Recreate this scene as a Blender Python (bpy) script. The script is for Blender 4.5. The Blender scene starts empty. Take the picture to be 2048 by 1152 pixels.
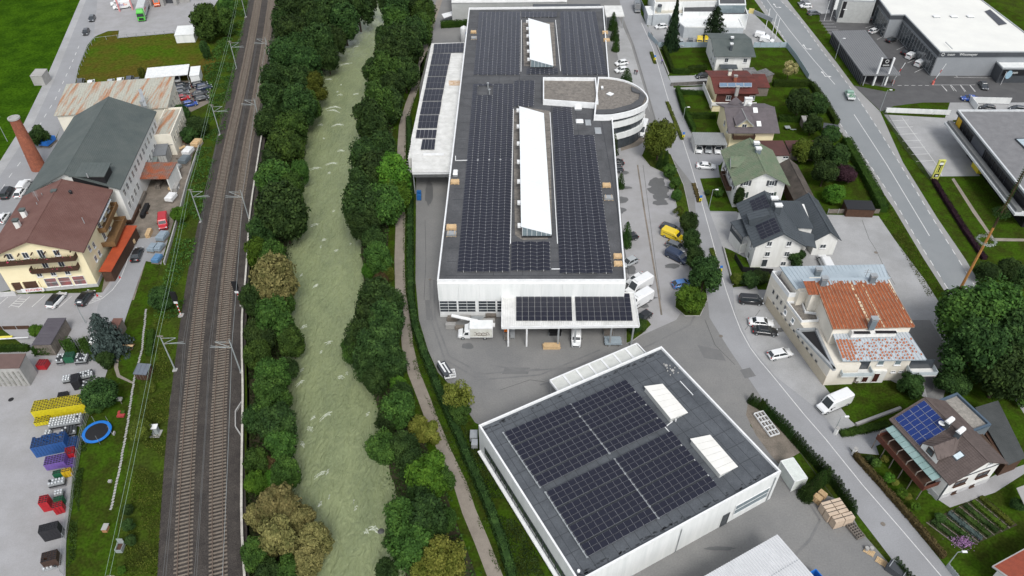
import bpy,bmesh,math,random
from mathutils import Vector,Matrix,noise as mnoise
from mathutils.geometry import tessellate_polygon
R=math.radians
rnd=random.Random(7)
sc=bpy.context.scene
COL=sc.collection
# ---------- camera ----------
H=100.0;FPX=1480.0;TH=math.atan2(1480,1650);CT,ST=math.cos(TH),math.sin(TH)
cd=bpy.data.cameras.new('camera');cam=bpy.data.objects.new('camera',cd);COL.objects.link(cam)
cam.location=(0,0,H);cam.rotation_euler=(math.pi/2-TH,0,0)
cd.sensor_width=36;cd.lens=36*FPX/2048;cd.clip_end=6000;cd.clip_start=0.5
sc.camera=cam
# ---------- world, sun, exposure ----------
w=bpy.data.worlds.new('World');sc.world=w;w.use_nodes=True
nt=w.node_tree;bg=nt.nodes['Background']
sky=nt.nodes.new('ShaderNodeTexSky');sky.sky_type='NISHITA';sky.sun_disc=False
SEL,SAZ=R(52),R(165)
sky.sun_elevation=SEL;sky.sun_rotation=SAZ;sky.altitude=600;sky.dust_density=3;sky.air_density=1.0
hs=nt.nodes.new('ShaderNodeHueSaturation');hs.inputs['Saturation'].default_value=0.3
nt.links.new(sky.outputs[0],hs.inputs['Color']);nt.links.new(hs.outputs[0],bg.inputs['Color'])
bg.inputs['Strength'].default_value=0.12
sl=bpy.data.lights.new('sun','SUN');sl.energy=1.15;sl.angle=R(18);sl.color=(1,.97,.92)
sun=bpy.data.objects.new('sun',sl);COL.objects.link(sun)
sdir=Vector((math.sin(SAZ)*math.cos(SEL),math.cos(SAZ)*math.cos(SEL),math.sin(SEL)))
sun.rotation_euler=sdir.to_track_quat('Z','Y').to_euler()
sc.view_settings.view_transform='Standard';sc.view_settings.look='None'
sc.view_settings.exposure=0.92;sc.view_settings.gamma=1
sc.cycles.use_denoising=True
sc.cycles.max_bounces=5;sc.cycles.diffuse_bounces=3;sc.cycles.glossy_bounces=2
# ---------- pixel to place ----------
def P(x,y,z=0.0):
 u=(x-1024)/FPX;v=(576-y)/FPX
 dy=CT+v*ST;dz=-ST+v*CT
 t=(z-H)/dz
 return Vector((u*t,dy*t,z))
def scale_at(p):
 dep=p.y*CT-(p.z-H)*ST
 return FPX/dep
def PP(pts,z=0.0):return [P(x,y,z) for x,y in pts]
# ---------- materials ----------
MATS={}
def mat(name,c,rough=.8,c2=None,scale=1.0,amt=.5,metal=0,bump=0,bscale=None,spec=.3,coord='pos',fine=.12,fscale=12,st=None,lo=.5):
 if name in MATS:return MATS[name]
 m=bpy.data.materials.new(name);m.use_nodes=True;n=m.node_tree.nodes;l=m.node_tree.links
 b=n['Principled BSDF'];b.inputs['Roughness'].default_value=rough;b.inputs['Metallic'].default_value=metal
 b.inputs['Specular IOR Level'].default_value=spec
 if c2 is None:c2=tuple(v*.82 for v in c)
 if coord=='pos':src=n.new('ShaderNodeNewGeometry').outputs['Position']
 else:src=n.new('ShaderNodeTexCoord').outputs['Object']
 t=n.new('ShaderNodeTexNoise');t.inputs['Scale'].default_value=scale;t.inputs['Detail'].default_value=5;t.inputs['Roughness'].default_value=.65
 if st:
  mp=n.new('ShaderNodeMapping');mp.inputs['Scale'].default_value=st;l.new(src,mp.inputs['Vector']);src2=mp.outputs[0]
 else:src2=src
 l.new(src2,t.inputs['Vector'])
 mr=n.new('ShaderNodeMapRange');mr.inputs[1].default_value=lo-.25*(1.3-amt);mr.inputs[2].default_value=lo+.25*(1.3-amt)
 l.new(t.outputs['Fac'],mr.inputs[0])
 mx=n.new('ShaderNodeMix');mx.data_type='RGBA'
 mx.inputs[6].default_value=(*c,1);mx.inputs[7].default_value=(*c2,1)
 l.new(mr.outputs[0],mx.inputs[0])
 out=mx.outputs[2]
 if fine:
  t2=n.new('ShaderNodeTexNoise');t2.inputs['Scale'].default_value=fscale;t2.inputs['Detail'].default_value=3
  l.new(src,t2.inputs['Vector'])
  m2=n.new('ShaderNodeMapRange');m2.inputs[1].default_value=.3;m2.inputs[2].default_value=.7
  m2.inputs[3].default_value=1-fine;m2.inputs[4].default_value=1+fine
  l.new(t2.outputs['Fac'],m2.inputs[0])
  v=n.new('ShaderNodeVectorMath');v.operation='SCALE'
  l.new(out,v.inputs[0]);l.new(m2.outputs[0],v.inputs['Scale']);out=v.outputs[0]
 l.new(out,b.inputs['Base Color'])
 if bump:
  tb=n.new('ShaderNodeTexNoise');tb.inputs['Scale'].default_value=bscale or scale*6;tb.inputs['Detail'].default_value=4
  l.new(src,tb.inputs['Vector'])
  bp=n.new('ShaderNodeBump');bp.inputs['Strength'].default_value=bump;bp.inputs['Distance'].default_value=.1
  l.new(tb.outputs['Fac'],bp.inputs['Height']);l.new(bp.outputs[0],b.inputs['Normal'])
 MATS[name]=m
 return m
def leafmat(name,c1,c2,c3=None):
 if name in MATS:return MATS[name]
 m=bpy.data.materials.new(name);m.use_nodes=True;n=m.node_tree.nodes;l=m.node_tree.links
 b=n['Principled BSDF'];b.inputs['Roughness'].default_value=.7;b.inputs['Specular IOR Level'].default_value=.08
 g=n.new('ShaderNodeNewGeometry');oi=n.new('ShaderNodeObjectInfo')
 t=n.new('ShaderNodeTexNoise');t.inputs['Scale'].default_value=.45;t.inputs['Detail'].default_value=3
 l.new(g.outputs['Position'],t.inputs['Vector'])
 a=n.new('ShaderNodeMath');a.operation='MULTIPLY_ADD';a.inputs[1].default_value=.36
 l.new(g.outputs['Random Per Island'],a.inputs[0]);l.new(t.outputs['Fac'],a.inputs[2])
 mr=n.new('ShaderNodeMapRange');mr.inputs[1].default_value=.33;mr.inputs[2].default_value=1.0;l.new(a.outputs[0],mr.inputs[0])
 cr=n.new('ShaderNodeValToRGB');e=cr.color_ramp.elements
 e[0].color=(*c1,1);e[1].color=(*c2,1)
 if c3:x=e.new(.5);x.color=(*c3,1)
 l.new(mr.outputs[0],cr.inputs[0])
 hv=n.new('ShaderNodeHueSaturation');l.new(cr.outputs[0],hv.inputs['Color'])
 m3=n.new('ShaderNodeMapRange');m3.inputs[3].default_value=.72;m3.inputs[4].default_value=1.25;l.new(oi.outputs['Random'],m3.inputs[0]);l.new(m3.outputs[0],hv.inputs['Value'])
 m4=n.new('ShaderNodeMapRange');m4.inputs[3].default_value=.485;m4.inputs[4].default_value=.515;l.new(oi.outputs['Random'],m4.inputs[0]);l.new(m4.outputs[0],hv.inputs['Hue'])
 l.new(hv.outputs[0],b.inputs['Base Color'])
 MATS[name]=m
 return m
# ---------- mesh building ----------
class MB:
 def __init__(s):s.v=[];s.f=[];s.mi=[];s.cur=0;s.mats=[]
 def use(s,m):
  if m not in s.mats:s.mats.append(m)
  s.cur=s.mats.index(m);return s
 def add(s,vs,fs):
  o=len(s.v);s.v+=[tuple(v) for v in vs]
  seen=set()
  for f in fs:
   k=frozenset(f)
   if k in seen:continue
   seen.add(k);s.f.append(tuple(i+o for i in f));s.mi.append(s.cur)
 def hexa(s,p):
  s.add(p,[(0,3,2,1),(4,5,6,7),(0,1,5,4),(1,2,6,5),(2,3,7,6),(3,0,4,7)])
 def box(s,c,d,rz=0):
  cx,cy,cz=c;a,b,h=d[0]/2,d[1]/2,d[2]/2;co,si=math.cos(rz),math.sin(rz)
  q=[]
  for z in (-h,h):
   for x,y in ((-a,-b),(a,-b),(a,b),(-a,b)):
    q.append((cx+x*co-y*si,cy+x*si+y*co,cz+z))
  s.hexa(q)
 def prism(s,pts,z0,z1,top=True,bot=False):
  n=len(pts);pts=[Vector((p[0],p[1])) for p in pts]
  if sum(pts[i-1].x*pts[i].y-pts[i].x*pts[i-1].y for i in range(n))<0:pts=pts[::-1]
  vs=[(p.x,p.y,z0) for p in pts]+[(p.x,p.y,z1) for p in pts]
  fs=[(i,(i+1) % n,n+(i+1) % n,n+i) for i in range(n)]
  tr=tessellate_polygon([[Vector((p.x,p.y,0)) for p in pts]])
  if top:fs+=[tuple(n+i for i in up(t,vs)) for t in tr]
  if bot:fs+=[tuple(reversed(up(t,vs))) for t in tr]
  s.add(vs,fs)
 def sheet(s,pts,z=None):
  vs=[(p[0],p[1],p[2] if z is None else z) for p in pts]
  s.add(vs,[up(t,vs) for t in tessellate_polygon([[Vector((p[0],p[1],0)) for p in vs]])])
 def quad(s,a,b,c,d):s.add([a,b,c,d],[(0,1,2,3)])
 def slab(s,pts,th):
  n=len(pts);nn=(Vector(pts[1])-Vector(pts[0])).cross(Vector(pts[2])-Vector(pts[0])).normalized()
  if nn.z<0:pts=pts[::-1];nn=-nn
  lo=[Vector(p)-Vector((0,0,th)) for p in pts]
  s.add(list(pts)+lo,[tuple(range(n)),tuple(range(2*n-1,n-1,-1))]+[(i,n+i,n+(i+1) % n,(i+1) % n) for i in range(n)])
 def tube(s,a,b,r,n=8,r2=None,caps=True):
  a=Vector(a);b=Vector(b);d=(b-a).normalized();r2=r if r2 is None else r2
  u=d.orthogonal().normalized();v=d.cross(u)
  vs=[a+(u*math.cos(t)+v*math.sin(t))*r for t in [2*math.pi*i/n for i in range(n)]]
  vs+=[b+(u*math.cos(t)+v*math.sin(t))*r2 for t in [2*math.pi*i/n for i in range(n)]]
  fs=[(i,(i+1) % n,n+(i+1) % n,n+i) for i in range(n)]
  if caps:fs+=[tuple(range(n-1,-1,-1)),tuple(range(n,2*n))]
  s.add(vs,fs)
 def bar(s,a,b,w,h):
  a=Vector(a);b=Vector(b);d=(b-a).normalized();u=d.cross(Vector((0,0,1)))
  if u.length<1e-4:u=Vector((1,0,0))
  u.normalize();v=u.cross(d);u=u*w/2;v=v*h/2
  s.hexa([a-u-v,a+u-v,b+u-v,b-u-v,a-u+v,a+u+v,b+u+v,b-u+v])
 def lathe(s,prof,n=16,c=(0,0,0)):
  k=len(prof);vs=[]
  for r,z in prof:
   for i in range(n):t=2*math.pi*i/n;vs.append((c[0]+r*math.cos(t),c[1]+r*math.sin(t),c[2]+z))
  fs=[(j*n+i,j*n+(i+1) % n,(j+1)*n+(i+1) % n,(j+1)*n+i) for j in range(k-1) for i in range(n)]
  fs+=[tuple(range(n-1,-1,-1)),tuple(range((k-1)*n,k*n))]
  s.add(vs,fs)
 def mesh(s,name,m=None,origin=None,smooth=False):
  me=bpy.data.meshes.new(name)
  vs=s.v if origin is None else [(x-origin[0],y-origin[1],z-origin[2]) for x,y,z in s.v]
  me.from_pydata(vs,[],s.f)
  if m is not None:me.materials.append(m)
  else:
   for q in s.mats:me.materials.append(q)
   me.polygons.foreach_set('material_index',s.mi)
  if smooth:me.polygons.foreach_set('use_smooth',[True]*len(me.polygons))
  me.update()
  return me
 def build(s,name,m=None,parent=None,smooth=False,kind=None):
  org=wloc(parent) if parent is not None else None
  return link(name,s.mesh(name,m,org,smooth),parent,kind)
def up(t,vs):
 a,b,c=(Vector(vs[i]) for i in t)
 return tuple(t) if (b-a).cross(c-a).z>0 else tuple(reversed(t))
def wloc(o):
 p=Vector((0,0,0))
 while o is not None:p+=o.location;o=o.parent
 return p
def link(name,me,parent=None,kind=None,loc=None):
 o=bpy.data.objects.new(name,me);COL.objects.link(o)
 if parent is not None:o.parent=parent
 if loc is not None:o.location=loc
 if kind:o['kind']=kind
 return o
def tag(o,label,cat,group=None,kind=None):
 o['label']=label;o['category']=cat
 if group:o['group']=group
 if kind:o['kind']=kind
 return o
def thing(name,label,cat,loc=(0,0,0),rz=0,group=None):
 o=bpy.data.objects.new(name,None);COL.objects.link(o);o.location=loc;o.rotation_euler=(0,0,rz);o.empty_display_size=.5
 return tag(o,label,cat,group)
def copy_tree(o,parent=None):
 c=o.copy();COL.objects.link(c)
 if parent is not None:c.parent=parent
 for ch in list(KIDS.get(o.name,())) or [x for x in o.children]:copy_tree(ch,c)
 return c
KIDS={}
ORD=['first','second','third','fourth','fifth','sixth','seventh','eighth','ninth','tenth','eleventh','twelfth','thirteenth','fourteenth','fifteenth','sixteenth','seventeenth','eighteenth','nineteenth','twentieth']
def ordw(i):
 if i<20:return ORD[i]
 t=['','','twenty','thirty','forty','fifty','sixty'][(i+1)//10]
 return (t+'-'+ORD[(i+1) % 10-1]) if (i+1) % 10 else t[:-1]+'ieth'
class Fr:
 def __init__(s,A,B,C,z,sq=True):
  a,b,c=P(*A,z),P(*B,z),P(*C,z)
  s.O=Vector((a.x,a.y));d=Vector((b.x-a.x,b.y-a.y));s.L=d.length;s.u=d/s.L
  s.v=Vector((-s.u.y,s.u.x));e=Vector((c.x-b.x,c.y-b.y));s.D=e.dot(s.v)
  if s.D<0:s.v=-s.v;s.D=-s.D
  s.z=z
 def pt(s,a,b,z=0):q=s.O+s.u*a+s.v*b;return Vector((q.x,q.y,z))
 def sub(s,a0,a1,b0,b1):
  f=object.__new__(Fr);f.O=s.O+s.u*a0+s.v*b0;f.u=s.u;f.v=s.v;f.L=a1-a0;f.D=b1-b0;f.z=s.z;return f
 def foot(s,i=0):return [s.pt(i,i),s.pt(s.L-i,i),s.pt(s.L-i,s.D-i),s.pt(i,s.D-i)]
 def side(s,k,t,z,off=0.0):
  if k==0:return s.pt(t,-off,z),-s.v
  if k==1:return s.pt(s.L+off,t,z),s.u
  if k==2:return s.pt(t,s.D+off,z),s.v
  return s.pt(-off,t,z),-s.u
 def box(s,mb,a0,a1,b0,b1,z0,z1):
  mb.prism([s.pt(a0,b0),s.pt(a1,b0),s.pt(a1,b1),s.pt(a0,b1)],z0,z1,True,True)
WINC={}
def window(root,p,out,w,h,fm,gm,mull=1,rows=1,name='window',depth=.08,sill=False):
 key=(round(w,2),round(h,2),fm.name,gm.name,mull,rows,sill)
 if key not in WINC:
  a=MB();t=.07 if w>.7 else .05
  for x in (-w/2+t/2,w/2-t/2):a.box((x,-depth/2,0),(t,depth,h))
  for z in (-h/2+t/2,h/2-t/2):a.box((0,-depth/2,z),(w-2*t,depth,t))
  for i in range(1,mull):a.box((-w/2+w*i/mull,-depth/2+.01,0),(t*.8,depth-.02,h-2*t))
  for i in range(1,rows):a.box((0,-depth/2+.015,-h/2+h*i/rows),(w-2*t,depth-.03,t*.7))
  if sill:a.box((0,-.12,-h/2-.05),(w+.16,.24,.05))
  b=MB();b.box((0,-.018,0),(w-2*t,.03,h-2*t))
  WINC[key]=(a.mesh('window',fm),b.mesh('pane',gm))
 f,g=WINC[key]
 o=link(name,f,root,loc=Vector(p)-wloc(root));o.rotation_euler=(0,0,math.atan2(out[1],out[0])+math.pi/2)
 link('pane',g,o)
 return o
def bil(q,s,t):
 a,b,c,d=q
 return (a*(1-s)+b*s)*(1-t)+(d*(1-s)+c*s)*t
def corr(mb,q,n,amp):
 nn=(q[1]-q[0]).cross(q[3]-q[0]).normalized()
 if nn.z<0:nn=-nn
 vs=[];k=4*n
 for i in range(k+1):
  o=nn*amp*(1 if i % 4 in (1,2) else 0)
  s=(i+(.3 if i % 4==0 else-.3 if i % 4==3 else 0))/k;s=min(max(s,0),1)
  vs+=[bil(q,s,0)+o,bil(q,s,1)+o]
 fs=[(2*i,2*i+2,2*i+3,2*i+1) for i in range(k)]
 if (Vector(vs[2])-Vector(vs[0])).cross(Vector(vs[1])-Vector(vs[0])).z<0:fs=[f[::-1] for f in fs]
 mb.add(vs,fs)
def courses(mb,q,n,th=.04,m=1,jit=.0):
 nn=(q[1]-q[0]).cross(q[3]-q[0]).normalized()
 if nn.z<0:nn=-nn
 for j in range(n):
  for i in range(m):
   g=.06/m if m>1 else 0
   a=bil(q,i/m+g,j/n)+nn*th;b=bil(q,(i+1)/m-g,j/n)+nn*th
   c=bil(q,(i+1)/m-g,(j+1.02)/n)+nn*.006;d=bil(q,i/m+g,(j+1.02)/n)+nn*.006
   if jit:k=nn*rnd.uniform(0,jit);a+=k;b+=k
   a0=a-nn*(th+.01);b0=b-nn*(th+.01)
   mb.add([a,b,c,d,a0,b0],[(0,1,2,3),(4,5,1,0)])
def seams(mb,q,n,w=.05,h=.06):
 nn=(q[1]-q[0]).cross(q[3]-q[0]).normalized()
 if nn.z<0:nn=-nn
 for i in range(n+1):
  a=bil(q,i/n,0)+nn*h/2;b=bil(q,i/n,1)+nn*h/2
  mb.bar(a,b,w,h)
def gable(root,f,he,hr,wall,roofm,over=.6,along='u',style='seam',n=12,hip=0,roff=.5,wname='wall',th=.18,rname='roof',base=0,m=1,rth=.05):
 """walls inside rectangle f by the overhang; gabled roof over the full rectangle, ridge along u or v"""
 g=f.sub(over,f.L-over,over,f.D-over)
 zo=he+(hr-he)*over/((f.D if along=='u' else f.L)/2)-th-.02;w_=MB();w_.prism(g.foot(),base,zo)
 if along=='u':
  A,B,C,D_=f.pt(0,0,he),f.pt(f.L,0,he),f.pt(f.L,f.D,he),f.pt(0,f.D,he)
  r0,r1=f.pt(hip,f.D*roff,hr),f.pt(f.L-hip,f.D*roff,hr)
  if not hip:
   for a in (over,f.L-over):
    w_.add([f.pt(a,over,zo-.02),f.pt(a,f.D-over,zo-.02),f.pt(a,f.D*roff,hr-th-.05)],[(0,1,2),(2,1,0)])
 else:
  A,B,C,D_=f.pt(0,f.D,he),f.pt(0,0,he),f.pt(f.L,0,he),f.pt(f.L,f.D,he)
  r0,r1=f.pt(f.L*roff,f.D-hip,hr),f.pt(f.L*roff,hip,hr)
  if not hip:
   for b in (over,f.D-over):
    w_.add([f.pt(over,b,zo-.02),f.pt(f.L-over,b,zo-.02),f.pt(f.L*roff,b,hr-th-.05)],[(0,1,2),(2,1,0)])
 w_.build(wname,wall,root)
 out=[]
 for q in ([A,B,r1,r0],[C,D_,r0,r1]):
  mb=MB();mb.slab(q,th)
  if style=='seam':seams(mb,q,n)
  elif style=='tile':courses(mb,q,n,rth,m)
  elif style=='corr':corr(mb,[p+Vector((0,0,.01)) for p in q],n,.06)
  mb.build(rname,roofm,root);out.append(q)
 if hip:
  for q in ([B,C,r1],[D_,A,r0]):
   mb=MB();mb.slab(q,th)
   if style=='tile':courses(mb,[q[0],q[1],q[2],q[2]],n,rth)
   mb.build(rname,roofm,root)
 rc=MB();rc.bar(r0+Vector((0,0,.05)),r1+Vector((0,0,.05)),.25,.1);rc.build('ridge_cap',roofm,root)
 return g,out
def chimney(root,p,z0,z1,w=.7,d=.6,m=None,cap=None,rz=0):
 c=MB();c.box((p[0],p[1],(z0+z1)/2),(w,d,z1-z0),rz);o=c.build('chimney',m,root)
 k=MB();k.box((p[0],p[1],z1+.04),(w+.15,d+.15,.08),rz)
 for sx in (-1,1):
  for sy in (-1,1):
   x,y=sx*w*.4,sy*d*.4;co,si=math.cos(rz),math.sin(rz)
   k.box((p[0]+x*co-y*si,p[1]+x*si+y*co,z1+.2),(.06,.06,.24),rz)
 k.box((p[0],p[1],z1+.36),(w+.25,d+.2,.07),rz)
 k.build('chimney_cap',cap or m,o)
 return o
def flatroof(root,pts,z,wall,roofm,cap,par=.35,pw=.3,base=0,wname='wall',capname='parapet'):
 """walled block on footprint pts with a flat roof and a raised parapet with its cap"""
 m=MB();m.prism(pts,base,z,True);m.build(wname,wall,root)
 ctr=sum((Vector((p[0],p[1])) for p in pts),Vector((0,0)))/len(pts)
 n=len(pts);area=sum(pts[i-1][0]*pts[i][1]-pts[i][0]*pts[i-1][1] for i in range(n));sg=1 if area>0 else-1
 ins=[]
 for i in range(n):
  a,b,c=(Vector(pts[j % n][:2]) for j in (i-1,i,i+1));e1=(b-a).normalized();e2=(c-b).normalized()
  n1=Vector((-e1.y,e1.x))*sg;n2=Vector((-e2.y,e2.x))*sg;k=(n1+n2);k=k/max(k.dot(n1),.3)
  ins.append(b+k*pw)
 r=MB();r.sheet([(p.x,p.y,z+.02) for p in ins]);r.build('roof_membrane',roofm,root)
 c=MB()
 for i in range(n):
  j=(i+1) % n
  a,b=Vector(pts[i][:2]),Vector(pts[j][:2]);a2,b2=ins[i],ins[j]
  q=[(a.x,a.y),(b.x,b.y),(b2.x,b2.y),(a2.x,a2.y)]
  if sg<0:q=q[::-1]
  c.hexa([(x,y,z+.004) for x,y in q]+[(x,y,z+par) for x,y in q])
 c.build(capname,cap,root)
 return ins
# ---------- common materials ----------
WHITE=mat('white_cladding',(.72,.73,.72),.5,(.62,.64,.63),1.0,.7,fine=.03,spec=.4,st=(1.1,1.1,.09))
WHITE2=mat('white_plaster',(.74,.74,.72),.9,(.62,.62,.59),1.0,.7,fine=.04,st=(.8,.8,.12))
CREAM=mat('cream_plaster',(.78,.70,.47),.9,(.72,.63,.41),.3,.5,fine=.04)
CREAM2=mat('pale_cream_plaster',(.74,.70,.60),.9,(.62,.59,.50),.4,.6,fine=.05)
ROOFD=mat('dark_roof_felt',(.060,.062,.066),.9,(.09,.092,.097),.25,.6,bump=.2,bscale=6,fine=.16,fscale=5)
ROOFD2=mat('blue_grey_felt',(.062,.069,.078),.9,(.088,.097,.108),.35,.7,bump=.2,bscale=6,fine=.12,fscale=5)
GRAVEL=mat('roof_gravel',(.22,.20,.175),.95,(.13,.12,.11),1.2,.7,bump=.5,bscale=14,fine=.3,fscale=9)
GLASS=mat('dark_glass',(.03,.036,.042),.08,(.05,.06,.07),.5,.5,spec=.8,fine=0)
GLASSB=mat('bluish_glass',(.13,.17,.19),.1,(.2,.25,.27),.8,.5,spec=.8,fine=0)
STEEL=mat('galvanised_steel',(.42,.44,.45),.45,(.32,.34,.35),.8,.5,metal=.4,fine=.05)
ALU=mat('white_metal_frame',(.75,.76,.76),.45,fine=.02)
BLACK=mat('black_plastic',(.018,.018,.02),.5,fine=0)
DARKM=mat('anthracite_metal',(.05,.056,.062),.5,(.065,.07,.08),.8,.5,fine=.05)
WOOD=mat('fresh_pine',(.58,.42,.24),.8,(.48,.33,.18),2,.6,fine=.15)
WOODD=mat('dark_stained_wood',(.085,.045,.028),.8,(.055,.03,.02),2,.6,fine=.15)
WOODG=mat('weathered_wood',(.20,.175,.15),.9,(.13,.115,.10),1.5,.6,fine=.2)
CONC=mat('concrete',(.36,.355,.34),.9,(.27,.265,.255),.4,.6,bump=.1,fine=.08)
RED=mat('red_paint',(.5,.03,.03),.4,fine=.03)
BLUE=mat('blue_paint',(.02,.16,.55),.4,fine=.03)
YELLOW=mat('yellow_paint',(.75,.62,.03),.4,fine=.03)
ORANGE=mat('orange_paint',(.8,.18,.02),.4,fine=.03)
RUBBER=mat('tyre_rubber',(.02,.02,.02),.8,fine=0)
def solarmat(name,c,c2,nx,ny,lw=.03):
 m=bpy.data.materials.new(name);m.use_nodes=True;n=m.node_tree.nodes;l=m.node_tree.links
 b=n['Principled BSDF'];b.inputs['Roughness'].default_value=.3;b.inputs['Specular IOR Level'].default_value=.34
 t=n.new('ShaderNodeTexNoise');t.inputs['Scale'].default_value=.5
 g=n.new('ShaderNodeNewGeometry');l.new(g.outputs['Position'],t.inputs['Vector'])
 mx=n.new('ShaderNodeMix');mx.data_type='RGBA';mx.inputs[6].default_value=(*c,1);mx.inputs[7].default_value=(*c2,1)
 oi=n.new('ShaderNodeObjectInfo');ad=n.new('ShaderNodeMath');ad.operation='MULTIPLY_ADD';ad.inputs[1].default_value=.6;ad.inputs[2].default_value=.15
 l.new(g.outputs['Random Per Island'],ad.inputs[0])
 l.new(ad.outputs[0],mx.inputs[0]);l.new(mx.outputs[2],b.inputs['Base Color'])
 return m
PVM=solarmat('solar_cells',(.008,.009,.016),(.019,.020,.034),6,10)
PVB=solarmat('blue_solar_cells',(.008,.02,.10),(.015,.04,.17),6,10)
PVF=mat('solar_frame',(.21,.215,.23),.4,metal=.3,fine=0)
PVFW=mat('pale_solar_frame',(.6,.62,.64),.4,metal=.2,fine=0)
# =============== GROUND ===============
G_FIELD=mat('meadow_grass',(.037,.086,.005),.95,(.022,.055,.004),.16,.95,spec=.0,bump=.6,bscale=3,fine=.35,fscale=1.6)
G_LAWN=mat('lawn_grass',(.036,.073,.006),.95,(.030,.042,.007),.3,.95,spec=.0,bump=.5,bscale=5,fine=.3,fscale=2.5)
G_ROUGH=mat('rough_grass',(.045,.078,.008),.95,(.034,.045,.010),.25,.8,spec=.0,bump=.8,bscale=4,fine=.35,fscale=2.5)
G_DRY=mat('dry_meadow',(.048,.09,.007),.95,(.078,.066,.013),.06,.9,lo=.49,spec=.0,bump=.5,bscale=3,fine=.3,fscale=1.2)
G_BANK=mat('bank_soil',(.025,.035,.010),.95,(.05,.04,.025),.5,.7,bump=.8,bscale=4,fine=.35)
ASPH=mat('yard_asphalt',(.160,.161,.160),.9,(.205,.203,.196),.09,.7,fine=.1,fscale=4,bump=.05)
ASPH_R=mat('street_asphalt',(.275,.28,.29),.9,(.235,.238,.245),.12,.7,fine=.07,fscale=5)
ASPH_H=mat('highway_asphalt',(.185,.20,.208),.88,(.225,.238,.244),.06,.6,fine=.06,fscale=6)
ASPH_HS=mat('highway_shoulder',(.29,.29,.285),.9,(.25,.25,.246),.1,.6,fine=.06,fscale=6)
ASPH_D=mat('dark_asphalt',(.095,.095,.096),.9,(.075,.075,.077),.3,.6,fine=.1,fscale=5)
ASPH_L=mat('pale_asphalt',(.34,.342,.345),.9,(.27,.272,.27),.12,.8,fine=.08,fscale=5)
PAVER=mat('grey_block_paving',(.31,.308,.315),.9,(.265,.262,.262),.25,.7,fine=.08,fscale=8)
PATHM=mat('gravel_path',(.26,.23,.195),.95,(.21,.185,.155),.6,.7,fine=.15,fscale=9,bump=.1)
BALLAST=mat('railway_ballast',(.062,.054,.048),.95,(.040,.035,.032),.5,.7,fine=.45,fscale=7,bump=.8,bscale=10)
BALLASTG=mat('grey_gravel_edge',(.15,.155,.165),.95,(.10,.10,.105),.8,.7,fine=.35,fscale=8,bump=.6,bscale=10)
DIRT=mat('gravelly_dirt',(.21,.18,.15),.95,(.13,.115,.095),.35,.8,fine=.2,fscale=6,bump=.2)
PAINT=mat('road_paint',(.68,.68,.66),.7,(.5,.5,.5),1.5,.6,fine=.06)
SHEETS={}
def sheet(name,pts,m,k,zb=0.0,px=True):
 """k-th layer above the ground, 4 mm a layer"""
 z=zb+k*.004
 mb=MB();mb.sheet(PP(pts,z) if px else [(p[0],p[1],z) for p in pts])
 return mb.build(name,m,None,kind='structure')
WZ=-3.5
RL=[P(x,y,WZ) for x,y in [(752,-60),(735,0),(690,60),(655,130),(632,210),(608,300),(592,400),(584,480),(576,560),(572,640),(575,720),(580,800),(585,900),(592,1000),(610,1100),(625,1200)]]
RR=[P(x,y,WZ) for x,y in [(806,-60),(792,0),(765,60),(745,130),(728,210),(724,300),(722,400),(722,480),(730,560),(728,640),(735,720),(752,800),(772,900),(790,1000),(802,1100),(812,1200)]]
def ext(pl):
 a=pl[0]+(pl[0]-pl[1]).normalized()*500;b=pl[-1]+(pl[-1]-pl[-2]).normalized()*90
 return [a]+pl+[b]
RL=ext(RL);RR=ext(RR)
WALL=[(565,-20),(563,0),(551,90),(541,170),(531,225),(521.6,278),(511,347),(503,399),(497,449),(494.5,505),(488.7,581),(484,623),(483,692),(485.5,775),(485,821),(483,925),(482.5,1047),(488.7,1151),(492,1200)]
WZT=1.0
WALLW=[P(x,y,WZT) for x,y in WALL];WALLE=ext(WALLW)
BW=[Vector((p.x+.5,p.y,0)) for p in WALLE]
PATH=[(882,-20),(879,0),(864,45),(850,94),(841,139),(831,174),(818,208),(806,250),(803,295),(803,337),(801,439),(799,519),(801,588),(811,640),(815,692),(827,744),(848,797),(864,840),(888,900),(921,970),(938,1023),(963,1082),(990,1152),(1010,1200)]
PATHW=ext(PP(PATH,0))
BE=[Vector((p.x-2.6,p.y,0)) for p in PATHW]
def gsheet(name,pts,m,z):
 mb=MB();mb.sheet([(p[0],p[1],z) for p in pts]);return mb.build(name,m,None,kind='structure')
gsheet('ground',[(-3000,BW[0].y)]+[(-3000,5000),(-100,5000)]+[(p.x,p.y) for p in BW]+[(-3000,BW[-1].y)],G_ROUGH,0)
bpy.data.objects['ground'].name='west_ground'
gsheet('east_ground',[(3000,BE[-1].y)]+[(3000,5000),(-60,5000)]+[(p.x,p.y) for p in BE],G_LAWN,0)
def resample(pl,ys):
 out=[]
 for y in ys:
  for i in range(len(pl)-1):
   a,b=pl[i],pl[i+1]
   if (a.y-y)*(b.y-y)<=0 and a.y!=b.y:
    t=(y-a.y)/(b.y-a.y);out.append(Vector((a.x+(b.x-a.x)*t,y,a.z+(b.z-a.z)*t)));break
 return out
ys=[700,500,400]+[330-4*i for i in range(76)]+[26]
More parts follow.
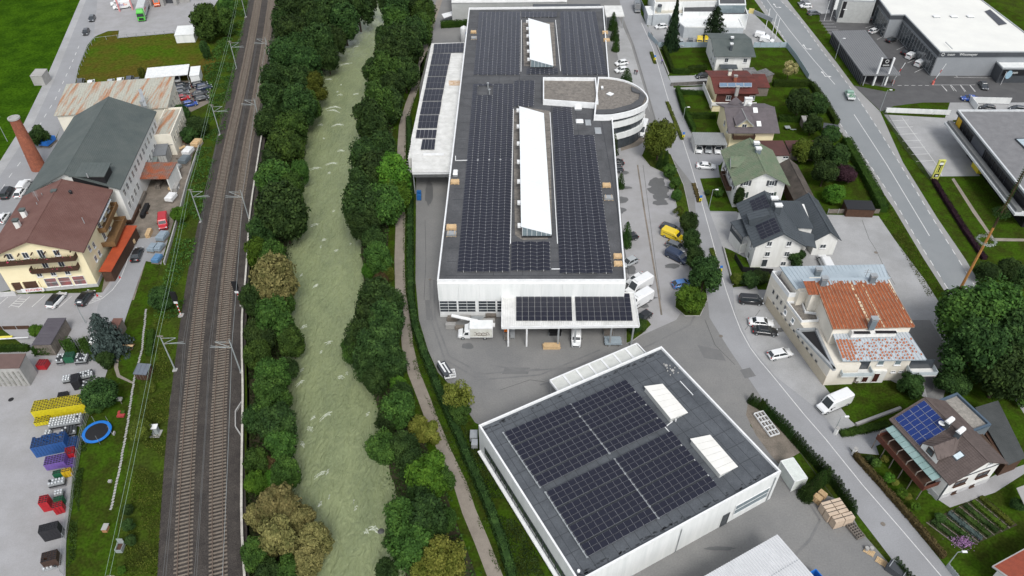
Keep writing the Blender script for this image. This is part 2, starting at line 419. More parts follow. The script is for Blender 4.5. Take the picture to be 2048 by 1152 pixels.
def strip(name,A,B,m,n=6,jz=.25,za=None,zb=None):
 a=resample(A,ys);b=resample(B,ys);k=min(len(a),len(b));mb=MB();vs=[]
 for i in range(k):
  for j in range(n+1):
   t=j/n;p=a[i].lerp(b[i],t)
   if 0<j<n:p.z+=jz*(mnoise.noise(Vector((p.x*.25,p.y*.25,0)))-.1)
   vs.append(p)
 fs=[]
 for i in range(k-1):
  for j in range(n):
   o=i*(n+1)+j;fs.append((o,o+n+1,o+n+2,o+1))
 if (vs[n+1]-vs[0]).cross(vs[1]-vs[0]).z<0:fs=[f[::-1] for f in fs]
 mb.add(vs,fs);return mb.build(name,m,None,True,'structure')
lo=lambda pl,z:[Vector((p.x,p.y,z)) for p in pl]
strip('west_bank',[Vector((p.x,p.y,-1.8)) for p in BW],[Vector((p.x+.8,p.y,WZ-.4)) for p in RL],G_BANK)
strip('east_bank',[Vector((p.x-.8,p.y,WZ-.4)) for p in RR],BE,G_BANK)
# ---- water ----
def watermat():
 m=bpy.data.materials.new('river_water');m.use_nodes=True;n=m.node_tree.nodes;l=m.node_tree.links
 b=n['Principled BSDF'];b.inputs['Roughness'].default_value=.25;b.inputs['Specular IOR Level'].default_value=.4
 g=n.new('ShaderNodeNewGeometry');mp=n.new('ShaderNodeMapping');mp.inputs['Scale'].default_value=(1,.45,1);l.new(g.outputs['Position'],mp.inputs['Vector'])
 t=n.new('ShaderNodeTexNoise');t.inputs['Scale'].default_value=.28;t.inputs['Detail'].default_value=6;t.inputs['Distortion'].default_value=.6
 l.new(mp.outputs[0],t.inputs['Vector'])
 mx=n.new('ShaderNodeMix');mx.data_type='RGBA';mx.inputs[6].default_value=(.235,.272,.14,1);mx.inputs[7].default_value=(.185,.22,.115,1)
 mr=n.new('ShaderNodeMapRange');mr.inputs[1].default_value=.32;mr.inputs[2].default_value=.68
 l.new(t.outputs['Fac'],mr.inputs[0]);l.new(mr.outputs[0],mx.inputs[0])
 t3=n.new('ShaderNodeTexNoise');t3.inputs['Scale'].default_value=1.7;t3.inputs['Detail'].default_value=6;t3.inputs['Distortion'].default_value=2;l.new(mp.outputs[0],t3.inputs['Vector'])
 m3=n.new('ShaderNodeMapRange');m3.inputs[1].default_value=.3;m3.inputs[2].default_value=.72;m3.inputs[3].default_value=.86;m3.inputs[4].default_value=1.13;l.new(t3.outputs['Fac'],m3.inputs[0])
 sc3=n.new('ShaderNodeVectorMath');sc3.operation='SCALE';l.new(mx.outputs[2],sc3.inputs[0]);l.new(m3.outputs[0],sc3.inputs['Scale']);l.new(sc3.outputs[0],b.inputs['Base Color'])
 t2=n.new('ShaderNodeTexNoise');t2.inputs['Scale'].default_value=1.1;t2.inputs['Detail'].default_value=7;t2.inputs['Distortion'].default_value=1.2
 l.new(mp.outputs[0],t2.inputs['Vector'])
 bp=n.new('ShaderNodeBump');bp.inputs['Strength'].default_value=.85;bp.inputs['Distance'].default_value=.5
 l.new(t2.outputs['Fac'],bp.inputs['Height']);l.new(bp.outputs[0],b.inputs['Normal'])
 return m
WATER=watermat()
FOAM=mat('white_water',(.50,.53,.45),.6,(.30,.34,.24),2.2,.9,fine=.2,fscale=5)
a=resample(RL,ys);b=resample(RR,ys);vs=[];n=26
yy=[400]+[300-1.0*i for i in range(270)]
a=resample(RL,[700]+yy);b=resample(RR,[700]+yy);mb=MB();k=min(len(a),len(b))
for i in range(k):
 for j in range(n+1):
  p=a[i].lerp(b[i],-.06+1.12*j/n)
  h=mnoise.noise(Vector((p.x*.35,p.y*.16,1)))*.22+mnoise.noise(Vector((p.x*.9,p.y*.5,4)))*.10
  vs.append((p.x,p.y,WZ+h))
fs=[(i*(n+1)+j,(i+1)*(n+1)+j,(i+1)*(n+1)+j+1,i*(n+1)+j+1) for i in range(k-1) for j in range(n)]
mb.add(vs,fs);mb.build('river',WATER,None,True,'structure')
FO=[(690,128,26,.25),(668,215,26,.1),(668,222,22,-.2),(676,250,22,.1),(712,188,10,.3),(682,302,12,0),(664,327,22,.15),(630,337,24,.1),(760,36,16,.1),(712,94,8,.2),
  (629,450,16,.3),(672,502,10,.2),(631,573,12,.5),(657,686,14,.2),(652,832,26,.45),(682,756,12,-.1),(600,768,16,.5),(620,860,12,-.3),(640,950,16,.6),(748,1060,24,-.2),(711,1018,6,.4),(658,158,10,.1),(605,890,14,-.5),(690,700,8,0),(640,1010,8,.5),(735,830,8,.3),(648,480,9,.1),(608,655,10,.4)]
mb=MB()
for x,y,L,ang in FO+[(q[0]+rnd.uniform(-40,40),q[1]+rnd.uniform(-30,30),q[2]*.4,q[3]) for q in FO]:
 c=P(x,y,WZ);s=1.35/scale_at(c);n_=18
 for r in range(2):
  pts=[];ex=rnd.uniform(.5,1)
  for i in range(n_+1):
   t=i/n_-.5;q=Vector((t*L*s*ex,ang*t*L*s*1.2-(t*t*4)*L*s*.16+r*.45+mnoise.noise(Vector((x+t*6,y,r)))*.35,0))
   wd=max(.02,(.27+.24*mnoise.noise(Vector((x,t*11,y+r))))*(1-t*t*3.4)*(1-.35*r));hh=WZ+mnoise.noise(Vector(((c.x+q.x)*.35,(c.y+q.y)*.16,1)))*.22+mnoise.noise(Vector(((c.x+q.x)*.9,(c.y+q.y)*.5,4)))*.10
   pts.append((c+q,wd,hh))
  for (p0,w0,h0),(p1,w1,h1) in zip(pts,pts[1:]):mb.add([(p0.x,p0.y-w0,h0-.05),(p1.x,p1.y-w1,h1-.05),(p1.x,p1.y,h1+.09),(p0.x,p0.y,h0+.09),(p0.x,p0.y+w0*1.6,h0-.05),(p1.x,p1.y+w1*1.6,h1-.05)],[(0,1,2,3),(3,2,5,4)])
tag(mb.build('foam',FOAM,None,True,'stuff'),'white foam crests breaking on the green river water','foam',kind='stuff')
# ---- sheets, west ----
sheet('meadow',[(-400,-60),(175,-60),(168,0),(135,85),(100,150),(52,245),(0,330),(-120,480),(-900,480)],G_FIELD,1)
sheet('pavement',[(195,-60),(170,-60),(160,0),(130,70),(95,150),(48,246),(0,322),(-120,500),(-60,500),(0,352),(60,262),(108,160),(140,80),(172,0)],ASPH_L,2)
sheet('west_road',[(205,-60),(188,-60),(172,0),(140,80),(108,160),(60,262),(0,352),(-60,500),(80,500),(60,380),(118,262),(150,170),(158,130),(175,90),(187,75),(200,0)],ASPH_R,3)
sheet('logistics_yard',[(200,-60),(192,30),(187,75),(196,70),(216,62),(238,61),(236,76),(348,66),(385,62),(420,25),(436,0),(450,-60)],PAVER,4)
sheet('dry_grass_plot',[(187,76),(196,71),(216,63),(236,62),(235,77),(348,67),(392,62),(420,90),(432,120),(412,160),(150,172),(160,130)],G_DRY,2)
sheet('gravel_lot',[(148,172),(400,160),(422,175),(420,205),(400,215),(350,240),(150,210)],DIRT,4)
sheet('brewery_forecourt',[(150,172),(110,285),(60,350),(0,400),(-80,420),(-80,600),(120,560),(220,400),(260,300),(200,200)],ASPH_R,5)
sheet('brewery_yard',[(345,262),(402,285),(385,310),(378,350),(362,400),(345,450),(318,540),(300,560),(270,600),(200,600),(230,450),(280,340)],DIRT,6)
sheet('hotel_car_park',[(-60,590),(205,585),(222,560),(262,480),(330,470),(335,480),(322,530),(292,520),(252,628),(240,690),(250,695),(240,725),(205,700),(150,730),(60,700),(0,655),(-60,655)],PAVER,7)
sheet('delivery_lane',[(262,480),(335,476),(322,528),(290,522),(250,640),(242,668),(190,650),(196,610),(222,570)],ASPH_R,8)
sheet('beverage_yard',[(-80,700),(60,700),(150,730),(200,715),(215,740),(205,770),(172,800),(150,850),(148,920),(140,1000),(133,1060),(125,1400),(-400,1400)],PAVER,9)
sheet('lawn',[(292,522),(322,528),(313,560),(305,640),(295,700),(282,760),(262,860),(248,960),(235,1060),(230,1200),(131,1200),(133,1060),(142,1000),(150,920),(165,850),(190,800),(220,760),(236,700),(246,670)],G_LAWN,10)
sheet('garden_path',[(230,712),(238,712),(236,735),(240,750),(268,765),(266,768),(234,754),(228,735)],PATHM,11)
sheet('ballast_edge',[(500,-60),(500,0),(477,125),(452,275),(420,382),(395,480),(380,560),(366,640),(350,740),(340,800),(333,891),(328,995),(318,1152),(315,1200),(345,1200),(352,1060),(365,880),(385,700),(405,560),(430,430),(460,300),(480,200),(508,0),(510,-60)],BALLASTG,11)
# ---- sheets, east ----
def ribbon(name,pl,wd,m,k,kind='structure',wd2=None):
 z=k*.004;L=[];Rr=[]
 for i,p in enumerate(pl):
  a=pl[max(i-1,0)];b=pl[min(i+1,len(pl)-1)];d=(b-a);d.z=0;d.normalize();nn=Vector((-d.y,d.x,0))
  L.append((p+nn*wd/2));Rr.append((p-nn*wd/2))
 vs=[(p.x,p.y,z) for p in L]+[(p.x,p.y,z) for p in Rr];n=len(pl)
 mb=MB();fs=[(i,i+1,n+i+1,n+i) for i in range(n-1)]
 if (Vector(vs[1])-Vector(vs[0])).cross(Vector(vs[n])-Vector(vs[0])).z<0:fs=[f[::-1] for f in fs]
 mb.add(vs,fs)
 return mb.build(name,m,None,kind=kind)
ribbon('riverside_path',PATHW,2.1,PATHM,2)
sheet('works_yard',[(862,88),(850,200),(832,320),(832,440),(831,560),(838,640),(856,700),(876,745),(905,775),(950,845),(1060,900),(1200,1480),(2040,1480),(1800,1152),(1720,1060),(1690,1005),(1640,985),(1600,960),(1555,925),(1500,850),(1530,786),(1470,695),(1432,635),(1420,520),(1400,430),(1392,370),(1342,300),(1320,238),(1304,183),(1276,89),(1255,40),(1240,-60),(860,-60)],ASPH,1)
sheet('workshop_yard',[(1290,20),(1500,20),(1575,93),(1500,95),(1425,94),(1316,96),(1300,70)],ASPH_L,2)
sheet('car_park',[(1245,255),(1290,285),(1330,330),(1352,380),(1372,470),(1380,560),(1380,600),(1352,640),(1262,680),(1255,560),(1238,380),(1226,300)],PAVER,2)
sheet('north_car_park',[(1222,20),(1240,40),(1262,89),(1290,183),(1300,225),(1285,190),(1245,160),(1225,60)],ASPH_L,2)
sheet('entrance_paving',[(1240,284),(1262,280),(1292,262),(1300,275),(1276,292),(1242,302)],DIRT,3)
sheet('west_apron',[(840,130),(862,88),(935,60),(935,100),(905,560),(875,640),(842,600),(834,440),(836,330)],ASPH,2)
sheet('gravel_island',[(1497,800),(1560,846),(1600,905),(1560,928),(1545,915),(1512,870),(1492,830)],DIRT,4)
sheet('street',[(1225,-60),(1248,40),(1268,89),(1296,183),(1312,238),(1332,300),(1387,370),(1392,430),(1407,520),(1419,635),(1456,695),(1517,786),(1562,846),(1625,916),(1668,961),(1712,1025),(1762,1090),(2055,1480),(2171,1480),(1892,1134),(1800,1020),(1705,906),(1680,866),(1640,800),(1640,772),(1560,690),(1532,620),(1512,570),(1466,575),(1461,560),(1445,495),(1480,480),(1474,423),(1420,422),(1400,357),(1440,355),(1435,322),(1398,324),(1383,266),(1349,178),(1337,155),(1303,66),(1282,29),(1270,-60)],ASPH_R,3)
sheet('villa_drive',[(1337,152),(1425,150),(1425,170),(1345,172)],ASPH_L,4)
sheet('villa_drive',[(1345,176),(1420,172),(1420,183),(1350,186)],ASPH_L,4)
sheet('carport_drive',[(1383,270),(1455,268),(1455,310),(1440,330),(1400,330)],ASPH_R,5)
sheet('courtyard',[(1420,425),(1475,425),(1680,430),(1757,432),(1790,480),(1850,560),(1900,640),(1905,700),(1860,730),(1880,790),(1860,800),(1800,770),(1640,690),(1560,560),(1500,520),(1462,500),(1445,493)],ASPH_L,5)
sheet('dark_lane',[(1810,640),(1860,640),(1890,690),(1900,750),(1885,800),(1855,795),(1840,740),(1820,690)],ASPH,6)
sheet('front_parking',[(1466,578),(1545,580),(1540,612),(1580,680),(1652,776),(1700,840),(1712,850),(1675,866),(1640,822),(1550,752),(1503,695),(1470,625)],ASPH_L,6)
sheet('villa_drive',[(1680,875),(1715,860),(1790,850),(1800,870),(1780,880),(1752,892),(1758,910),(1708,905)],ASPH_R,6)
sheet('house_paving',[(1855,985),(1900,1015),(1990,985),(2060,940),(2060,925),(1990,950),(1960,965)],PAVER,6)
sheet('highway',[(1505,-60),(1509,0),(1572,86),(1634,183),(1682,266),(1723,325),(1786,414),(1846,515),(1903,604),(2050,830),(2110,830),(2048,720),(1966,578),(1932,520),(1874,435),(1806,325),(1760,223),(1708,172),(1674,126),(1588,17),(1575,0),(1560,-60)],ASPH_HS,2)
CENT=[(1500,-60),(1534,0),(1580,62),(1628,123),(1670,179),(1708,229),(1774,330),(1859,472),(1940,600),(2060,800)]
LD=[(1490,-60),(1521,0),(1605,137),(1640,192),(1737,326),(1786,398),(1830,472),(1899,583),(2020,780)]
RD=[(1520,-60),(1560,0),(1597,37),(1640,96),(1674,140),(1711,189),(1760,264),(1798,325),(1860,428),(1910,508),(1948,569),(2080,780)]
m_=MB();lp=PP(LD,.012);rp=PP(RD,.012);m_.sheet(lp+rp[::-1]);m_.build('carriageway',ASPH_H,None,kind='structure')
sheet('dealer_yard',[(1636,-60),(1638,20),(1640,40),(1660,69),(1722,166),(1708,172),(1762,223),(1788,212),(1846,205),(2080,205),(2200,205),(2200,130),(2060,104),(1945,0),(1880,-60)],ASPH_D,3)
sheet('dealer_front_lot',[(1575,-60),(1600,0),(1622,30),(1640,28),(1660,26),(1650,-60)],ASPH_L,4)
sheet('verge',[(1722,166),(1790,178),(1790,182),(1770,183),(1708,171)],G_LAWN,5)
sheet('verge',[(1782,216),(1810,209),(1846,205),(1884,219),(1890,234),(1775,226)],G_LAWN,5)
sheet('office_yard',[(1768,229),(1890,236),(1900,205),(2080,205),(2080,235),(1905,240),(1960,352),(1860,353),(1845,330)],ASPH_L,4)
sheet('meadow',[(1995,10),(2100,60),(2300,160),(2300,-80),(1960,-80)],G_ROUGH,1)
sheet('stone_edging',[(1903,358),(1908,356),(1950,420),(1988,476),(2080,478),(2080,483),(1986,482),(1945,425)],PATHM,5)
isl=[(1283,312),(1300,333),(1325,345),(1345,370),(1352,410),(1362,450),(1372,480),(1380,520),(1385,560),(1352,590),(1350,615),(1370,632),(1400,632),(1415,600),(1407,540),(1394,490),(1382,440),(1374,400),(1367,370),(1354,340),(1342,310),(1318,290),(1290,296)]
def bed(label,pts):
 sheet('planting_bed',pts,G_ROUGH,10);q=PP(pts+pts[:1]);mb=MB()
 for a,b in zip(q,q[1:]):mb.bar(a+Vector((0,0,.06)),b+Vector((0,0,.06)),.14,.12)
 mb.build('kerb',CONC,None,kind='structure')
bed('',isl);bed('',[(1252,688),(1262,684),(1285,668),(1303,650),(1296,640),(1270,640),(1252,650)]);bed('',[(1318,98),(1340,98),(1343,92),(1316,90)])
# ---- painted lines ----
def dashes(name,pl,wd,dash=None,gap=None,k=6,m=None,start=0):
 pts=PP(pl,0);z=k*.004;mb=MB();d=start
 for a,b in zip(pts,pts[1:]):
  L=(b-a).length;u=(b-a)/L;nn=Vector((-u.y,u.x,0))*wd/2
  if dash is None:segs=[(0,L)]
  else:
   segs=[];t=-d
   while t<L:
    if t+dash>0:segs.append((max(t,0),min(t+dash,L)))
    t+=dash+gap
   d=(L+d) % (dash+gap)
  for s0,s1 in segs:
   p0,p1=a+u*s0,a+u*s1
   mb.add([(p.x,p.y,z) for p in (p0-nn,p1-nn,p1+nn,p0+nn)],[(0,1,2,3)])
 return mb.build(name,m or PAINT,None,kind='structure')
for q in (LD,RD):dashes('lane_marking',q,.16,1.7,1.9,5)
dashes('lane_marking',[(1534,0),(1580,62),(1628,121),(1670,169)],.16)
dashes('lane_marking',[(1708,229),(1774,330),(1859,472)],.16)
for x,y in ((1552,14),(1612,97),(1650,152)):
 c=P(x,y,.024);u=(P(x+10,y+14,.024)-c).normalized();n_=Vector((-u.y,u.x,0));mb=MB()
 def aq(a0,a1,b0,b1):mb.add([c+u*a0+n_*b0,c+u*a1+n_*b0,c+u*a1+n_*b1,c+u*a0+n_*b1],[(0,1,2,3)])
 aq(-2.2,.5,-.12,.12);aq(.2,.5,.12,1.0)
 mb.add([c+u*(-.2)+n_*1.0,c+u*.9+n_*1.0,c+u*.35+n_*1.9],[(0,1,2)])
 mb.add([c+u*(-2.2)+n_*(-.45),c+u*(-2.2)+n_*.45,c+u*(-3.2)],[(0,1,2)])
 mb.build('turn_arrow',PAINT,None,kind='structure')
dashes('edge_line',[(1283,46),(1306,97),(1336,198),(1356,252),(1380,325),(1405,410),(1426,486),(1438,532),(1452,580),(1469,629),(1482,662),(1500,695),(1520,722),(1543,749),(1609,830),(1651,878),(1725,970),(1800,1056),(1882,1152),(2150,1480)],.13,k=7)
dashes('edge_line',[(1253,57),(1266,89),(1280,135),(1294,183),(1310,240)],.1,k=7,m=ASPH_D)
dashes('gutter',[(1275,330),(1290,430),(1302,500),(1316,580),(1323,630)],.35,k=7,m=DIRT)
dashes('lane_marking',[(158,92),(140,135),(110,200),(85,240),(42,323),(20,352),(-10,400)],.14,2,3,7)
for i in range(7):
 y=240+i*13.5;dashes('parking_line',[(1778+i*9,y+2),(1818+i*8.2,y)],.12,k=8)
dashes('parking_line',[(1804,235),(1875,332),(1884,352)],.12,k=8)
for s in (([(0,608),(16,594)]),[(64,614),(90,591)]):dashes('parking_line',s,.12,k=10)
for a,b in (((17,615),(42,593)),((37,615),(60,593)),((144,592),(118,615)),((22,611),(38,614)),((26,607),(44,608)),((30,603),(50,603)),((35,598),(54,599)),((178,607),(195,590)),((183,602),(192,600)),((189,596),(200,598)),((194,590),(204,594))):dashes('parking_line',[a,b],.11,k=10)
dashes('edge_line',[(178,608),(205,597),(225,580),(240,560),(252,530),(262,500),(272,472)],.11,k=10)
for i in range(5):dashes('parking_line',[(1638+i*4.2,42+i*6),(1664+i*4.2,42+i*6)],.12,k=8)
for a,b in (((1731,56),(1747,51)),((1747,51),(1770,71)),((1754,79),(1770,72)),((1770,83),(1798,80)),((1793,100),(1810,92)),((1810,92),(1822,102)),((1801,108),(1812,103)),((1815,126),(1836,117)),((1829,145),(1850,135)),((1884,171),(1894,182)),((1900,170),(1908,182)),((1920,170),(1930,184)),((1939,170),(1950,184)),((1908,155),(1915,155)),((1668,32),(1675,42)),((1726,32),(1733,42))):dashes('parking_line',[a,b],.12,k=8)
dashes('lane_marking',[(1795,171),(1862,171)],.15,1.2,.8,8)
dashes('parking_line',[(1864,170),(1950,170)],.12,k=8)
dashes('parking_line',[(1907,148),(1916,155),(1988,156)],.12,k=8)
for i in range(4):dashes('parking_line',[(1883+19*i,170),(1894+19*i,183)],.12,k=9)
WET=mat('wet_asphalt',(.105,.107,.108),.5,(.125,.126,.127),.5,.5,fine=.08)
def blob(name,x,y,rx,ry,m,k,seed=0,n=22):
 r=random.Random(seed);pts=[]
 for i in range(n):
  t=2*math.pi*i/n;q=1+.35*mnoise.noise(Vector((math.cos(t)*1.7+seed,math.sin(t)*1.7,seed)))+r.uniform(-.06,.06)
  pts.append((x+rx*q*math.cos(t),y+ry*q*math.sin(t)))
 return sheet(name,pts,m,k)
for i,(x,y,rx,ry) in enumerate([(1315,367,17,11),(1318,380,22,10),(1320,393,16,9),(1321,405,16,6),(1262,540,12,8),(1298,595,16,3),(1288,612,10,4),(1345,532,16,5),(1245,345,12,4),(1245,400,12,7),(1240,420,12,6),(936,692,12,6),(1858,770,9,16),(1868,742,18,6),(858,385,8,26),(1440,1097,30,4),(1560,660,12,4),(1250,375,12,3)]):
 blob('wet_patch',x,y,rx,ry,WET,8+i*.5,i)
PAT=mat('asphalt_patch',(.135,.136,.137),.9,(.155,.155,.153),.5,.6,fine=.1);CRK=mat('asphalt_crack',(.07,.07,.068),.9);TYR=mat('tyre_worn_asphalt',(.145,.146,.146),.85,(.17,.17,.168),.4,.9,fine=.1)
for q in ([(1395,690),(1440,700),(1452,722),(1408,716)],[(1010,735),(1060,735),(1056,748),(1004,748)],[(850,600),(862,600),(866,640),(853,640)],[(1480,740),(1500,735),(1512,752),(1490,757)]):sheet('asphalt_patch',q,PAT,6)
for tk_,q in enumerate(([(1080,770),(1200,735),(1300,690),(1380,650),(1405,600)],[(860,560),(862,640),(890,720),(960,760),(1080,750),(1200,700)],[(868,560),(870,636),(898,712),(965,748),(1080,738)],[(1560,1140),(1620,1080),(1640,1040),(1600,980),(1560,960)],[(1180,720),(1150,735),(1050,742),(980,730)])):dashes('tyre_track',q,.35,k=7+tk_*.3,m=TYR)
for q in ([(1724,440),(1738,478),(1752,500),(1765,528),(1790,570)],[(1286,330),(1300,440),(1310,520),(1322,600)],[(850,440),(852,520),(848,600)],[(1000,780),(1060,760),(1090,764)],[(1410,640),(1430,690),(1470,730)],[(1600,905),(1640,960),(1700,1040)],[(1520,620),(1490,660)]):dashes('joint_line',q,.07,k=9,m=CRK)
for x,y,r_ in ((22,799,.45),(1766,1048,.35),(196,638,.35),(860,559,.3),(1752,505,.4),(1442,672,.35),(1640,565,.35)):
 mb=MB();p=P(x,y,.04);mb.lathe([(r_,0),(r_,.012),(r_*.85,.02)],20,p);tag(mb.build('manhole_cover',BLACK if x<100 else WOODG),'round manhole cover at '+{22:'the beverage yard',1766:'the lower end of the street',196:'the hotel car park',860:'the west side of the long hall',1752:'the pale courtyard beside the highway',1442:'the edge of the works yard by the street',1640:'the courtyard behind the black-roofed house'}[x],'manhole cover','manhole covers')
# =============== RAILWAY ===============
TL_=[(526,-60),(517.6,0),(502,90),(480,200),(457,300),(438.5,399),(415,519),(401,623),(385.5,779),(377,891),(371,1030),(368,1151),(367,1200)]
SLEEP=mat('concrete_sleeper',(.20,.172,.14),.9,(.135,.112,.09),2,.6,fine=.15)
RAILM=mat('rusty_rail',(.20,.155,.125),.5,(.14,.10,.08),1.5,.6,metal=.3,fine=.1)
pl=PP(TL_,0)
def smooth(pl,it=3):
 for _ in range(it):
  q=[pl[0]]
  for a,b in zip(pl,pl[1:]):q+=[a.lerp(b,.25),a.lerp(b,.75)]
  pl=q+[pl[-1]]
 return pl
pl=smooth(pl,2)
pl=[pl[0]+(pl[0]-pl[1]).normalized()*400]+pl+[pl[-1]+(pl[-1]-pl[-2]).normalized()*60]
def offset(pl,d):
 out=[]
 for i,p in enumerate(pl):
  a=pl[max(i-1,0)];b=pl[min(i+1,len(pl)-1)];u=(b-a);u.z=0;u.normalize();out.append(p+Vector((-u.y,u.x,0))*d)
 return out
TRL=pl;TRR=offset(pl,4.75)
if TRR[5].x<TRL[5].x:TRR=offset(pl,-4.75)
sgn=1 if offset(pl,1)[5].x>pl[5].x else-1
def rib3(mb,A,B,za,zb):
 n=len(A);vs=[(p.x,p.y,za) for p in A]+[(p.x,p.y,zb) for p in B];fs=[(i,i+1,n+i+1,n+i) for i in range(n-1)]
 if (Vector(vs[1])-Vector(vs[0])).cross(Vector(vs[n])-Vector(vs[0])).z<0:fs=[f[::-1] for f in fs]
 mb.add(vs,fs)
mb=MB();e=[offset(pl,sgn*d) for d in (-3.6,-2.1,1.9,2.85,6.6,8.8)]
for (A,B,za,zb) in ((e[0],e[1],.08,.45),(e[1],e[2],.45,.45),(e[2],e[3],.45,.38),(e[3],e[4],.38,.45),(e[4],e[5],.45,.12)):rib3(mb,A,B,za,zb)
mb.build('track_bed',BALLAST,None,kind='structure')
slp=MB();slp.hexa([(-1.3,-.13,0),(1.3,-.13,0),(1.3,.13,0),(-1.3,.13,0),(-1.28,-.1,.14),(1.28,-.1,.14),(1.28,.1,.14),(-1.28,.1,.14)])
SLM=slp.mesh('sleeper',SLEEP)
KIN=['left','right']
for ti,tr in enumerate((TRL,TRR)):
 root=thing('railway_track',KIN[ti]+' railway track with rusty rails on pale sleepers','railway track',(tr[10].x,tr[10].y,0),0,'railway tracks beside the river')
 for d in (-.75,.75):
  q=offset(tr,d);mb=MB();n=len(q);vs=[]
  c0=offset(q,-.05);c1=offset(q,.05)
  for A,z in ((c0,.5),(c0,.72),(c1,.72),(c1,.5)):vs+=[(p.x,p.y,z) for p in A]
  fs=[(k*n+i,k*n+i+1,(k+1)*n+i+1,(k+1)*n+i) for k in range(3) for i in range(n-1)]
  mb.add(vs,fs);mb.build('rail',RAILM,root)
 pos=[];acc=0
 for a,b in zip(tr,tr[1:]):
  L=(b-a).length;u=(b-a)/L;t=acc
  while t<L:
   p=a+u*t
   if 30<p.y<330:pos.append((p,math.atan2(u.y,u.x)+math.pi/2))
   t+=.65
  acc=t-L
 pos.sort(key=lambda q:q[0].y);far=MB();cnt=0
 for p,an in pos:
  if p.y<44:continue
  if cnt<300:
   o=link('sleeper',SLM,root,loc=Vector((p.x,p.y,.42))-root.location);o.rotation_euler=(0,0,an);cnt+=1
  else:far.box((p.x,p.y,.49),(2.6,.25,.14),an)
 far.build('sleeper_rows',SLEEP,root,kind='stuff')
wl=[p for p in WALLE if p.y<400]
wl=smooth(wl,1)
root=thing('retaining_wall','low dark retaining wall with pale capping stones along the railway','wall',(wl[5].x,wl[5].y,0))
mb=MB()
for a,b in zip(wl,wl[1:]):mb.bar(Vector((a.x,a.y,-.9)),Vector((b.x,b.y,-.9)),.22,3.6)
mb.build('wall_face',mat('dark_wall_panels',(.07,.08,.085),.8,(.05,.055,.06),.6,.5),root)
CAP=mat('pale_capping',(.52,.50,.45),.8,(.38,.36,.32),.8,.7,fine=.15)
acc=0;capn=0
for a,b in zip(wl,wl[1:]):
 L=(b-a).length
 if a.y<30:continue
 k=max(1,int(L/4));u=(b-a)/L
 for i in range(k):
  mb=MB();mb.bar(a+u*(L*i/k+.04)-Vector((0,0,.02)),a+u*(L*(i+1)/k-.04)-Vector((0,0,.02)),.34,.14);mb.build('capping_stone',CAP,root);capn+=1
for x,y,L in ((482,838,34),):
 mb=MB();q=PP([(x+1,y-L),(x-11,y-L*.45),(x-11,y+L*.45),(x+1,y+L)],.6)
 for a,b in zip(q,q[1:]):mb.bar(a-Vector((0,0,.3)),b-Vector((0,0,.3)),.18,.9)
 tag(mb.build('wall_bay',CONC),'concrete bay jutting from the retaining wall, '+('lower one' if y>700 else 'upper one beside the signal'),'concrete bay','bays of the retaining wall')
# =============== LONG HALL ===============
HZ=9.5
hall=thing('industrial_hall','long white industrial hall with dark flat roof covered in rows of solar panels','factory hall',P(1060,625))
def poly(pts,z):return [P(x,y,z) for x,y in pts]
foot=poly([(874,560),(1252,560),(1207,12),(938,15)],HZ)
mb=MB();mb.prism(foot,0,HZ-1.2);mb.build('wall',WHITE,hall)
fu=(foot[1]-foot[0]).normalized();fl=foot[0];FRW=(foot[1]-foot[0]).length
nb=9
for i in range(nb):
 mb=MB();a,b=foot[0].lerp(foot[1],i/nb),foot[0].lerp(foot[1],(i+1)/nb)
 mb.box(((a.x+b.x)/2,a.y-.16,6.75),((b-a).length-.02,.3,4.1));mb.build('cladding_panel',WHITE,hall)
gl=GLASS
mb=MB();mb.box((foot[0].x+6.7,foot[0].y-.08,2.6),(13.2,.12,4.1));mb.build('plinth_band',ALU,hall)
for i in range(6):
 x=foot[0].x+1.75+i*3.55+(0.3 if i>1 else 0)+(.3 if i>3 else 0)
 window(hall,(x,foot[0].y-.14,2.95),(0,-1),3.35,3.0,ALU,gl,2,4,depth=.12)
par=MB();ins=flatroof(hall,[(p.x,p.y) for p in foot],HZ-.62,WHITE,ROOFD,ALU,.62,.28,HZ-1.2)
def roof_seams(root,f0,u,v,n,L,m,z,name='felt_seam'):
 mb=MB()
 for i in range(n):
  p=f0+u*i;mb.bar(Vector((p.x,p.y,z)),Vector((p.x,p.y,z))+v*L,.12,.014)
 mb.build(name,m,root)
FS=mat('felt_lap',(.04,.044,.05),.9)
mb=MB()
zr=HZ-.6
for i in range(32):
 y=foot[0].y+2+i*4.1;mb.box(((foot[0].x+foot[1].x)/2-.6,y,zr+.007),(FRW-4 if i<20 else 32,.10,.012))
for x in (-9.5,-4,4,10,16):mb.box((x+6,foot[0].y+60,zr+.012),(.10,116,.012))
mb.build('felt_seam',FS,hall)
# ---- front canopy ----
CZ=5.4
cn=thing('canopy','white flat canopy with two solar arrays in front of the long hall','canopy',P(1140,640,0))
cf=poly([(1004,587),(1269,590),(1279,652),(1003,655)],CZ);f=cf
flat=[Vector((min(f[0].x,f[3].x),f[0].y+.15,CZ)),Vector((f[1].x,f[0].y+.15,CZ)),Vector((f[2].x,f[2].y,CZ)),Vector((f[3].x,f[3].y,CZ))]
mb=MB();mb.slab([p-Vector((0,0,.1)) for p in flat[::-1]],.35);mb.build('canopy_deck',WHITE,cn)
mb=MB();corr(mb,[flat[0],flat[1],flat[2],flat[3]],76,.05);mb.build('corrugated_sheet',mat('white_roof_sheet',(.66,.66,.64),.6,(.52,.52,.50),.5,.7,fine=.05),cn)
mb=MB()
for a,b in zip(flat,flat[1:]+flat[:1]):mb.bar(a+Vector((0,0,.03)),b+Vector((0,0,.03)),.12,.3)
mb.build('edge_trim',ALU,cn)
yb=flat[3].y+.5
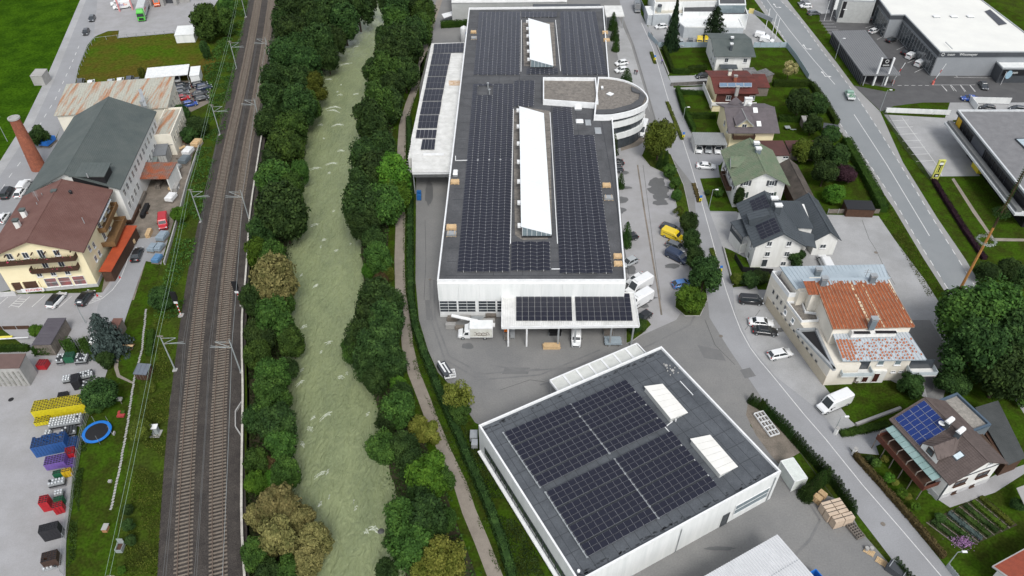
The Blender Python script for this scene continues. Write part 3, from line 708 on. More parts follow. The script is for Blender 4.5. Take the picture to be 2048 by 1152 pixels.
for x in (flat[3].x+1.2,flat[3].x+4.6,flat[3].x+10.4,flat[3].x+13.5,flat[3].x+20,flat[3].x+24):
 mb=MB();mb.box((x,yb,2.5),(.3,.3,4.95));mb.build('post',ALU if x<flat[3].x+6 else STEEL,cn)
 if x>flat[3].x+3:mb=MB();mb.box((x,yb+3.4,4.8),(.2,6.6,.35));mb.build('beam',ALU,cn)
def pvgrid(root,q,nx,ny,gap=.03,lift=.12,m=None,fm=None,th=.04,limit=None,name='solar_panel',cells=(0,0)):
 """panels as separate parts on a quad; each is a framed module"""
 u=(q[1]-q[0]);v=(q[3]-q[0]);nn=u.cross(v).normalized()
 if nn.z<0:nn=-nn
 for j in range(ny):
  for i in range(nx):
   a=bil(q,(i+gap)/nx,(j+gap)/ny);b=bil(q,(i+1-gap)/nx,(j+gap)/ny);c=bil(q,(i+1-gap)/nx,(j+1-gap)/ny);d=bil(q,(i+gap)/nx,(j+1-gap)/ny)
   mb=MB();up_=nn*lift;t=nn*th;mb.use(fm or PVF);mb.hexa([a+up_,b+up_,c+up_,d+up_,a+up_+t,b+up_+t,c+up_+t,d+up_+t])
   mb.use(m or PVM);k=.022;cx=(a+b+c+d)/4
   e=[p+(cx-p)*k+up_+t+nn*.006 for p in (a,b,c,d)]
   cu,cv=cells or (0,0)
   mb.add(e,[(0,1,2,3)]);mb.build(name,None,root)
for (q,nx,nm) in (([(1032,642),(1145,642),(1143,587),(1032,587)],9,'left'),([(1152,642),(1266,642),(1259,587),(1149,587)],9,'right')):
 pv=thing('solar_array',f'{nm} black solar array on the white front canopy','solar array',P(*q[0],CZ+.1),0,'solar arrays on the canopy')
 pvgrid(pv,poly(q,CZ+.15),nx,6,.03,.02)
# ---- saw-tooth roof lights ----
def rooflight(name,label,q,zlow,zhigh,root_p,tabs,group):
 """q = four top corners: TL, TR, BR, BL in the photo; left side high"""
 t=thing(name,label,'roof light',root_p,0,group)
 TLp,BL=P(*q[0],zhigh),P(*q[3],zhigh);TR,BR=P(*q[1],zlow),P(*q[2],zlow)
 xl=(TLp.x+BL.x)/2;TLp.x=BL.x=xl;xr=(TR.x+BR.x)/2;TR.x=BR.x=xr;BR.y=BL.y;TR.y=TLp.y
 n=int((TLp.y-BL.y)/1.05)
 for i in range(n):
  mb=MB();a,b=i/n,(i+1)/n-.012/n*4
  p0,p1=BL.lerp(TLp,a),BL.lerp(TLp,b);r0,r1=BR.lerp(TR,a),BR.lerp(TR,b)
  mb.slab([p0-Vector((.25,0,0)),r0+Vector((.15,0,0)),r1+Vector((.15,0,0)),p1-Vector((.25,0,0))],.12);mb.build('glazing_sheet',mat('white_roof_light',(.72,.75,.76),.45,(.66,.69,.70),.3,.5,fine=.02),t)
 b0=HZ-.6
 mb=MB();mb.add([(BL.x,BL.y+.1,b0),(BR.x,BR.y+.1,b0),(BR.x,BR.y+.1,zlow-.1),(BL.x,BL.y+.1,zhigh-.12)],[(0,1,2,3)])
 mb.add([(TLp.x,TLp.y-.1,b0),(TR.x,TR.y-.1,b0),(TR.x,TR.y-.1,zlow-.1),(TLp.x,TLp.y-.1,zhigh-.12)],[(3,2,1,0)])
 mb.add([(BL.x,BL.y+.1,b0),(BL.x,BL.y+.1,zhigh-.12),(TLp.x,TLp.y-.1,zhigh-.12),(TLp.x,TLp.y-.1,b0)],[(0,1,2,3),(3,2,1,0)])
 mb.add([(BR.x,BR.y+.1,b0),(BR.x,BR.y+.1,zlow-.1),(TR.x,TR.y-.1,zlow-.1),(TR.x,TR.y-.1,b0)],[(0,3,2,1),(0,1,2,3)])
 mb.build('upstand',GLASSB,t)
 mb=MB()
 for i in range(7):
  s=i/6;x=BL.x+(BR.x-BL.x)*s;z1=zhigh+(zlow-zhigh)*s-.15
  mb.box((x,BL.y+.06,(b0+z1)/2),(.07,.08,z1-b0))
 mb.build('glazing_bar',ALU,t)
 mb=MB();mb.box(((BL.x+BR.x)/2,BL.y-.1,b0+.12),(BR.x-BL.x+.3,.3,.24));mb.build('kerb',BLACK,t)
 for i in range(tabs):
  y=BL.y+1.2+(TLp.y-BL.y-2.2)*i/max(1,tabs-1);mb=MB();mb.box((xl-.55,y,zhigh-.65),(.75,1.0,.5));mb.build('smoke_vent',ALU,t)
 return t
rooflight('roof_light','short white saw-tooth roof light at the far end of the long hall roof',[(1058,36),(1100,46),(1103,127),(1062,118)],HZ+.1,HZ+2.0,P(1080,130,HZ-.6),6,'white saw-tooth roof lights')
rooflight('roof_light','long white saw-tooth roof light on the near half of the long hall roof',[(1042,212),(1088,226),(1100,466),(1043,453)],HZ+.1,HZ+2.0,P(1070,466,HZ-.6),7,'white saw-tooth roof lights')
def gpatch(q,z,name='gravel_strip',m=None,root=hall):
 mb=MB();mb.sheet(poly(q,z));mb.build(name,m or GRAVEL,root)
gpatch([(1026,222),(1045,214),(1100,222),(1104,460),(1095,478),(1045,480),(1030,470)],HZ-.592)
gpatch([(1045,45),(1108,45),(1112,132),(1048,132)],HZ-.592)
mb=MB()
for a,b in (((1027,218),(1021,487)),((1100,225),(1115,487)),((1043,40),(1042,143)),((1111,40),(1121,142)),((911,321),(1022,319)),((1103,538),(1120,538)),((911,312),(911,321))):
 mb.bar(P(*a,HZ-.5),P(*b,HZ-.5),.16,.12)
mb.build('cable_duct',ALU,hall)
# ---- solar rows on the long hall: east-west tents in columns ----
TP,RP=1.26,1.04
def tentmesh(sgn):
 mb=MB();dz=.24*sgn;L=TP/2-.02;h0,h1=(.32,.08) if sgn>0 else (.08,.32)
 def q(k,z):return [(-L+k,-RP/2+.04+k,h0+z),(L-k,-RP/2+.04+k,h1+z),(L-k,RP/2-.04-k,h1+z),(-L+k,RP/2-.04-k,h0+z)]
 mb.use(PVF);mb.hexa(q(0,0)+q(0,.035));mb.use(PVM);mb.add(q(.022,.041),[(0,1,2,3)])
 if sgn>0:mb.use(ALU);mb.box((-L-.02,-RP/2+.02,.22),(.07,.07,.3));mb.box((L+.02,RP/2,.1),(.06,.06,.14))
 return mb
TM={1:tentmesh(1).mesh('solar_panel'),-1:tentmesh(-1).mesh('solar_panel')}
def tents(label,q,limit,name='solar_array',skip=None,gapc=()):
 """q TL TR BR BL in the photo"""
 a,b,c,d=poly(q,HZ-.35);t=thing(name,label,'solar array',(d.x,d.y,HZ-.6),0,'solar arrays on the long hall roof')
 ny=int(round((a.y+b.y-c.y-d.y)/2/(RP+.012)));W=((b.x-a.x)+(c.x-d.x))/2;nx=max(2,int(round(W/TP)));sx=W/(nx*TP)
 far=MB();n=0
 y0=(c.y+d.y)/2;dy=((a.y+b.y)/2-y0)/ny
 for j in range(ny):
  y=y0+(j+.5)*dy;s=(j+.5)/ny;x0=d.x+(a.x-d.x)*s;x1=c.x+(b.x-c.x)*s
  pass
  for i in range(nx):
   x=x0+(x1-x0)*(i+.5)/nx
   if skip and skip(x,y):continue
   sg=1 if i % 2 else-1;n+=1
   if n<=limit:
    o=link('solar_panel',TM[sg],t,loc=(x-t.location.x,y-t.location.y,rnd.uniform(0,.015)))
   else:
    k=tentmesh(sg)
    for m_ in k.mats:far.use(m_)
    o_=len(far.v);far.v+=[(vx+x,vy+y,vz+HZ-.6) for vx,vy,vz in k.v];far.f+=[tuple(w+o_ for w in ff) for ff in k.f]
    far.mi+=[far.mats.index(k.mats[w]) for w in k.mi]
 if far.v:far.build('solar_panel_rows',None,t,kind='stuff')
 return t
tents('large solar array left of the long roof light on the hall roof',[(946,168),(1027,167),(1018,543),(914,543)],300,skip=lambda x,y:abs(x+7.0)<1.4 and abs(y-179)<2.5)
tents('small solar array above the long roof light, beside the gravel-roofed wing',[(1028,161),(1070,161),(1067,212),(1027,212)],0)
tents('small solar array at the front between the two large arrays',[(1022.5,483),(1099.5,483),(1100.5,541),(1021.5,541)],100)
tents('large solar array right of the long roof light on the hall roof',[(1105,214),(1180,214),(1226,546),(1119,546)],300,skip=lambda x,y:x>P(1144,250,HZ).x and y>P(1144,265,HZ).y)
tents('dark solar array left of the short roof light',[(958,23),(1041,23),(1039,149),(947,149)],0)
tents('dark solar array right of the short roof light',[(1120,23),(1191,23),(1215,149),(1124,149)],0)
tents('narrow solar strip behind the short roof light',[(1043,23),(1114,23),(1113,34),(1043,34)],0)
tents('narrow solar strip in front of the short roof light',[(1054,136),(1115,136),(1117,148),(1052,148)],0)
# ---- things on the hall roof ----
def pallet_mesh():
 mb=MB()
 for y in (-.35,-.175,0,.175,.35):mb.box((0,y,.13),(1.2,.12,.025))
 for x in (-.55,0,.55):
  for y in (-.35,0,.35):mb.box((x,y,.06),(.12,.1,.11))
 return mb.mesh('pallet',WOOD)
PALM=pallet_mesh()
def pallet(label,p,rz=0,load=None,s=1.0,group='pallets on the long hall roof'):
 t=thing('pallet',label,'pallet',p,rz,group);o=link('pallet_deck',PALM,t);o.scale=(s,s,1)
 if load:
  mb=MB()
  for k in range(4):mb.box((0,0,.2+k*.12),(1.15*s,.8*s,.09))
  mb.build('stacked_panels' if load!=WOOD else 'stacked_boards',load) if False else None
  o2=link('loaded_frames',mb.mesh('loaded_frames',load),t)
  mb=MB()
  for x in (-.4,.4):mb.box((x*s,0,.7),(.09,.8*s,.05))
  link('batten',mb.mesh('batten',WOOD),t)
 return t
zt=HZ-.6
for x,y,ld,s,lb in ((910,366,WOOD,1.6,'loaded wooden pallet on the left roof edge beside the white box'),(903,457,WOOD,1.7,'wooden pallet on the left roof edge nearer the front'),(903,470,STEEL,1.6,'grey pallet of fittings in front of the left pale pallet'),(1213,373,WOOD,1.5,'pale wooden pallet on the right roof edge, half way'),(1217,398,STEEL,1.6,'grey pallet of fittings on the right roof edge'),(1235,515,WOOD,1.35,'pale pallet near the front right roof corner'),(1236,530,WOOD,1.35,'second pale pallet in the front right roof corner, closer to the edge'),(947,66,WOOD,1.4,'pale pallet at the far left of the roof'),(1210,67,WOOD,1.4,'pale pallet at the far right of the roof'),(1213,82,WOOD,1.5,'pallet with boxes at the far right roof edge, the nearer one'),(948,78,STEEL,1.4,'dark pallet at the far left of the roof')):
 pallet(lb,P(x,y,zt),0,ld,s)
def roofbox(label,x,y,sz,z=zt,m=ALU,name='roof_hatch',cat='roof hatch',rz=0,group=None):
 t=thing(name,label,cat,P(x,y,z),rz,group);a,b,h=sz
 mb=MB();mb.box((0,0,h*.4),(a,b,h*.8));link('kerb',mb.mesh('kerb',STEEL),t)
 mb=MB();mb.hexa([(-a*.54,-b*.54,h*.8),(a*.54,-b*.54,h*.8),(a*.54,b*.54,h*.8),(-a*.54,b*.54,h*.8),(-a*.4,-b*.4,h*1.2),(a*.4,-b*.4,h*1.2),(a*.4,b*.4,h*1.2),(-a*.4,b*.4,h*1.2)]);link('dome',mb.mesh('dome',m),t)
 return t
roofbox('white domed roof hatch right of the wing, the upper one',1156,218,(1.7,1.6,.5),group='roof hatches')
roofbox('white domed roof hatch right of the wing, the lower one',1159,245,(1.7,1.6,.5),group='roof hatches')
roofbox('grey flat roof hatch beside the lower white dome',1176,246,(1.3,2.6,.2),m=STEEL)
roofbox('grey service mat at the right edge of the hall roof',1196,262,(1.4,2.8,.14),m=STEEL)
roofbox('white ventilation box on the left roof edge',911,349,(1.0,1.8,.7))
for x,y,lb in ((976,176,'slim vent pipe with cap on the hall roof, the upper one'),(979,189,'slim vent pipe on the hall roof, the lower one')):
 p=P(x,y,zt);mb=MB();mb.lathe([(.18,0),(.18,1.3),(.32,1.32),(.32,1.5),(.1,1.6)],10,p);tag(mb.build('vent_pipe',STEEL),lb,'vent pipe','vent pipes on the hall roof')
# ---- gravel-roofed wing and oval office ----
OZ=10.4
wing=thing('stair_wing','narrow gravel-roofed roof wing with high white parapet on the hall roof','roof wing',P(1140,200,zt))
wq=[(1086,199),(1197,207),(1192,155),(1086,154)]
wf=[(p.x,p.y) for p in poly(wq,OZ)]
flatroof(wing,wf,OZ-.9,ALU,GRAVEL,ALU,.9,.3,zt)
off=thing('oval_office','rounded white office building with ribbon windows and gravel roof','office',P(1235,284))
oval=[(1188,231),(1196,154.5),(1212,154.5),(1228,156),(1252,161),(1272,170),(1286,180),(1296,192),(1297,203),(1287,213),(1263,223),(1228,230.5),(1208,231.5)]
op=[(p.x,p.y) for p in poly(oval,OZ)]
oc=Vector((sum(p[0] for p in op)/len(op),sum(p[1] for p in op)/len(op)))
def chaikin(pts,keep):
 out=[];n=len(pts)
 for i in range(n):
  a,b=Vector(pts[i]),Vector(pts[(i+1) % n])
  if i in keep or (i+1) % n in keep:
   out.append(tuple(a)) if i in keep else out.append(tuple(a.lerp(b,.25)))
   if (i+1) % n in keep:pass
   else:out.append(tuple(a.lerp(b,.75)))
  else:out+=[tuple(a.lerp(b,.25)),tuple(a.lerp(b,.75))]
 return out
op=chaikin(op,{0,1})
flatroof(off,op,OZ-.35,ALU,GRAVEL,ALU,.45,.35,OZ-1.4,'top_band')
def shrink(pts,d):return [tuple(Vector(p)+(oc-Vector(p)).normalized()*d) for p in pts]
op2=shrink(op,.45);op3=shrink(op,.9)
for z0,z1,fp,m,nm in ((9.0-1.0,OZ-1.4,op3,GLASS,'ribbon_window'),(6.4,8.0,op2,WHITE,'white_band'),(4.6,6.4,op3,GLASS,'ribbon_window'),(3.0,4.6,op2,WHITE,'white_band'),(0,3.0,op3,GLASS,'ground_floor_glazing')):
 mb=MB();mb.prism(fp,z0,z1,True,True);mb.build(nm,m,off)
mb=MB()
for z0,z1 in ((8.0,9.0),(4.6,6.4),(.1,3.0)):
 for i in range(2,len(op3)):
  p=Vector(op3[i])+(Vector(op3[i])-oc).normalized()*.03;mb.box((p.x,p.y,(z0+z1)/2),(.1,.1,z1-z0-.02))
mb.build('mullion',DARKM,off)
q=[(1262,172),(1280,181),(1291,192),(1284,208),(1261,218),(1228,225.5),(1192,228),(1192,219),(1225,218),(1262,208),(1278,197),(1280,186),(1264,181)]
mb=MB();mb.prism(poly(q,OZ+.12),OZ-.3,OZ+.1);mb.build('dark_roof_border',ROOFD,off)
roofbox('small glass dome in the middle of the oval office roof',1220,189.5,(1.4,1.4,.35),OZ-.33,rz=.8)
roofbox('small white box near the upper edge of the oval office roof',1204,178,(.6,.9,.6),OZ-.33)
ramp=[(1243,275),(1262,268),(1278,256),(1288,240),(1290,228)]
w_=smooth(PP(ramp,1.0),2);mb=MB()
for a,b in zip(w_,w_[1:]):mb.bar(a-Vector((0,0,.5)),b-Vector((0,0,.5)),.2,1.0)
tag(mb.build('curved_wall',WHITE2),'low curved white wall round the foot of the oval office','wall')
# =============== WEST ANNEXE ===============
AZ=6.2
ann=thing('annexe','white metal-roofed annexe along the west side of the long hall with eight solar blocks','annexe',P(860,345))
aq=poly([(863,86),(934,84),(901,343),(824,344),(822,278)],AZ)
x_l=aq[2].x
mb=MB();mb.prism([(aq[0].x,aq[0].y),(foot[3].x-.05,aq[1].y),(foot[0].x-.05,aq[2].y+7),(aq[4].x,aq[2].y+7),(aq[4].x,aq[4].y)],0,AZ-.7);mb.build('wall',WHITE2,ann)
mb=MB();mb.prism([(p.x,p.y) for p in aq],AZ-.7,AZ-.1,True,True);mb.build('fascia',ALU,ann)
qa=[aq[3],aq[2],aq[1],aq[0]];qa[0]=aq[4];qa=[Vector(p) for p in (aq[4],Vector((aq[1].x+(aq[2].x-aq[1].x)*(aq[1].y-aq[4].y)/(aq[1].y-aq[2].y),aq[4].y,AZ)),aq[1],aq[0])]
wr=mat('white_roof_sheet',(.62,.62,.60),.6)
mb=MB()
k=60
for i in range(k):
 y=aq[3].y+(aq[0].y-aq[3].y)*i/k;xl=aq[4].x if y<aq[4].y else aq[4].x+(aq[0].x-aq[4].x)*(y-aq[4].y)/(aq[0].y-aq[4].y);xr=aq[2].x+(aq[1].x-aq[2].x)*(y-aq[2].y)/(aq[1].y-aq[2].y)
 mb.box(((xl+xr)/2,y,AZ-.08),(xr-xl,.06,.05))
mb.build('roof_seam',wr,ann)
mb=MB();mb.sheet([(p.x,p.y,AZ-.09) for p in aq]);mb.build('roof_sheet',wr,ann)
gpatch([(863,86),(935,84),(905,320),(892,320),(905,102),(868,100)],AZ+.02,'raised_roof_edge',wr,ann) if False else None
BL8=[((866,107),(927,105),(928,86),(868,88)),((860.5,130),(898,129.5),(902,107),(865,107.5)),((855.5,153),(893,152.5),(897,130.5),(860,131)),((850.5,177.5),(888,177),(892.5,153.5),(855,154)),((845,202.5),(883,202),(888,178),(850,178.5)),((839.5,229.5),(879,229),(883.5,203),(845,203.5)),((835,257),(874,256.5),(878,230),(839,230.5)),((841,300),(869,300),(874,259),(831,259))]
for i,b in enumerate(BL8):
 pv=thing('solar_array',ordw(i)+' dark solar block on the white annexe roof, counted from the far end','solar array',P(*b[0],AZ),0,'solar blocks on the annexe')
 if i<7:pvgrid(pv,poly(b,AZ+.1),8 if i==0 else 5,2,.02,.03)
 else:
  pvgrid(pv,poly([(831,277),(871.5,277),(874,259),(833.5,259)],AZ+.1),5,1,.035,.03);pvgrid(pv,poly([(841,300),(869,300),(871.3,278),(845,278)],AZ+.1),4,1,.035,.03)
mb=MB();mb.box(tuple(P(867,309,AZ+.15)),(4.9,.7,.3));mb.build('roof_duct',ALU,ann)
mb=MB();a,b=P(842,346),P(842,400);
for x in (aq[3].x+.2,aq[2].x-.3):mb.box((x,aq[3].y+.3,AZ/2-.4),(.25,.25,AZ-.6))
mb.build('post',STEEL,ann)
gpatch([(897,161),(922,161),(922,171),(898,171)],AZ-.05,'rust_stain',mat('rust_stain',(.42,.27,.15),.9,(.6,.5,.4),1.2,.8),ann)
t=thing('storage_tank','white cylindrical tank with a blue emblem beside the long hall','tank',P(929,84));mb=MB();mb.lathe([(1.15,0),(1.2,.1),(1.2,4.4),(1.1,4.8),(.6,5.1),(.15,5.25),(.15,5.4)],24);link('tank_shell',mb.mesh('tank_shell',ALU,smooth=True),t)
mb=MB()
for i in range(5):
 a0,a1=-1.1+i*.2,-1.1+(i+1)*.2-0
 mb.add([(1.215*math.cos(a0),1.215*math.sin(a0),2.6+.1*i),(1.215*math.cos(a1),1.215*math.sin(a1),2.6+.1*i),(1.215*math.cos(a1),1.215*math.sin(a1),3.6+.05*i),(1.215*math.cos(a0),1.215*math.sin(a0),3.7+.05*i)],[(0,1,2,3)])
link('blue_emblem',mb.mesh('blue_emblem',BLUE),t)
# =============== FAR WHITE HALL ===============
fh=thing('white_hall','pale ribbed warehouse at the top edge behind the long hall','warehouse',P(1000,18))
fz=7.0
fq=poly([(903,5),(1134,3),(1134,-60),(905,-60)],fz);mb=MB();mb.prism([(p.x,p.y) for p in fq],0,fz);mb.build('wall',mat('ribbed_cladding',(.45,.46,.45),.7,(.38,.39,.38),.5,.5),fh)
mb=MB();a,b=fq[0],fq[1]
for i in range(60):x=a.x+(b.x-a.x)*(i+.5)/60;mb.box((x,a.y-.04,fz/2),(.25,.08,fz-.1))
mb.build('cladding_rib',mat('ribbed_cladding',(.45,.46,.45)),fh)
mb=MB();mb.slab([p+Vector((0,-.3 if i<2 else 0,.1)) for i,p in enumerate(fq)],.2);mb.build('roof',wr,fh)
mb=MB();q=poly([(883,28),(905,22),(905,30),(888,36)],2.6);mb.slab(q,.12);mb.build('porch_roof',ALU,fh)
lt=thing('connecting_roof','dark flat connecting roof between the warehouse and the long hall','roof',P(1130,15));mb=MB();q=poly([(1066,14),(1201,13),(1201,8),(1066,8)],8.2);mb.prism([(p.x,p.y) for p in q],0,8.2);mb.build('roof',DARKM,lt)
sc_=thing('small_canopy','small white canopy roof at the far right corner of the long hall','canopy',P(1235,40));mb=MB();q=poly([(1212,33),(1249,32),(1243,11),(1208,11)],4.2);mb.slab(q,.3);mb.build('roof',wr,sc_)
mb=MB()
for p in q[:2]:mb.box((p.x-.3 if p is q[1] else p.x+.3,p.y+.3,2),(.2,.2,3.9))
mb.build('post',STEEL,sc_)
# =============== SMALLER HALL ===============
SZ=7.3
F3=Fr((957,850),(1323,692),(1567,940),SZ)
h2=thing('small_hall','square white industrial hall with dark roof and four solar fields in the foreground','factory hall',F3.pt(F3.L/2,0,0))
fp=[(p.x,p.y) for p in F3.foot()]
flatroof(h2,fp,SZ-.45,WHITE,ROOFD2,ALU,.45,.28,0)
mb=MB();zz=SZ-.42
for i in range(18):
 a=1.5+i*(F3.L-2)/18;mb.bar(F3.pt(a,.6,zz),F3.pt(a,F3.D-.6,zz),.07,.012)
for i in range(9):
 b=1.8+i*(F3.D-3)/9;mb.bar(F3.pt(.6,b,zz+.006),F3.pt(F3.L-.6,b,zz+.006),.06,.012)
mb.build('felt_seam',FS,h2)
mb=MB()
for i in range(70):
 t=rnd.random()*F3.L;w0=rnd.uniform(.15,.8);b0=F3.D-.7-rnd.random()*.5;mb.bar(F3.pt(t,b0,zz+.01),F3.pt(t+w0,b0+rnd.uniform(-.1,.1),zz+.01),.18,.02)
 t=rnd.random()*F3.L;b0=.6+rnd.random()*.5;mb.bar(F3.pt(t,b0,zz+.01),F3.pt(t+w0,b0+rnd.uniform(-.1,.1),zz+.01),.15,.02)
mb.build('felt_patch',FS,h2,kind='stuff')
GW=mat('greenish_glass',(.035,.05,.045),.1,(.06,.08,.07),.5,.5,spec=.8,fine=0)
n=15
for i in range(n):
 t=2.0+i*1.8;p,o=F3.side(3,t+.9,2.9,.03);window(h2,p,o,1.74,2.4,DARKM,GW,2,3,depth=.06)
mb=MB();a,b=F3.pt(-.25,.2,.9),F3.pt(-.25,F3.D-.2,.9);mb.bar(a,b,.5,.25);mb.build('plinth_ledge',ALU,h2)
p,o=F3.side(2,F3.L-4.6,2.9,.03);window(h2,p,o,6.6,2.6,ALU,GLASSB,1,2,depth=.1)
p,o=F3.side(2,F3.L-9.4,1.6,.03);window(h2,p,o,1.3,3.1,DARKM,GLASS,1,3)
mb=MB()
for t,z1 in ((F3.L-.9,6.4),(F3.L-18.3,6.4)):
 p,o=F3.side(2,t,0,.12);mb.tube(p,p+Vector((0,0,z1)),.08,8)
mb.build('downpipe',STEEL,h2)
for k,(q,lb) in enumerate((([(1288,772),(1325,767),(1376,825),(1342,838)],'white wedge-shaped skylight on the square hall, the one further back'),([(1380,877),(1420,869),(1476,933),(1441,950)],'white wedge-shaped skylight on the square hall, the nearer one'))):
 t=thing('skylight',lb,'skylight',P(*q[3],SZ-.42),0,'skylights on the square hall')
 hi,lo_=SZ+.75,SZ+.05
 a,b=P(*q[0],hi),P(*q[3],hi);c,d=P(*q[2],lo_),P(*q[1],lo_)
 for i in range(6):
  mb=MB();s0,s1=i/6,(i+1)/6-.006;mb.slab([b.lerp(a,s0),c.lerp(d,s0),c.lerp(d,s1),b.lerp(a,s1)],.1);mb.build('glazing_sheet',mat('cream_roof_light',(.74,.73,.69),.5,(.66,.65,.61),.5,.5,fine=.02),t)
 z0=SZ-.44;ce=(a+b+c+d)/4
 def low(p,z):q_=p.lerp(ce,.06);return Vector((q_.x,q_.y,z))
 mb=MB();A=[low(p,z0) for p in (b,c,d,a)];B=[low(b,hi-.12),low(c,lo_-.12),low(d,lo_-.12),low(a,hi-.12)]
 mb.hexa(A+B);mb.build('upstand',mat('translucent_side',(.45,.46,.44),.5),t)
 mb=MB()
 for i in range(5):s=(i+.5)/5;mb.bar(A[0].lerp(A[1],s)+Vector((0,0,.02)),B[0].lerp(B[1],s),.05,.05)
 mb.build('glazing_bar',ALU,t)
u,v=F3.u,F3.v
SF=[([(437,640),(828,447),(608,163),(225,325)],'left field at the back'),([(836,445),(1165,290),(925,22),(612,163)],'right field at the back'),([(708,1042),(1110,820),(858,480),(468,668)],'left field at the front'),([(1118,818),(1455,632),(1188,316),(865,478)],'right field at the front')]
for q,lb in SF:
 q=[(930+x*.3472,752+y*.3472) for x,y in q]
 q=poly(q,SZ-.1);pv=thing('solar_array',f'flat black solar field on the square hall roof, {lb}','solar array',(q[0].x,q[0].y,SZ-.42),0,'solar fields on the square hall')
 L=(q[1]-q[0]).length;D=(q[3]-q[0]).length
 nx=int(round(L/1.15));rows=12;groups=[(0,2),(2,5),(5,8),(8,11),(11,12)] if False else None
 ny=11;y=0;g=.022
 br=[0,2,5,8,11]
 tot=ny+.24*3;yy=[]
 cur=0
 for j in range(ny):
  if j in (2,5,8):cur+=.24
  yy.append((cur/tot,(cur+1)/tot));cur+=1
 for j,(t0,t1) in enumerate(yy):
  qq=[bil(q,0,t0+.004),bil(q,1,t0+.004),bil(q,1,t1-.004),bil(q,0,t1-.004)]
  tl=Vector((0,0,.10))
  pvgrid(pv,[qq[0],qq[1],qq[2]+Vector((0,0,.08)),qq[3]+Vector((0,0,.08))],nx,1,.014,.02,fm=mat('bright_solar_frame',(.36,.37,.39),.4,metal=.3,fine=0))
 mb=MB();e0,e1=bil(q,-.012,0),bil(q,-.012,1);mb.bar(e0-Vector((0,0,.1)),e1-Vector((0,0,.1)),.14,.2)
 for t0 in [a_[0] for a_ in yy]+[1]:
  mb.box(tuple(bil(q,-.012,t0)+Vector((0,0,.03))),(.3,.14,.2))
 mb.build('ballast_rail',STEEL,pv)
mb=MB()
for a,b in (((1266,779),(1320,843)),((1320,843),(1430,966)),((1333,852),(1345,843)),((1360,762),(1386,790))):mb.bar(P(*a,SZ-.3),P(*b,SZ-.3),.12,.1)
mb.build('cable_duct',ALU,h2)
mb=MB();mb.lathe([(.22,0),(.22,.3),(.1,.34),(.1,.5)],14,P(1157,1143,SZ-.43));mb.lathe([(.12,0),(.12,.5)],8,P(1351,842,SZ-.43));mb.build('roof_outlet',ALU,h2)
def pebble_pile(label,x,y,n,z):
 t=thing('roof_vent',label,'vent caps',P(x,y,z))
 for i in range(n):
  a=i*2.4;r_=.22*math.sqrt(i);mb=MB();k=.12+.16*(i==0);mb.lathe([(k,0),(k,.1),(k*.8,.16),(k*.4,.2)],12,(r_*2*math.cos(a),r_*2*math.sin(a),0));link('cap',mb.mesh('cap',CONC),t)
pebble_pile('cluster of round pale vent caps on the square hall roof',1345,741,9,SZ-.42)
pebble_pile('pair of small pale caps on the square hall roof',1332,731,3,SZ-.42)
cz=4.6
s4=thing('side_canopy','white canopy with seven translucent bays on the back side of the square hall','canopy',P(1190,740))
ca,cb=P(1100,762,cz),P(1272,686,cz);cc=P(1289,704,cz);dv=(cc-cb);vv=Vector((F3.v.x,F3.v.y,0))
wd=abs(dv.x*vv.x+dv.y*vv.y);uu=Vector((F3.u.x,F3.u.y,0));Lc=(cb-ca).dot(uu)
base_b=F3.pt(0,0,0);a0=(ca-base_b);sa=a0.dot(uu)
def cp(a,b,z):return F3.pt(sa+a,-b,z)
W_=max(2.6,-(ca-base_b).dot(vv))
mb=MB()
for a in (0,Lc):mb.bar(cp(a,0,cz),cp(a,W_,cz),.2,.5)
for b in (0.15,W_):mb.bar(cp(0,b,cz),cp(Lc,b,cz),.25,.5)
for i in range(1,7):mb.bar(cp(Lc*i/7,0,cz+.02),cp(Lc*i/7,W_,cz+.02),.35,.3)
mb.build('canopy_frame',ALU,s4)
for i in range(7):
 mb=MB();a,b=Lc*i/7+.2,Lc*(i+1)/7-.2;mb.slab([cp(a,.3,cz+.06),cp(a,W_-.15,cz+.06),cp(b,W_-.15,cz+.06),cp(b,.3,cz+.06)],.04);mb.build('translucent_bay',mat('milky_glazing',(.58,.59,.56),.4,(.48,.49,.46),.7,.6),s4)
mb=MB()
for a in (.2,Lc/2,Lc-.2):mb.box(tuple(cp(a,W_-.1,cz/2)),(.14,.14,cz))
mb.build('post',STEEL,s4)
# =============== CORRUGATED SHED AT THE BOTTOM ===============
KZ=5.5
F5=Fr((1395,1160),(1555,1069),(1665,1190),KZ)
k5=thing('corrugated_shed','low shed with pale corrugated roof at the bottom edge','shed',F5.pt(F5.L/2,0,0))
f5=F5.sub(-12,F5.L,0,F5.D+6)
mb=MB();mb.prism(f5.sub(.3,f5.L-.3,.3,f5.D-.3).foot(),0,KZ-.2);mb.build('wall',WHITE2,k5)
mb=MB();q=[f5.pt(0,0,KZ),f5.pt(f5.L,0,KZ),f5.pt(f5.L,f5.D,KZ),f5.pt(0,f5.D,KZ)]
mb.slab([p-Vector((0,0,.02)) for p in q],.1);mb.build('roof_deck',wr,k5)
mb=MB();corr(mb,[p+Vector((0,0,.02)) for p in q],64,.13);mb.build('corrugated_sheet',mat('pale_corrugated',(.56,.57,.58),.5,(.48,.49,.50),.4,.5,fine=.04),k5)
mb=MB();a=12+.50*F5.L
mb.bar(f5.pt(0,4.2,KZ+.11),f5.pt(f5.L,4.2,KZ+.11),.06,.03);mb.build('sheet_lap',STEEL,k5)
bt=thing('skip_container','blue open steel container partly in view at the bottom edge','container',P(1635,1155));
fb=Fr((1618,1146),(1632,1138),(1650,1165),1.6);mb=MB()
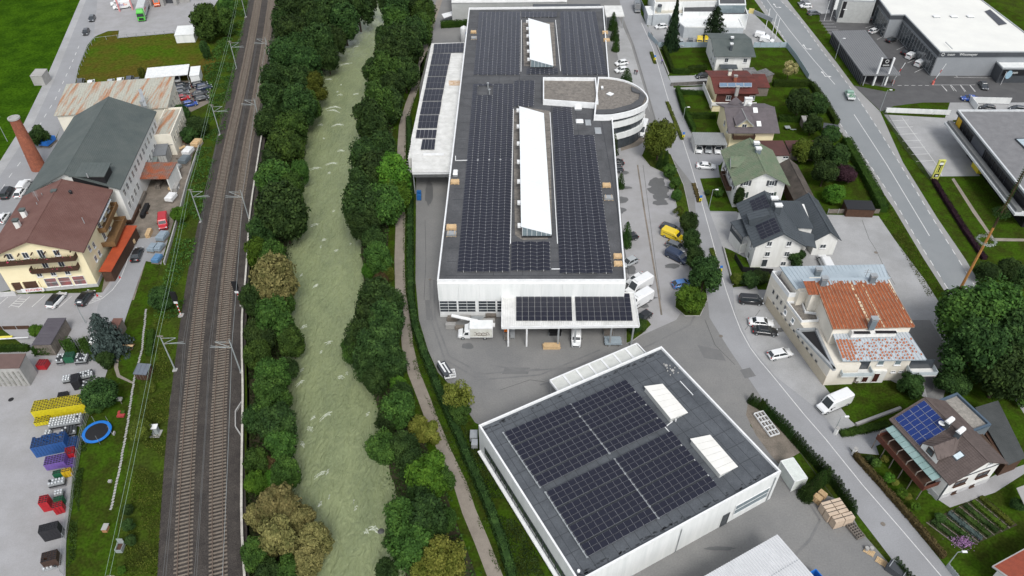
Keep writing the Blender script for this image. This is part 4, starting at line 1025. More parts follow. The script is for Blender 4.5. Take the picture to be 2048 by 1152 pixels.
q=[fb.pt(0,0,1.6),fb.pt(fb.L,0,1.6),fb.pt(fb.L,5,1.6),fb.pt(0,5,1.6)]
for a,b in zip(q,q[1:]+q[:1]):mb.bar(a-Vector((0,0,.75)),b-Vector((0,0,.75)),.12,1.5)
mb.build('side_wall',BLUE,bt);mb=MB();mb.prism(q,.05,.12);mb.build('floor',RUBBER,bt)
# =============== helpers for buildings ===============
def FrW(ox,oy,deg,L,D,flip=False):
 f=object.__new__(Fr);f.O=Vector((ox,oy));f.u=Vector((math.cos(R(deg)),math.sin(R(deg))));f.v=Vector((-f.u.y,f.u.x));f.v=-f.v if flip else f.v
 f.L=L;f.D=D;f.z=0;return f
def fontmesh(name,c):
 t=bpy.data.objects.new('tmp',c);me=bpy.data.meshes.new_from_object(t);me.materials.clear();me.materials.append(c.materials[0]);bpy.data.objects.remove(t);return link(name,me)
def text(parent,s,p,out,size,m,name='lettering',ext=.02,tilt=None,align='CENTER'):
 c=bpy.data.curves.new(name,'FONT');c.body=s;c.size=size;c.extrude=ext;c.align_x=align;c.align_y='CENTER';c.materials.append(m);c.resolution_u=2
 o=fontmesh(name,c);o.parent=parent;o.location=Vector(p)-wloc(parent)
 o.rotation_euler=(math.pi/2,0,math.atan2(out[1],out[0])+math.pi/2) if tilt is None else tilt
 return o
def quadwall(mb,a,b,z0,z1,t=.2):
 mb.bar(Vector((a[0],a[1],(z0+z1)/2)),Vector((b[0],b[1],(z0+z1)/2)),t,z1-z0)
def shed(label,A,B,C,z,hr,wallm,roofm,style='seam',n=10,name='shed',cat='shed',over=.2,mono=False,base=0,along='u',group=None,wt=True,boards=0,th=.12):
 f=Fr(A,B,C,z);t=thing(name,label,cat,f.pt(f.L/2,f.D/2,0),0,group)
 if mono:
  g=f.sub(over,f.L-over,over,f.D-over)
  if wt:
   mb=MB();c0=g.foot();zz=[z-.1,z-.1,hr-.15,hr-.15];mb.hexa([Vector((p.x,p.y,base)) for p in c0]+[Vector((p.x,p.y,q)) for p,q in zip(c0,zz)]);mb.build('wall',wallm,t)
  q=[f.pt(0,0,z),f.pt(f.L,0,z),f.pt(f.L,f.D,hr),f.pt(0,f.D,hr)];mb=MB();mb.slab(q,th)
  if style=='seam':seams(mb,q,n)
  elif style=='corr':corr(mb,[p+Vector((0,0,.01)) for p in q],n,.05)
  elif style=='tile':courses(mb,q,n,.04)
  mb.build('roof',roofm,t)
 else:g,_=gable(t,f,z,hr,wallm,roofm,over,along,style,n,base=base,th=th)
 if boards:
  mb=MB()
  for k in range(4):
   L=g.L if k % 2==0 else g.D
   for i in range(int(L/.6)):
    p,o=g.side(k,(i+.5)*.6,(base+z)/2,.02);mb.box(tuple(p),(.05,.05,z-base-.25),math.atan2(o.y,o.x))
  mb.build('board_joint',WOODG,t)
 return t,f,g
RUSTC=mat('rusty_roof_sheet',(.36,.36,.31),.8,(.34,.17,.09),.8,1.0,fine=.15,fscale=3,st=(1.2,.10,.1),lo=.56)
SLATE=mat('green_grey_shingle',(.072,.088,.086),.9,(.10,.115,.11),.25,.6,bump=.3,bscale=5,fine=.12,fscale=5)
BROWNR=mat('brown_red_shingle',(.125,.062,.052),.9,(.155,.085,.072),.3,.7,bump=.3,bscale=5,fine=.12,fscale=5)
ORR=mat('orange_red_roof',(.38,.07,.025),.6,(.28,.05,.02),.6,.6,fine=.08)
BRICK=mat('chimney_brick',(.30,.105,.06),.9,(.20,.07,.045),1.2,.7,fine=.25,fscale=8)
FLOWER=mat('pink_flowers',(.6,.03,.12),.6,(.7,.1,.2),9,.6)
# =============== HOTEL ===============
HO=FrW(-82.9,111.2,97.6,21.4,18.2)
hz,hr=9.6,13.1
hotel=thing('hotel','yellow alpine guesthouse with red-brown gabled roof and flowered balconies','guesthouse',HO.pt(10,9,0))
g,_=gable(hotel,HO,hz,hr,CREAM,BROWNR,.9,'u','tile',34,th=.25,rth=.06)
mb=MB();mb.prism([g.pt(-.06,-.06),g.pt(g.L,-.06),g.pt(g.L,g.D+.06),g.pt(-.06,g.D+.06)],0,.8);mb.build('plinth',mat('grey_plinth',(.5,.5,.5),.9),hotel)
SHW=ALU
def hw(t,z,w,h,mull=2,rows=1,fm=ALU,gm=GLASS,sill=True,k=3,fr=None,root=None,off=.03,**kw):p,o=(fr or g).side(k,t,z,off);return window(root or hotel,p,o,w,h,fm,gm,mull,rows,sill=sill,**kw)
SHOP=mat('shop_glass',(.10,.10,.10),.15,(.30,.10,.10),.8,.8,spec=.8,fine=0)
for t in (2.9,5.6,8.2):hw(t,2.1,2.3,2.2,1,2,gm=SHOP)
for t in (4.3,7.0,9.6):hw(t,4.4,1.0,1.3)
for t in (4.6,7.6):hw(t,6.5,1.1,1.4)
for t,h in ((4.4,1.4),(7.2,2.1),(10.1,1.4),(13,1.4)):hw(t,9.3,1.1,h)
mb=MB();p,o=g.side(3,13.2,1.4,.02);mb.box(tuple(p),(.06,5.2,2.7),math.atan2(o.y,o.x));mb.build('entrance_recess',WOODD,hotel)
mb=MB()
for t in (10.6,15.7,13.6):p,o=g.side(3,t,1.4,.12);mb.box(tuple(p),(.3,.35,2.8),math.atan2(o.y,o.x))
mb.build('entrance_pillar',CREAM,hotel)
def balcony(root,fr,k,t0,t1,z,d,m,name='balcony',rail=1.0,boxes=True,posts=True,pl=True):
 mb=MB();a,o=fr.side(k,t0,z,0);b,_=fr.side(k,t1,z,0);o3=Vector((o.x,o.y,0))
 if a.x*0==0:
  q=[a,b,b+o3*d,a+o3*d];mb.slab(q,.18)
 bal=mb.build(name,m,root)
 mb=MB();n=int((t1-t0)/.18)
 e0,e1=a+o3*d,b+o3*d
 for i in range(n+1):p=e0.lerp(e1,i/n);mb.box((p.x,p.y,z+rail/2),(.13,.13,rail-.1),math.atan2(o.y,o.x))
 mb.bar(e0+Vector((0,0,rail)),e1+Vector((0,0,rail)),.14,.08)
 for s,e in ((a,e0),(b,e1)):
  mb.bar(s+Vector((0,0,rail)),e+Vector((0,0,rail)),.1,.08);mb.bar(s+Vector((0,0,rail/2)),e+Vector((0,0,rail/2)),.08,rail-.15)
 link('railing',mb.mesh('railing',m,wloc(bal)),bal)
 if pl:
  mb=MB()
  for i in range(int((t1-t0)*7)):
   p=e0.lerp(e1,rnd.random())+o3*rnd.uniform(-.25,.3)+Vector((0,0,rail+rnd.uniform(-.15,.35)));s=rnd.uniform(.08,.18);leafq(mb,p,s)
  link('balcony_plants',mb.mesh('balcony_plants',LEAF['mid'],wloc(bal)),bal)
  mb=MB()
  for i in range(int((t1-t0)*1.4)):
   p=e0.lerp(e1,rnd.random())+o3*.2+Vector((0,0,rail+rnd.uniform(-.3,.2)));leafq(mb,p,rnd.uniform(.08,.16))
  link('flowers',mb.mesh('flowers',FLOWER,wloc(bal)),bal)
 return bal
def leafq(mb,p,s,nrm=None):
 a=Vector((rnd.gauss(0,1),rnd.gauss(0,1),rnd.gauss(0,1))).normalized()
 if nrm is not None:a=(a*.7+nrm).normalized()
 u=a.orthogonal().normalized();v=a.cross(u);t=rnd.random()*6.28;u,v=u*math.cos(t)+v*math.sin(t),v*math.cos(t)-u*math.sin(t)
 mb.add([p-u*s,p-v*s*.6,p+u*s,p+v*s*.6],[(0,1,2,3)])
LEAF={'dark':leafmat('dark_foliage',(.009,.020,.006),(.052,.094,.023),(.022,.045,.012)),'mid':leafmat('green_foliage',(.015,.034,.007),(.070,.130,.023),(.033,.070,.014)),'bright':leafmat('bright_foliage',(.022,.055,.006),(.085,.16,.016),(.045,.098,.011)),
  'olive':leafmat('olive_foliage',(.025,.036,.005),(.098,.115,.018),(.052,.068,.010)),'tan':leafmat('tan_willow_foliage',(.055,.062,.018),(.25,.225,.085),(.14,.135,.048)),'ygreen':leafmat('yellow_green_foliage',(.045,.062,.008),(.19,.19,.04),(.11,.125,.022)),
  'blue':leafmat('blue_spruce_foliage',(.022,.038,.034),(.085,.12,.11),(.05,.07,.065)),'conifer':leafmat('conifer_foliage',(.005,.013,.006),(.020,.038,.014)),'thuja':leafmat('thuja_foliage',(.010,.026,.006),(.035,.07,.014)),'hedge':leafmat('hedge_foliage',(.010,.026,.004),(.038,.072,.010)),
  'cream':leafmat('cream_foliage',(.16,.17,.05),(.45,.40,.18),(.28,.28,.11)),'purple':leafmat('purple_foliage',(.018,.008,.012),(.045,.022,.03)),'brown':leafmat('brown_foliage',(.045,.034,.014),(.10,.075,.032))}
balcony(hotel,g,3,1.0,18.2,8.1,1.3,WOODD)
balcony(hotel,g,3,1.5,10.2,5.6,1.2,WOODD)
mb=MB()
for i in range(7):p,o=g.side(3,1.5+i*2.4,hz+.2,.45);mb.box(tuple(p),(.9,.16,.2),math.atan2(o.y,o.x))
mb.build('rafter_end',WOODD,hotel)
for t,z in ((3.2,7.4),(3.6,4.4),(5.2,6.6),(5.8,4.0)):hw(t,z,.95,1.3,k=0)
WBR=mat('brown_wood',(.20,.115,.05),.8,(.14,.08,.035),2,.6,fine=.15)
balcony(hotel,g,0,9.3,18.5,6.7,1.5,WBR,pl=False);balcony(hotel,g,0,8.2,17.2,3.8,2.6,WBR,pl=False)
for k,(t,z) in enumerate(((10.5,7.8),(13.5,7.8),(16.5,7.8),(10.5,5),(14,5))):hw(t,z,1.2,2.0,k=0)
for i in range(6):
 a,o=g.side(0,10.4+i*1.35,9.0,0.55);mb=MB();mb.box(tuple(a),(1.1,1.25,.06),math.atan2(o.y,o.x));mb.build('collector_panel',mat('pale_collector',(.5,.54,.58),.3),hotel)
for x,y,s,m in ((115,393,.55,WHITE2),(52,431,.55,WHITE2),(39,452,.55,WHITE2)):
 z0=11.6;p=P(x,y+4,11.2);chimney(hotel,p,z0-1.4,12.9,.9,.8,m,SLATE,R(7))
p=P(144,391,11.6);mb=MB();mb.lathe([(.25,0),(.25,1.0),(.4,1.05),(.1,1.4)],10,p);mb.build('vent_cowl',BLACK,hotel)
mb=MB();p=P(76,400,12.2);mb.tube(p-Vector((0,0,.6)),p+Vector((0,0,2.2)),.05);
for i in range(5):mb.bar(p+Vector((-.5,0,1+i*.25)),p+Vector((.5,0,1+i*.25)),.04,.04)
for x,y in ((128,373),(85,391),(75,410),(166,440)):q=P(x,y,11.9);mb.tube(q-Vector((0,0,.8)),q+Vector((0,0,.6)),.08)
mb.build('aerial',STEEL,hotel)
text(hotel,'HAUS',P(14,549,3.2),(-.13,-.99),.5,WOODD) if False else None
bn=thing('banner','white banner with dark lettering hanging beside the guesthouse entrance','banner',P(70,590));p,o=g.side(3,12.0,1.0,.6);mb=MB();mb.box(tuple(p),(.05,4.2,.9),math.atan2(o.y,o.x));mb.build('cloth',ALU,bn)
p,o=g.side(3,11.8,1.0,.66);text(bn,'KUCHEN',p,o,.75,RED)
lw=thing('terrace_wall','low pale terrace wall left of the guesthouse','wall',P(10,594));mb=MB();quadwall(mb,P(-60,596),P(34,591),0,1.0,.3);mb.build('wall',mat('grey_plinth',(.5,.5,.5)),lw)
# =============== BREWERY ===============
BR=FrW(-84.3,132.7,97.3,34.4,19.6)
brew=thing('brewery','long white brewery building with wide grey shingle roof','industrial building',BR.pt(17,10,0))
gb,_=gable(brew,BR,9.5,14.2,WHITE2,SLATE,.7,'u','tile',30,th=.22,rth=.09)
for i in range(13):
 p,o=gb.side(0,2.0+i*2.45,6.9,.03);window(brew,p,o,1.15,1.7,WHITE2,GLASS,2,2)
 if i not in (4,5):p,o=gb.side(0,2.0+i*2.45,3.6,.03);window(brew,p,o,1.2,1.8,WHITE2,GLASS,2,2)
mb=MB()
for t in (7,16.5,26):p,o=gb.side(0,t,9.3,.25);mb.box(tuple(p),(.5,.7,.5),math.atan2(o.y,o.x))
mb.build('eave_vent',BRICK,brew)
dd=P(155,372,11.0);mb=MB();dq=poly([(155,349),(213,354),(218,378),(160,368)],12.8)
df=FrW(P(212,372,10.2).x+.3,P(212,372,10.2).y,97.3,4.6,6.3)
mb.prism(df.foot(),9.5,12.9);mb.build('dormer_wall',BLACK,brew);mb=MB();q=[df.pt(-.5,-.4,12.9),df.pt(df.L+.4,-.4,12.9),df.pt(df.L+.4,df.D+.3,13.5),df.pt(-.5,df.D+.3,13.5)];mb.slab(q,.18);courses(mb,q,8,.03);mb.build('dormer_roof',SLATE,brew)
p=P(175,352,13.6);mb=MB();mb.tube(p-Vector((0,0,.4)),p+Vector((0,0,.6)),.12);mb.build('vent_pipe',STEEL,brew)
mb=MB();mb.box(tuple(P(110,362,12)),(1.3,.9,.3));mb.build('roof_hatch',STEEL,brew)
rl=thing('lean_to','narrow rusty lean-to roof along the road side of the brewery','lean-to',BR.pt(12,21,0));q=[BR.pt(2,19.4,4.4),BR.pt(26,19.4,4.4),BR.pt(26,21.6,3.6),BR.pt(2,21.6,3.6)];mb=MB();mb.slab(q,.1);mb.build('roof',RUSTC,rl);mb=MB();mb.prism([BR.pt(2.2,19.3),BR.pt(25.8,19.3),BR.pt(25.8,21.4),BR.pt(2.2,21.4)],0,3.5);mb.build('wall',CREAM2,rl)
ch=thing('factory_chimney','tall tapering red brick chimney with pale capped top beside the road','chimney',P(78,337));c0=P(78,337);hh=13.6
k=60;mb=MB();
for j in range(k):
 r0=1.75-.62*j/k;z0=hh*j/k;mb.lathe([(r0,z0),(r0-.01,z0+hh/k-.05),(r0-.05,z0+hh/k-.04),(r0-.05,z0+hh/k)],20,(c0.x,c0.y,0))
mb.build('brick_shaft',BRICK,ch);mb=MB();mb.lathe([(1.2,hh),(1.35,hh+.1),(1.35,hh+.45),(1.1,hh+.5),(.9,hh+.5),(.85,hh+.3)],20,(c0.x,c0.y,0));mb.build('crown',CONC,ch)
t,f,g2=shed('long low building with rust-streaked pale metal roof behind the brewery',(107.6,232),(335,215),(342,166),6.4,8.2,CREAM2,RUSTC,'seam',44,'metal_roof_building','building',.5,mono=True)
for i in range(5):
 p,o=g2.side(1,2+i*2.4,4.2,.03);window(t,p,o,.9,1.4,CREAM2,GLASS,2,2);p,o=g2.side(1,2+i*2.4,1.7,.03);window(t,p,o,.9,1.3,CREAM2,GLASS,2,2)
t=thing('rear_wing','pale yellow rear wing with roof terrace between the brewery and the rust-streaked building','building',P(330,285));fw=FrW(-89.2,161.5,97.3,13,7,True);fw=FrW(fw.O.x+.2,fw.O.y,97.3,14,4.4,True)
flatroof(t,[(q.x,q.y) for q in fw.foot()],5.4,CREAM2,RUSTC,CREAM2,.5,.25)
for i in range(5):p,o=fw.side(2,1.6+i*2.6,3.7,.03);window(t,p,o,1,1.6,CREAM2,GLASS,2,2)
t=thing('vent_duct','slanting grey metal duct standing between the two brewery roofs','duct',P(288,208));mb=MB();mb.box(tuple(P(287,212,8.5)),(.9,.9,3));mb.bar(P(291,214,9),P(280,180,10.5),.8,.6);mb.build('duct',STEEL,t)
# =============== YARD SHEDS ===============
shed('long white-roofed open carport beside the dry meadow',(289,157),(375,149),(382,130),2.9,3.2,STEEL,WHITE,'corr',30,'carport','carport',.1,mono=True,wt=False)
t=bpy.data.objects['carport'];mb=MB();f=Fr((289,157),(375,149),(382,130),2.9)
for i in range(6):p=f.pt(f.L*i/5*.98+.1,.2,1.4);mb.box(tuple(p),(.14,.14,2.8));
quadwall(mb,f.pt(0,f.D-.2),f.pt(f.L,f.D-.2),0,2.9,.1);quadwall(mb,f.pt(0.1,0.2),f.pt(.1,f.D-.2),0,2.7,.1);mb.build('frame',STEEL,t)
mb=MB();p=f.pt(f.L*.48,.3,1.3);mb.box(tuple(p),(3.4,.1,2.4),math.atan2(f.u.y,f.u.x));mb.build('door',mat('grey_door',(.25,.28,.31),.6),t)
shed('small white shed next to the long carport',(378,152),(398,150),(401,132),2.9,3.0,WHITE,WHITE,'plain',4,'shed','shed',.12,mono=True)
shed('small pale-roofed store with red lettering side at the logistics yard',(348,71),(387,69),(384,54),2.6,3.2,WHITE,WHITE,'corr',14,'store','shed',.1,mono=True)
shed('grey transformer hut beside the west road',(59,152),(83,152),(81,140),3.0,3.4,CONC,CONC,'plain',4,'transformer_hut','hut',.05,mono=True)
shed('grey felt-roofed shack behind the brewery',(305,312),(331,310),(338,291),3.2,3.8,mat('pale_boards',(.42,.42,.40),.8),mat('grey_shack_roof',(.17,.18,.19),.8),'plain',8,'shack','shack',.15,mono=True,boards=1)
shed('small low shack with grey-green roof beside the brewery wall',(298,328),(312,327),(316,314),2.4,2.9,CONC,mat('grey_green_felt',(.20,.23,.22),.8),'plain',6,'shack','shack',.1,mono=True)
shed('narrow grey roof against the brewery wall',(314,292),(345,289),(353,284),3.0,3.2,CONC,mat('grey_shack_roof',(.17,.18,.19)),'plain',6,'lean_to','lean-to',.1,mono=True)
t,f,g2=shed('open shed with rust-red sheet roof beside the brewery',(272.5,357.6),(336,357.6),(347,327),4.0,4.4,WHITE2,mat('rust_red_sheet',(.28,.08,.035),.8,(.17,.12,.10),.45,.9,fine=.2,fscale=3),'seam',14,'open_shed','shed',.15,mono=True,wt=False)
mb=MB();quadwall(mb,f.pt(f.L-.3,0),f.pt(f.L-.3,f.D),0,3.9,.2);quadwall(mb,f.pt(0,f.D-.3),f.pt(f.L,f.D-.3),0,3.9,.2);mb.build('wall',WHITE2,t)
t,f,g2=shed('long narrow orange-red lean-to roof beside the guesthouse',(222,543),(274,451),(252,450),2.9,3.0,WOODD,ORR,'plain',6,'lean_to','lean-to',.25,mono=True)
shed('timber garage with dark violet-grey roof by the hotel car park',(63,690),(101,689),(123,636),3.0,3.05,WOODG,mat('dark_violet_felt',(.075,.068,.08),.85,(.095,.088,.1),.4,.6,fine=.08),'tile',8,'garage','garage',.12,mono=True,boards=1)
t,f,g2=shed('concrete block building with brown metal roof in the beverage yard',(-50,738),(38,736),(52,710),4.8,5.2,CONC,mat('brown_metal',(.13,.085,.075),.7),'plain',10,'block_building','building',.1,mono=True)
mb=MB()
for i in range(16):p,o=g2.side(0,g2.L-.6-i*.9,2.0,.03);mb.box(tuple(p),(.12,.3,3.6),math.atan2(o.y,o.x))
mb.build('weather_streak',mat('dirty_concrete',(.17,.165,.15),.9,(.3,.3,.28),1.5,.8),t)
shed('small brown-roofed hut behind the blue spruce',(215,658),(234,658),(236,637),2.6,2.7,WOODG,mat('red_brown_felt',(.18,.09,.07),.8),'plain',4,'hut','hut',.1,mono=True)
shed('small white-roofed kiosk beside the blue spruce',(177,685),(194,685),(196,661),2.4,2.5,CONC,WHITE,'plain',4,'kiosk','kiosk',.1,mono=True)
shed('tiny dark play hut on the lawn by the track',(266,748),(292,750),(291,730),1.6,2.0,WOODD,mat('blue_grey_roof',(.13,.15,.18),.6),'seam',3,'play_hut','play hut',.1,mono=True,boards=1)
lb=thing('logistics_building','logistics building with loading gates at the top left edge','warehouse',P(340,5));q=poly([(262,14),(388,4),(380,-60),(250,-50)],0);mb=MB();quadwall(mb,P(262,-6),P(395,-14),0,7,.4);mb.build('wall',WHITE,lb)
for i,(x,m) in enumerate(((315,ORANGE),(340,DARKM),(368,CONC))):p=P(x,9-i*1.5);mb=MB();mb.box((p.x,p.y+.6,1.9),(4.0,.5,3.8));mb.build('loading_gate',m,lb)
mb=MB()
for x in (302,327,353):p=P(x,13-(x-302)*.07);mb.box((p.x,p.y+.4,1.8),(1.2,2.2,3.6))
mb.build('gate_buffer',CONC,lb)
for x,y0,y1 in ((240,23,-4),(266,20,-4)):
 t=thing('sign_post','pale red leaning sign frame leg beside the parcel van, '+('left' if x==240 else 'right')+' one','post',P(x,y0),0,'pale red posts');mb=MB();p=P(x,y0);mb.box((p.x,p.y,4),(.5,.3,8));mb.build('post',mat('pale_red',(.55,.25,.25),.6),t)
# =============== RAILWAY MASTS, WIRES ===============
GALV=mat('pale_steel',(.30,.33,.33),.5,(.25,.28,.28),1,.5,fine=.05)
def mast(bx,by,h,side,lab,lean=0):
 p=P(bx,by);t=thing('catenary_mast',lab,'catenary mast',p,0,'catenary masts along the railway');mb=MB();mb.tube((0,0,0),(0,0,h),.14,8,.09);link('pole',mb.mesh('pole',GALV),t)
 mb=MB();mb.box((0,0,.1),(.8,.8,.3));link('foundation',mb.mesh('foundation',CONC),t);s=side;L=3.6
 mb=MB();mb.tube((0,0,h-.6),(s*L*.72,0,h-.5),.045);mb.tube((0,0,h-2.0),(s*L,0,h-1.5),.045);mb.tube((0,0,h-2.0),(s*L*.72,0,h-.5),.05);mb.tube((s*1.0,0,h-1.95),(s*L*1.05,0,h-1.9),.04);link('cantilever',mb.mesh('cantilever',GALV),t)
 mb=MB();mb.tube((s*.2,0,h-.6),(s*.6,0,h-.58),.1);mb.tube((s*.2,0,h-1.98),(s*.6,0,h-1.95),.1);mb.box((0,0,h-.1),(1.0 if s>0 else .5,.2,.15));link('insulator',mb.mesh('insulator',WOODG),t)
 return p
ml=[]
for i,(x,y) in enumerate([(492,35),(474,139),(441,271),(403,445),(351,741),(268,1215)]):ml.append(mast(x,y,8.9,1,ordw(i)+' catenary mast on the left side of the tracks, counted from the far end'))
mr_=[]
for i,(x,y) in enumerate([(542,128),(522,254),(499,442),(482,745),(468,1245)]):mr_.append(mast(x,y,8.4,-1,ordw(i)+' catenary mast on the river side of the tracks, counted from the far end'))
def wire(label,pts,r,m,sag=.3,name='overhead_wire',group='overhead wires above the railway'):
 mb=MB()
 for a,b in zip(pts,pts[1:]):
  prev=a
  for i in range(1,9):
   q=a.lerp(b,i/8);q.z-=sag*4*(i/8)*(1-i/8);mb.tube(prev,q,r,4,caps=False);prev=q
 return tag(mb.build(name,m),label,'overhead wire',group)
WIREM=mat('copper_green_wire',(.30,.42,.32),.6,fine=0);WIRED=mat('dark_wire',(.16,.17,.17),.6,fine=0)
for k,dx in enumerate((-.75,-.15)):
 wire(('outer' if k==0 else 'inner')+' pale green feeder wire on top of the left masts',[Vector((p.x+dx,p.y,8.8)) for p in ml],.02,WIREM)
for tr,nm in ((TRL,'left'),(TRR,'right')):
 ms=ml if nm=='left' else mr_
 cpts=[]
 for p in ms:
  b=min(tr,key=lambda q:(abs(q.y-p.y)));cpts.append(Vector((b.x,p.y,6.9)))
 wire('upper carrying wire over the '+nm+' track',[c+Vector((0,0,1.1)) for c in cpts],.02,WIRED,.7);wire('lower contact wire over the '+nm+' track',cpts,.02,WIRED,.05)
wire('pale cable strung along the river-side masts',[Vector((p.x+.3,p.y,7.6)) for p in mr_],.03,GALV)
def signal(lab,bx,by,h,hw_=1.0):
 t=thing('railway_signal',lab,'railway signal',P(bx,by),0,'railway signals');mb=MB()
 for i in range(8):mb.use(ALU if i % 2 else RED);mb.tube((0,0,h*i/8*.7),(0,0,h*(i+1)/8*.7),.1,8)
 link('striped_post',mb.mesh('striped_post'),t);mb=MB();mb.box((0,0,h*.7+1.3),(1.0,.12,2.5));link('signal_board',mb.mesh('signal_board',BLACK),t)
 mb=MB();mb.box((0,-.08,h*.7-.15),(.7,.1,.5));link('number_plate',mb.mesh('number_plate',ALU),t);mb=MB();mb.box((0,.35,h*.7+1.2),(.7,.6,1.6));link('lamp_housing',mb.mesh('lamp_housing',BLACK),t)
 mb=MB();mb.box((0,0,.15),(.9,.9,.35));link('foundation',mb.mesh('foundation',CONC),t)
signal('railway signal with black board on the left embankment',363,632,5.4);signal('railway signal with black board on the river-side wall',483,612,5.6)
for x,y,lb in ((312,866,'grey metal relay cabinet beside the tracks'),):
 t=thing('relay_cabinet',lb,'cabinet',P(x,y));mb=MB();mb.box((0,0,.85),(1.2,.8,1.6),.1);link('body',mb.mesh('body',GALV),t);mb=MB();mb.box((0,0,1.7),(1.4,1.0,.1),.1);link('lid',mb.mesh('lid',ALU),t);mb=MB();mb.box((0,-.2,.05),(1.9,1.6,.1));link('base',mb.mesh('base',CONC),t)
 mb=MB();mb.box((0.04,-.41,.85),(.04,.03,1.5),.1);link('door_gap',mb.mesh('door_gap',BLACK),t)
# =============== EAST: VILLAS ===============
GREENR=mat('moss_green_metal_roof',(.115,.16,.10),.6,(.155,.175,.12),.5,.8,fine=.1,fscale=3)
DKRED=mat('dark_red_roof',(.13,.035,.028),.8,(.085,.03,.025),.4,.8,fine=.12)
PURPT=mat('violet_grey_tiles',(.135,.118,.125),.7,(.10,.088,.093),.8,.6,fine=.12)
BLKM=mat('anthracite_roof',(.052,.062,.070),.55,(.065,.075,.085),.4,.5,fine=.06)
BRT=mat('dark_brown_tiles',(.085,.066,.060),.7,(.115,.09,.082),.9,.7,fine=.14)
DBRR=mat('weathered_brown_shingle',(.10,.085,.072),.9,(.06,.052,.045),.4,.8,bump=.3,bscale=4,fine=.2)
def villa(name,label,A,B,C,he,hr,wallm,roofm,**kw):
 f=Fr(A,B,C,he);t=thing(name,label,'house',f.pt(f.L/2,f.D/2,0));g_,q=gable(t,f,he,hr,wallm,roofm,**kw);return t,f,g_,q
def W(root,fr,k,t,z,w=1.1,h=1.3,mull=2,rows=1,fm=ALU,gm=GLASS,sill=True,off=.03,sh=None):
 p,o=fr.side(k,t,z,off);w_=window(root,p,o,w,h,fm,gm,mull,rows,sill=sill)
 if sh:
  d=Vector((-o.y,o.x,0))
  for s in (-1,1):
   mb=MB();c=Vector(p)+d*s*(w/2+.3)+Vector((o.x,o.y,0))*.02;mb.box(tuple(c),(.5,.06,h+.1),math.atan2(o.y,o.x)+math.pi/2);mb.build('shutter',sh,root)
r1,f,g,q=villa('villa','white villa with wide grey-green roof at the north end of the street',(1429,112.5),(1512,113.6),(1483,67),5.6,7.4,WHITE2,SLATE,over=1.0,along='u',style='tile',n=26,rth=.03)
for t in (3,8.5):W(r1,g,0,t,4.0)
for t in (2.5,6):W(r1,g,3,t,4.2);W(r1,g,3,t,1.6)
mb=MB();fb=g.sub(1.2,6.2,-2.4,0);q_=[fb.pt(0,0,2.5),fb.pt(fb.L,0,2.5),fb.pt(fb.L,2.4,2.7),fb.pt(0,2.4,2.7)];mb.slab(q_,.15);mb.build('porch_roof',BLKM,r1)
for x,y in ((1463,83),(1462,96)):p=P(x,y,6.9);chimney(r1,p,5.8,8.0,.7,.7,BLKM,ALU)
r2,f,g,q=villa('house','low house with dark red roof and a row of blue collectors',(1430,187),(1518,187),(1497,141),5.2,6.6,CREAM,DKRED,over=.9,along='u',style='tile',n=24,rth=.03)
mb=MB();p0=g.side(0,g.L/2,3.0,.1)[0];mb.box(tuple(p0),(g.L+.2,.25,3.6),math.atan2(g.u.y,g.u.x));mb.build('timber_cladding',mat('reddish_boarding',(.085,.028,.02),.8,(.055,.02,.015),1,.6),r2)
W(r2,g,0,3.2,3.6,1.3,1.3,off=.26);W(r2,g,0,9.6,3.6,1.5,1.3,off=.26)
fl=g.sub(-1.4,g.L+.6,-1.6,-.1);mb=MB();mb.prism(fl.foot(),1.9,2.1);quadwall(mb,fl.pt(0,0),fl.pt(fl.L,0),2.1,2.9,.15);quadwall(mb,fl.pt(0,0),fl.pt(0,g.D),1.2,2.9,.2);mb.build('balcony',WHITE2,r2)
mb=MB();fl2=g.sub(-1.0,2,-1.3,2);mb.prism(fl2.foot(),0,1.9);mb.build('plinth_wall',CREAM,r2)
pv=[P(1439,173.5,6.4),P(1504,173.5,6.4),P(1504,165.5,6.75),P(1439,165.5,6.75)]
for i in range(4):
 mb=MB();a=[bil(pv,(i+.02)/4,0),bil(pv,(i+.98)/4,0),bil(pv,(i+.98)/4,1),bil(pv,(i+.02)/4,1)];mb.use(PVFW);mb.slab(a,.1);mb.use(mat('blue_collector',(.11,.17,.25),.2,(.15,.22,.3),1,.5,spec=.7));c=sum(a,Vector())/4;mb.add([p.lerp(c,.06)+Vector((0,0,.012)) for p in a],[(0,1,2,3)]);mb.build('solar_collector',None,r2)
for x,y,m in ((1459,149,CREAM2),(1470,160,BRICK),(1474,182,CONC)):chimney(r2,P(x,y,6.6),5.2,7.6,.8,.7,m,CONC)
mb=MB();mb.lathe([(.05,0),(.35,.1),(.42,.16)],16,P(1494,196,4.4));mb.build('satellite_dish',WHITE,r2)
t,f,g2=shed('dark red lean-to roof on the east side of the low red house',(1514,175),(1541,175),(1530,153),2.8,3.6,WOODG,DKRED,'tile',8,'lean_to','lean-to',.3,mono=True)
shed('weathered sheet-roofed shelter behind the low red house',(1521,157),(1549,148),(1545,134),2.6,2.9,WOODG,mat('weathered_sheet',(.16,.16,.155),.6,(.10,.10,.10),.8,.9),'seam',7,'shelter','shelter',.2,mono=True)
shed('striped dark flat-roofed shelter between the first two houses',(1497,152),(1520,150),(1515,135),2.8,3.0,WOODG,mat('striped_sheet',(.10,.10,.10),.7,(.2,.2,.2),.9,.9),'seam',6,'shelter','shelter',.2,mono=True)
r3,f,g,q=villa('house','cream house with violet-grey tiled roof and a pointed dormer',(1457,266),(1560,266),(1540,207),5.2,8.2,CREAM,PURPT,over=1.0,along='u',style='tile',n=22,m=26,rth=.05)
for t in (3,6.5):W(r3,g,3,t,3.8);
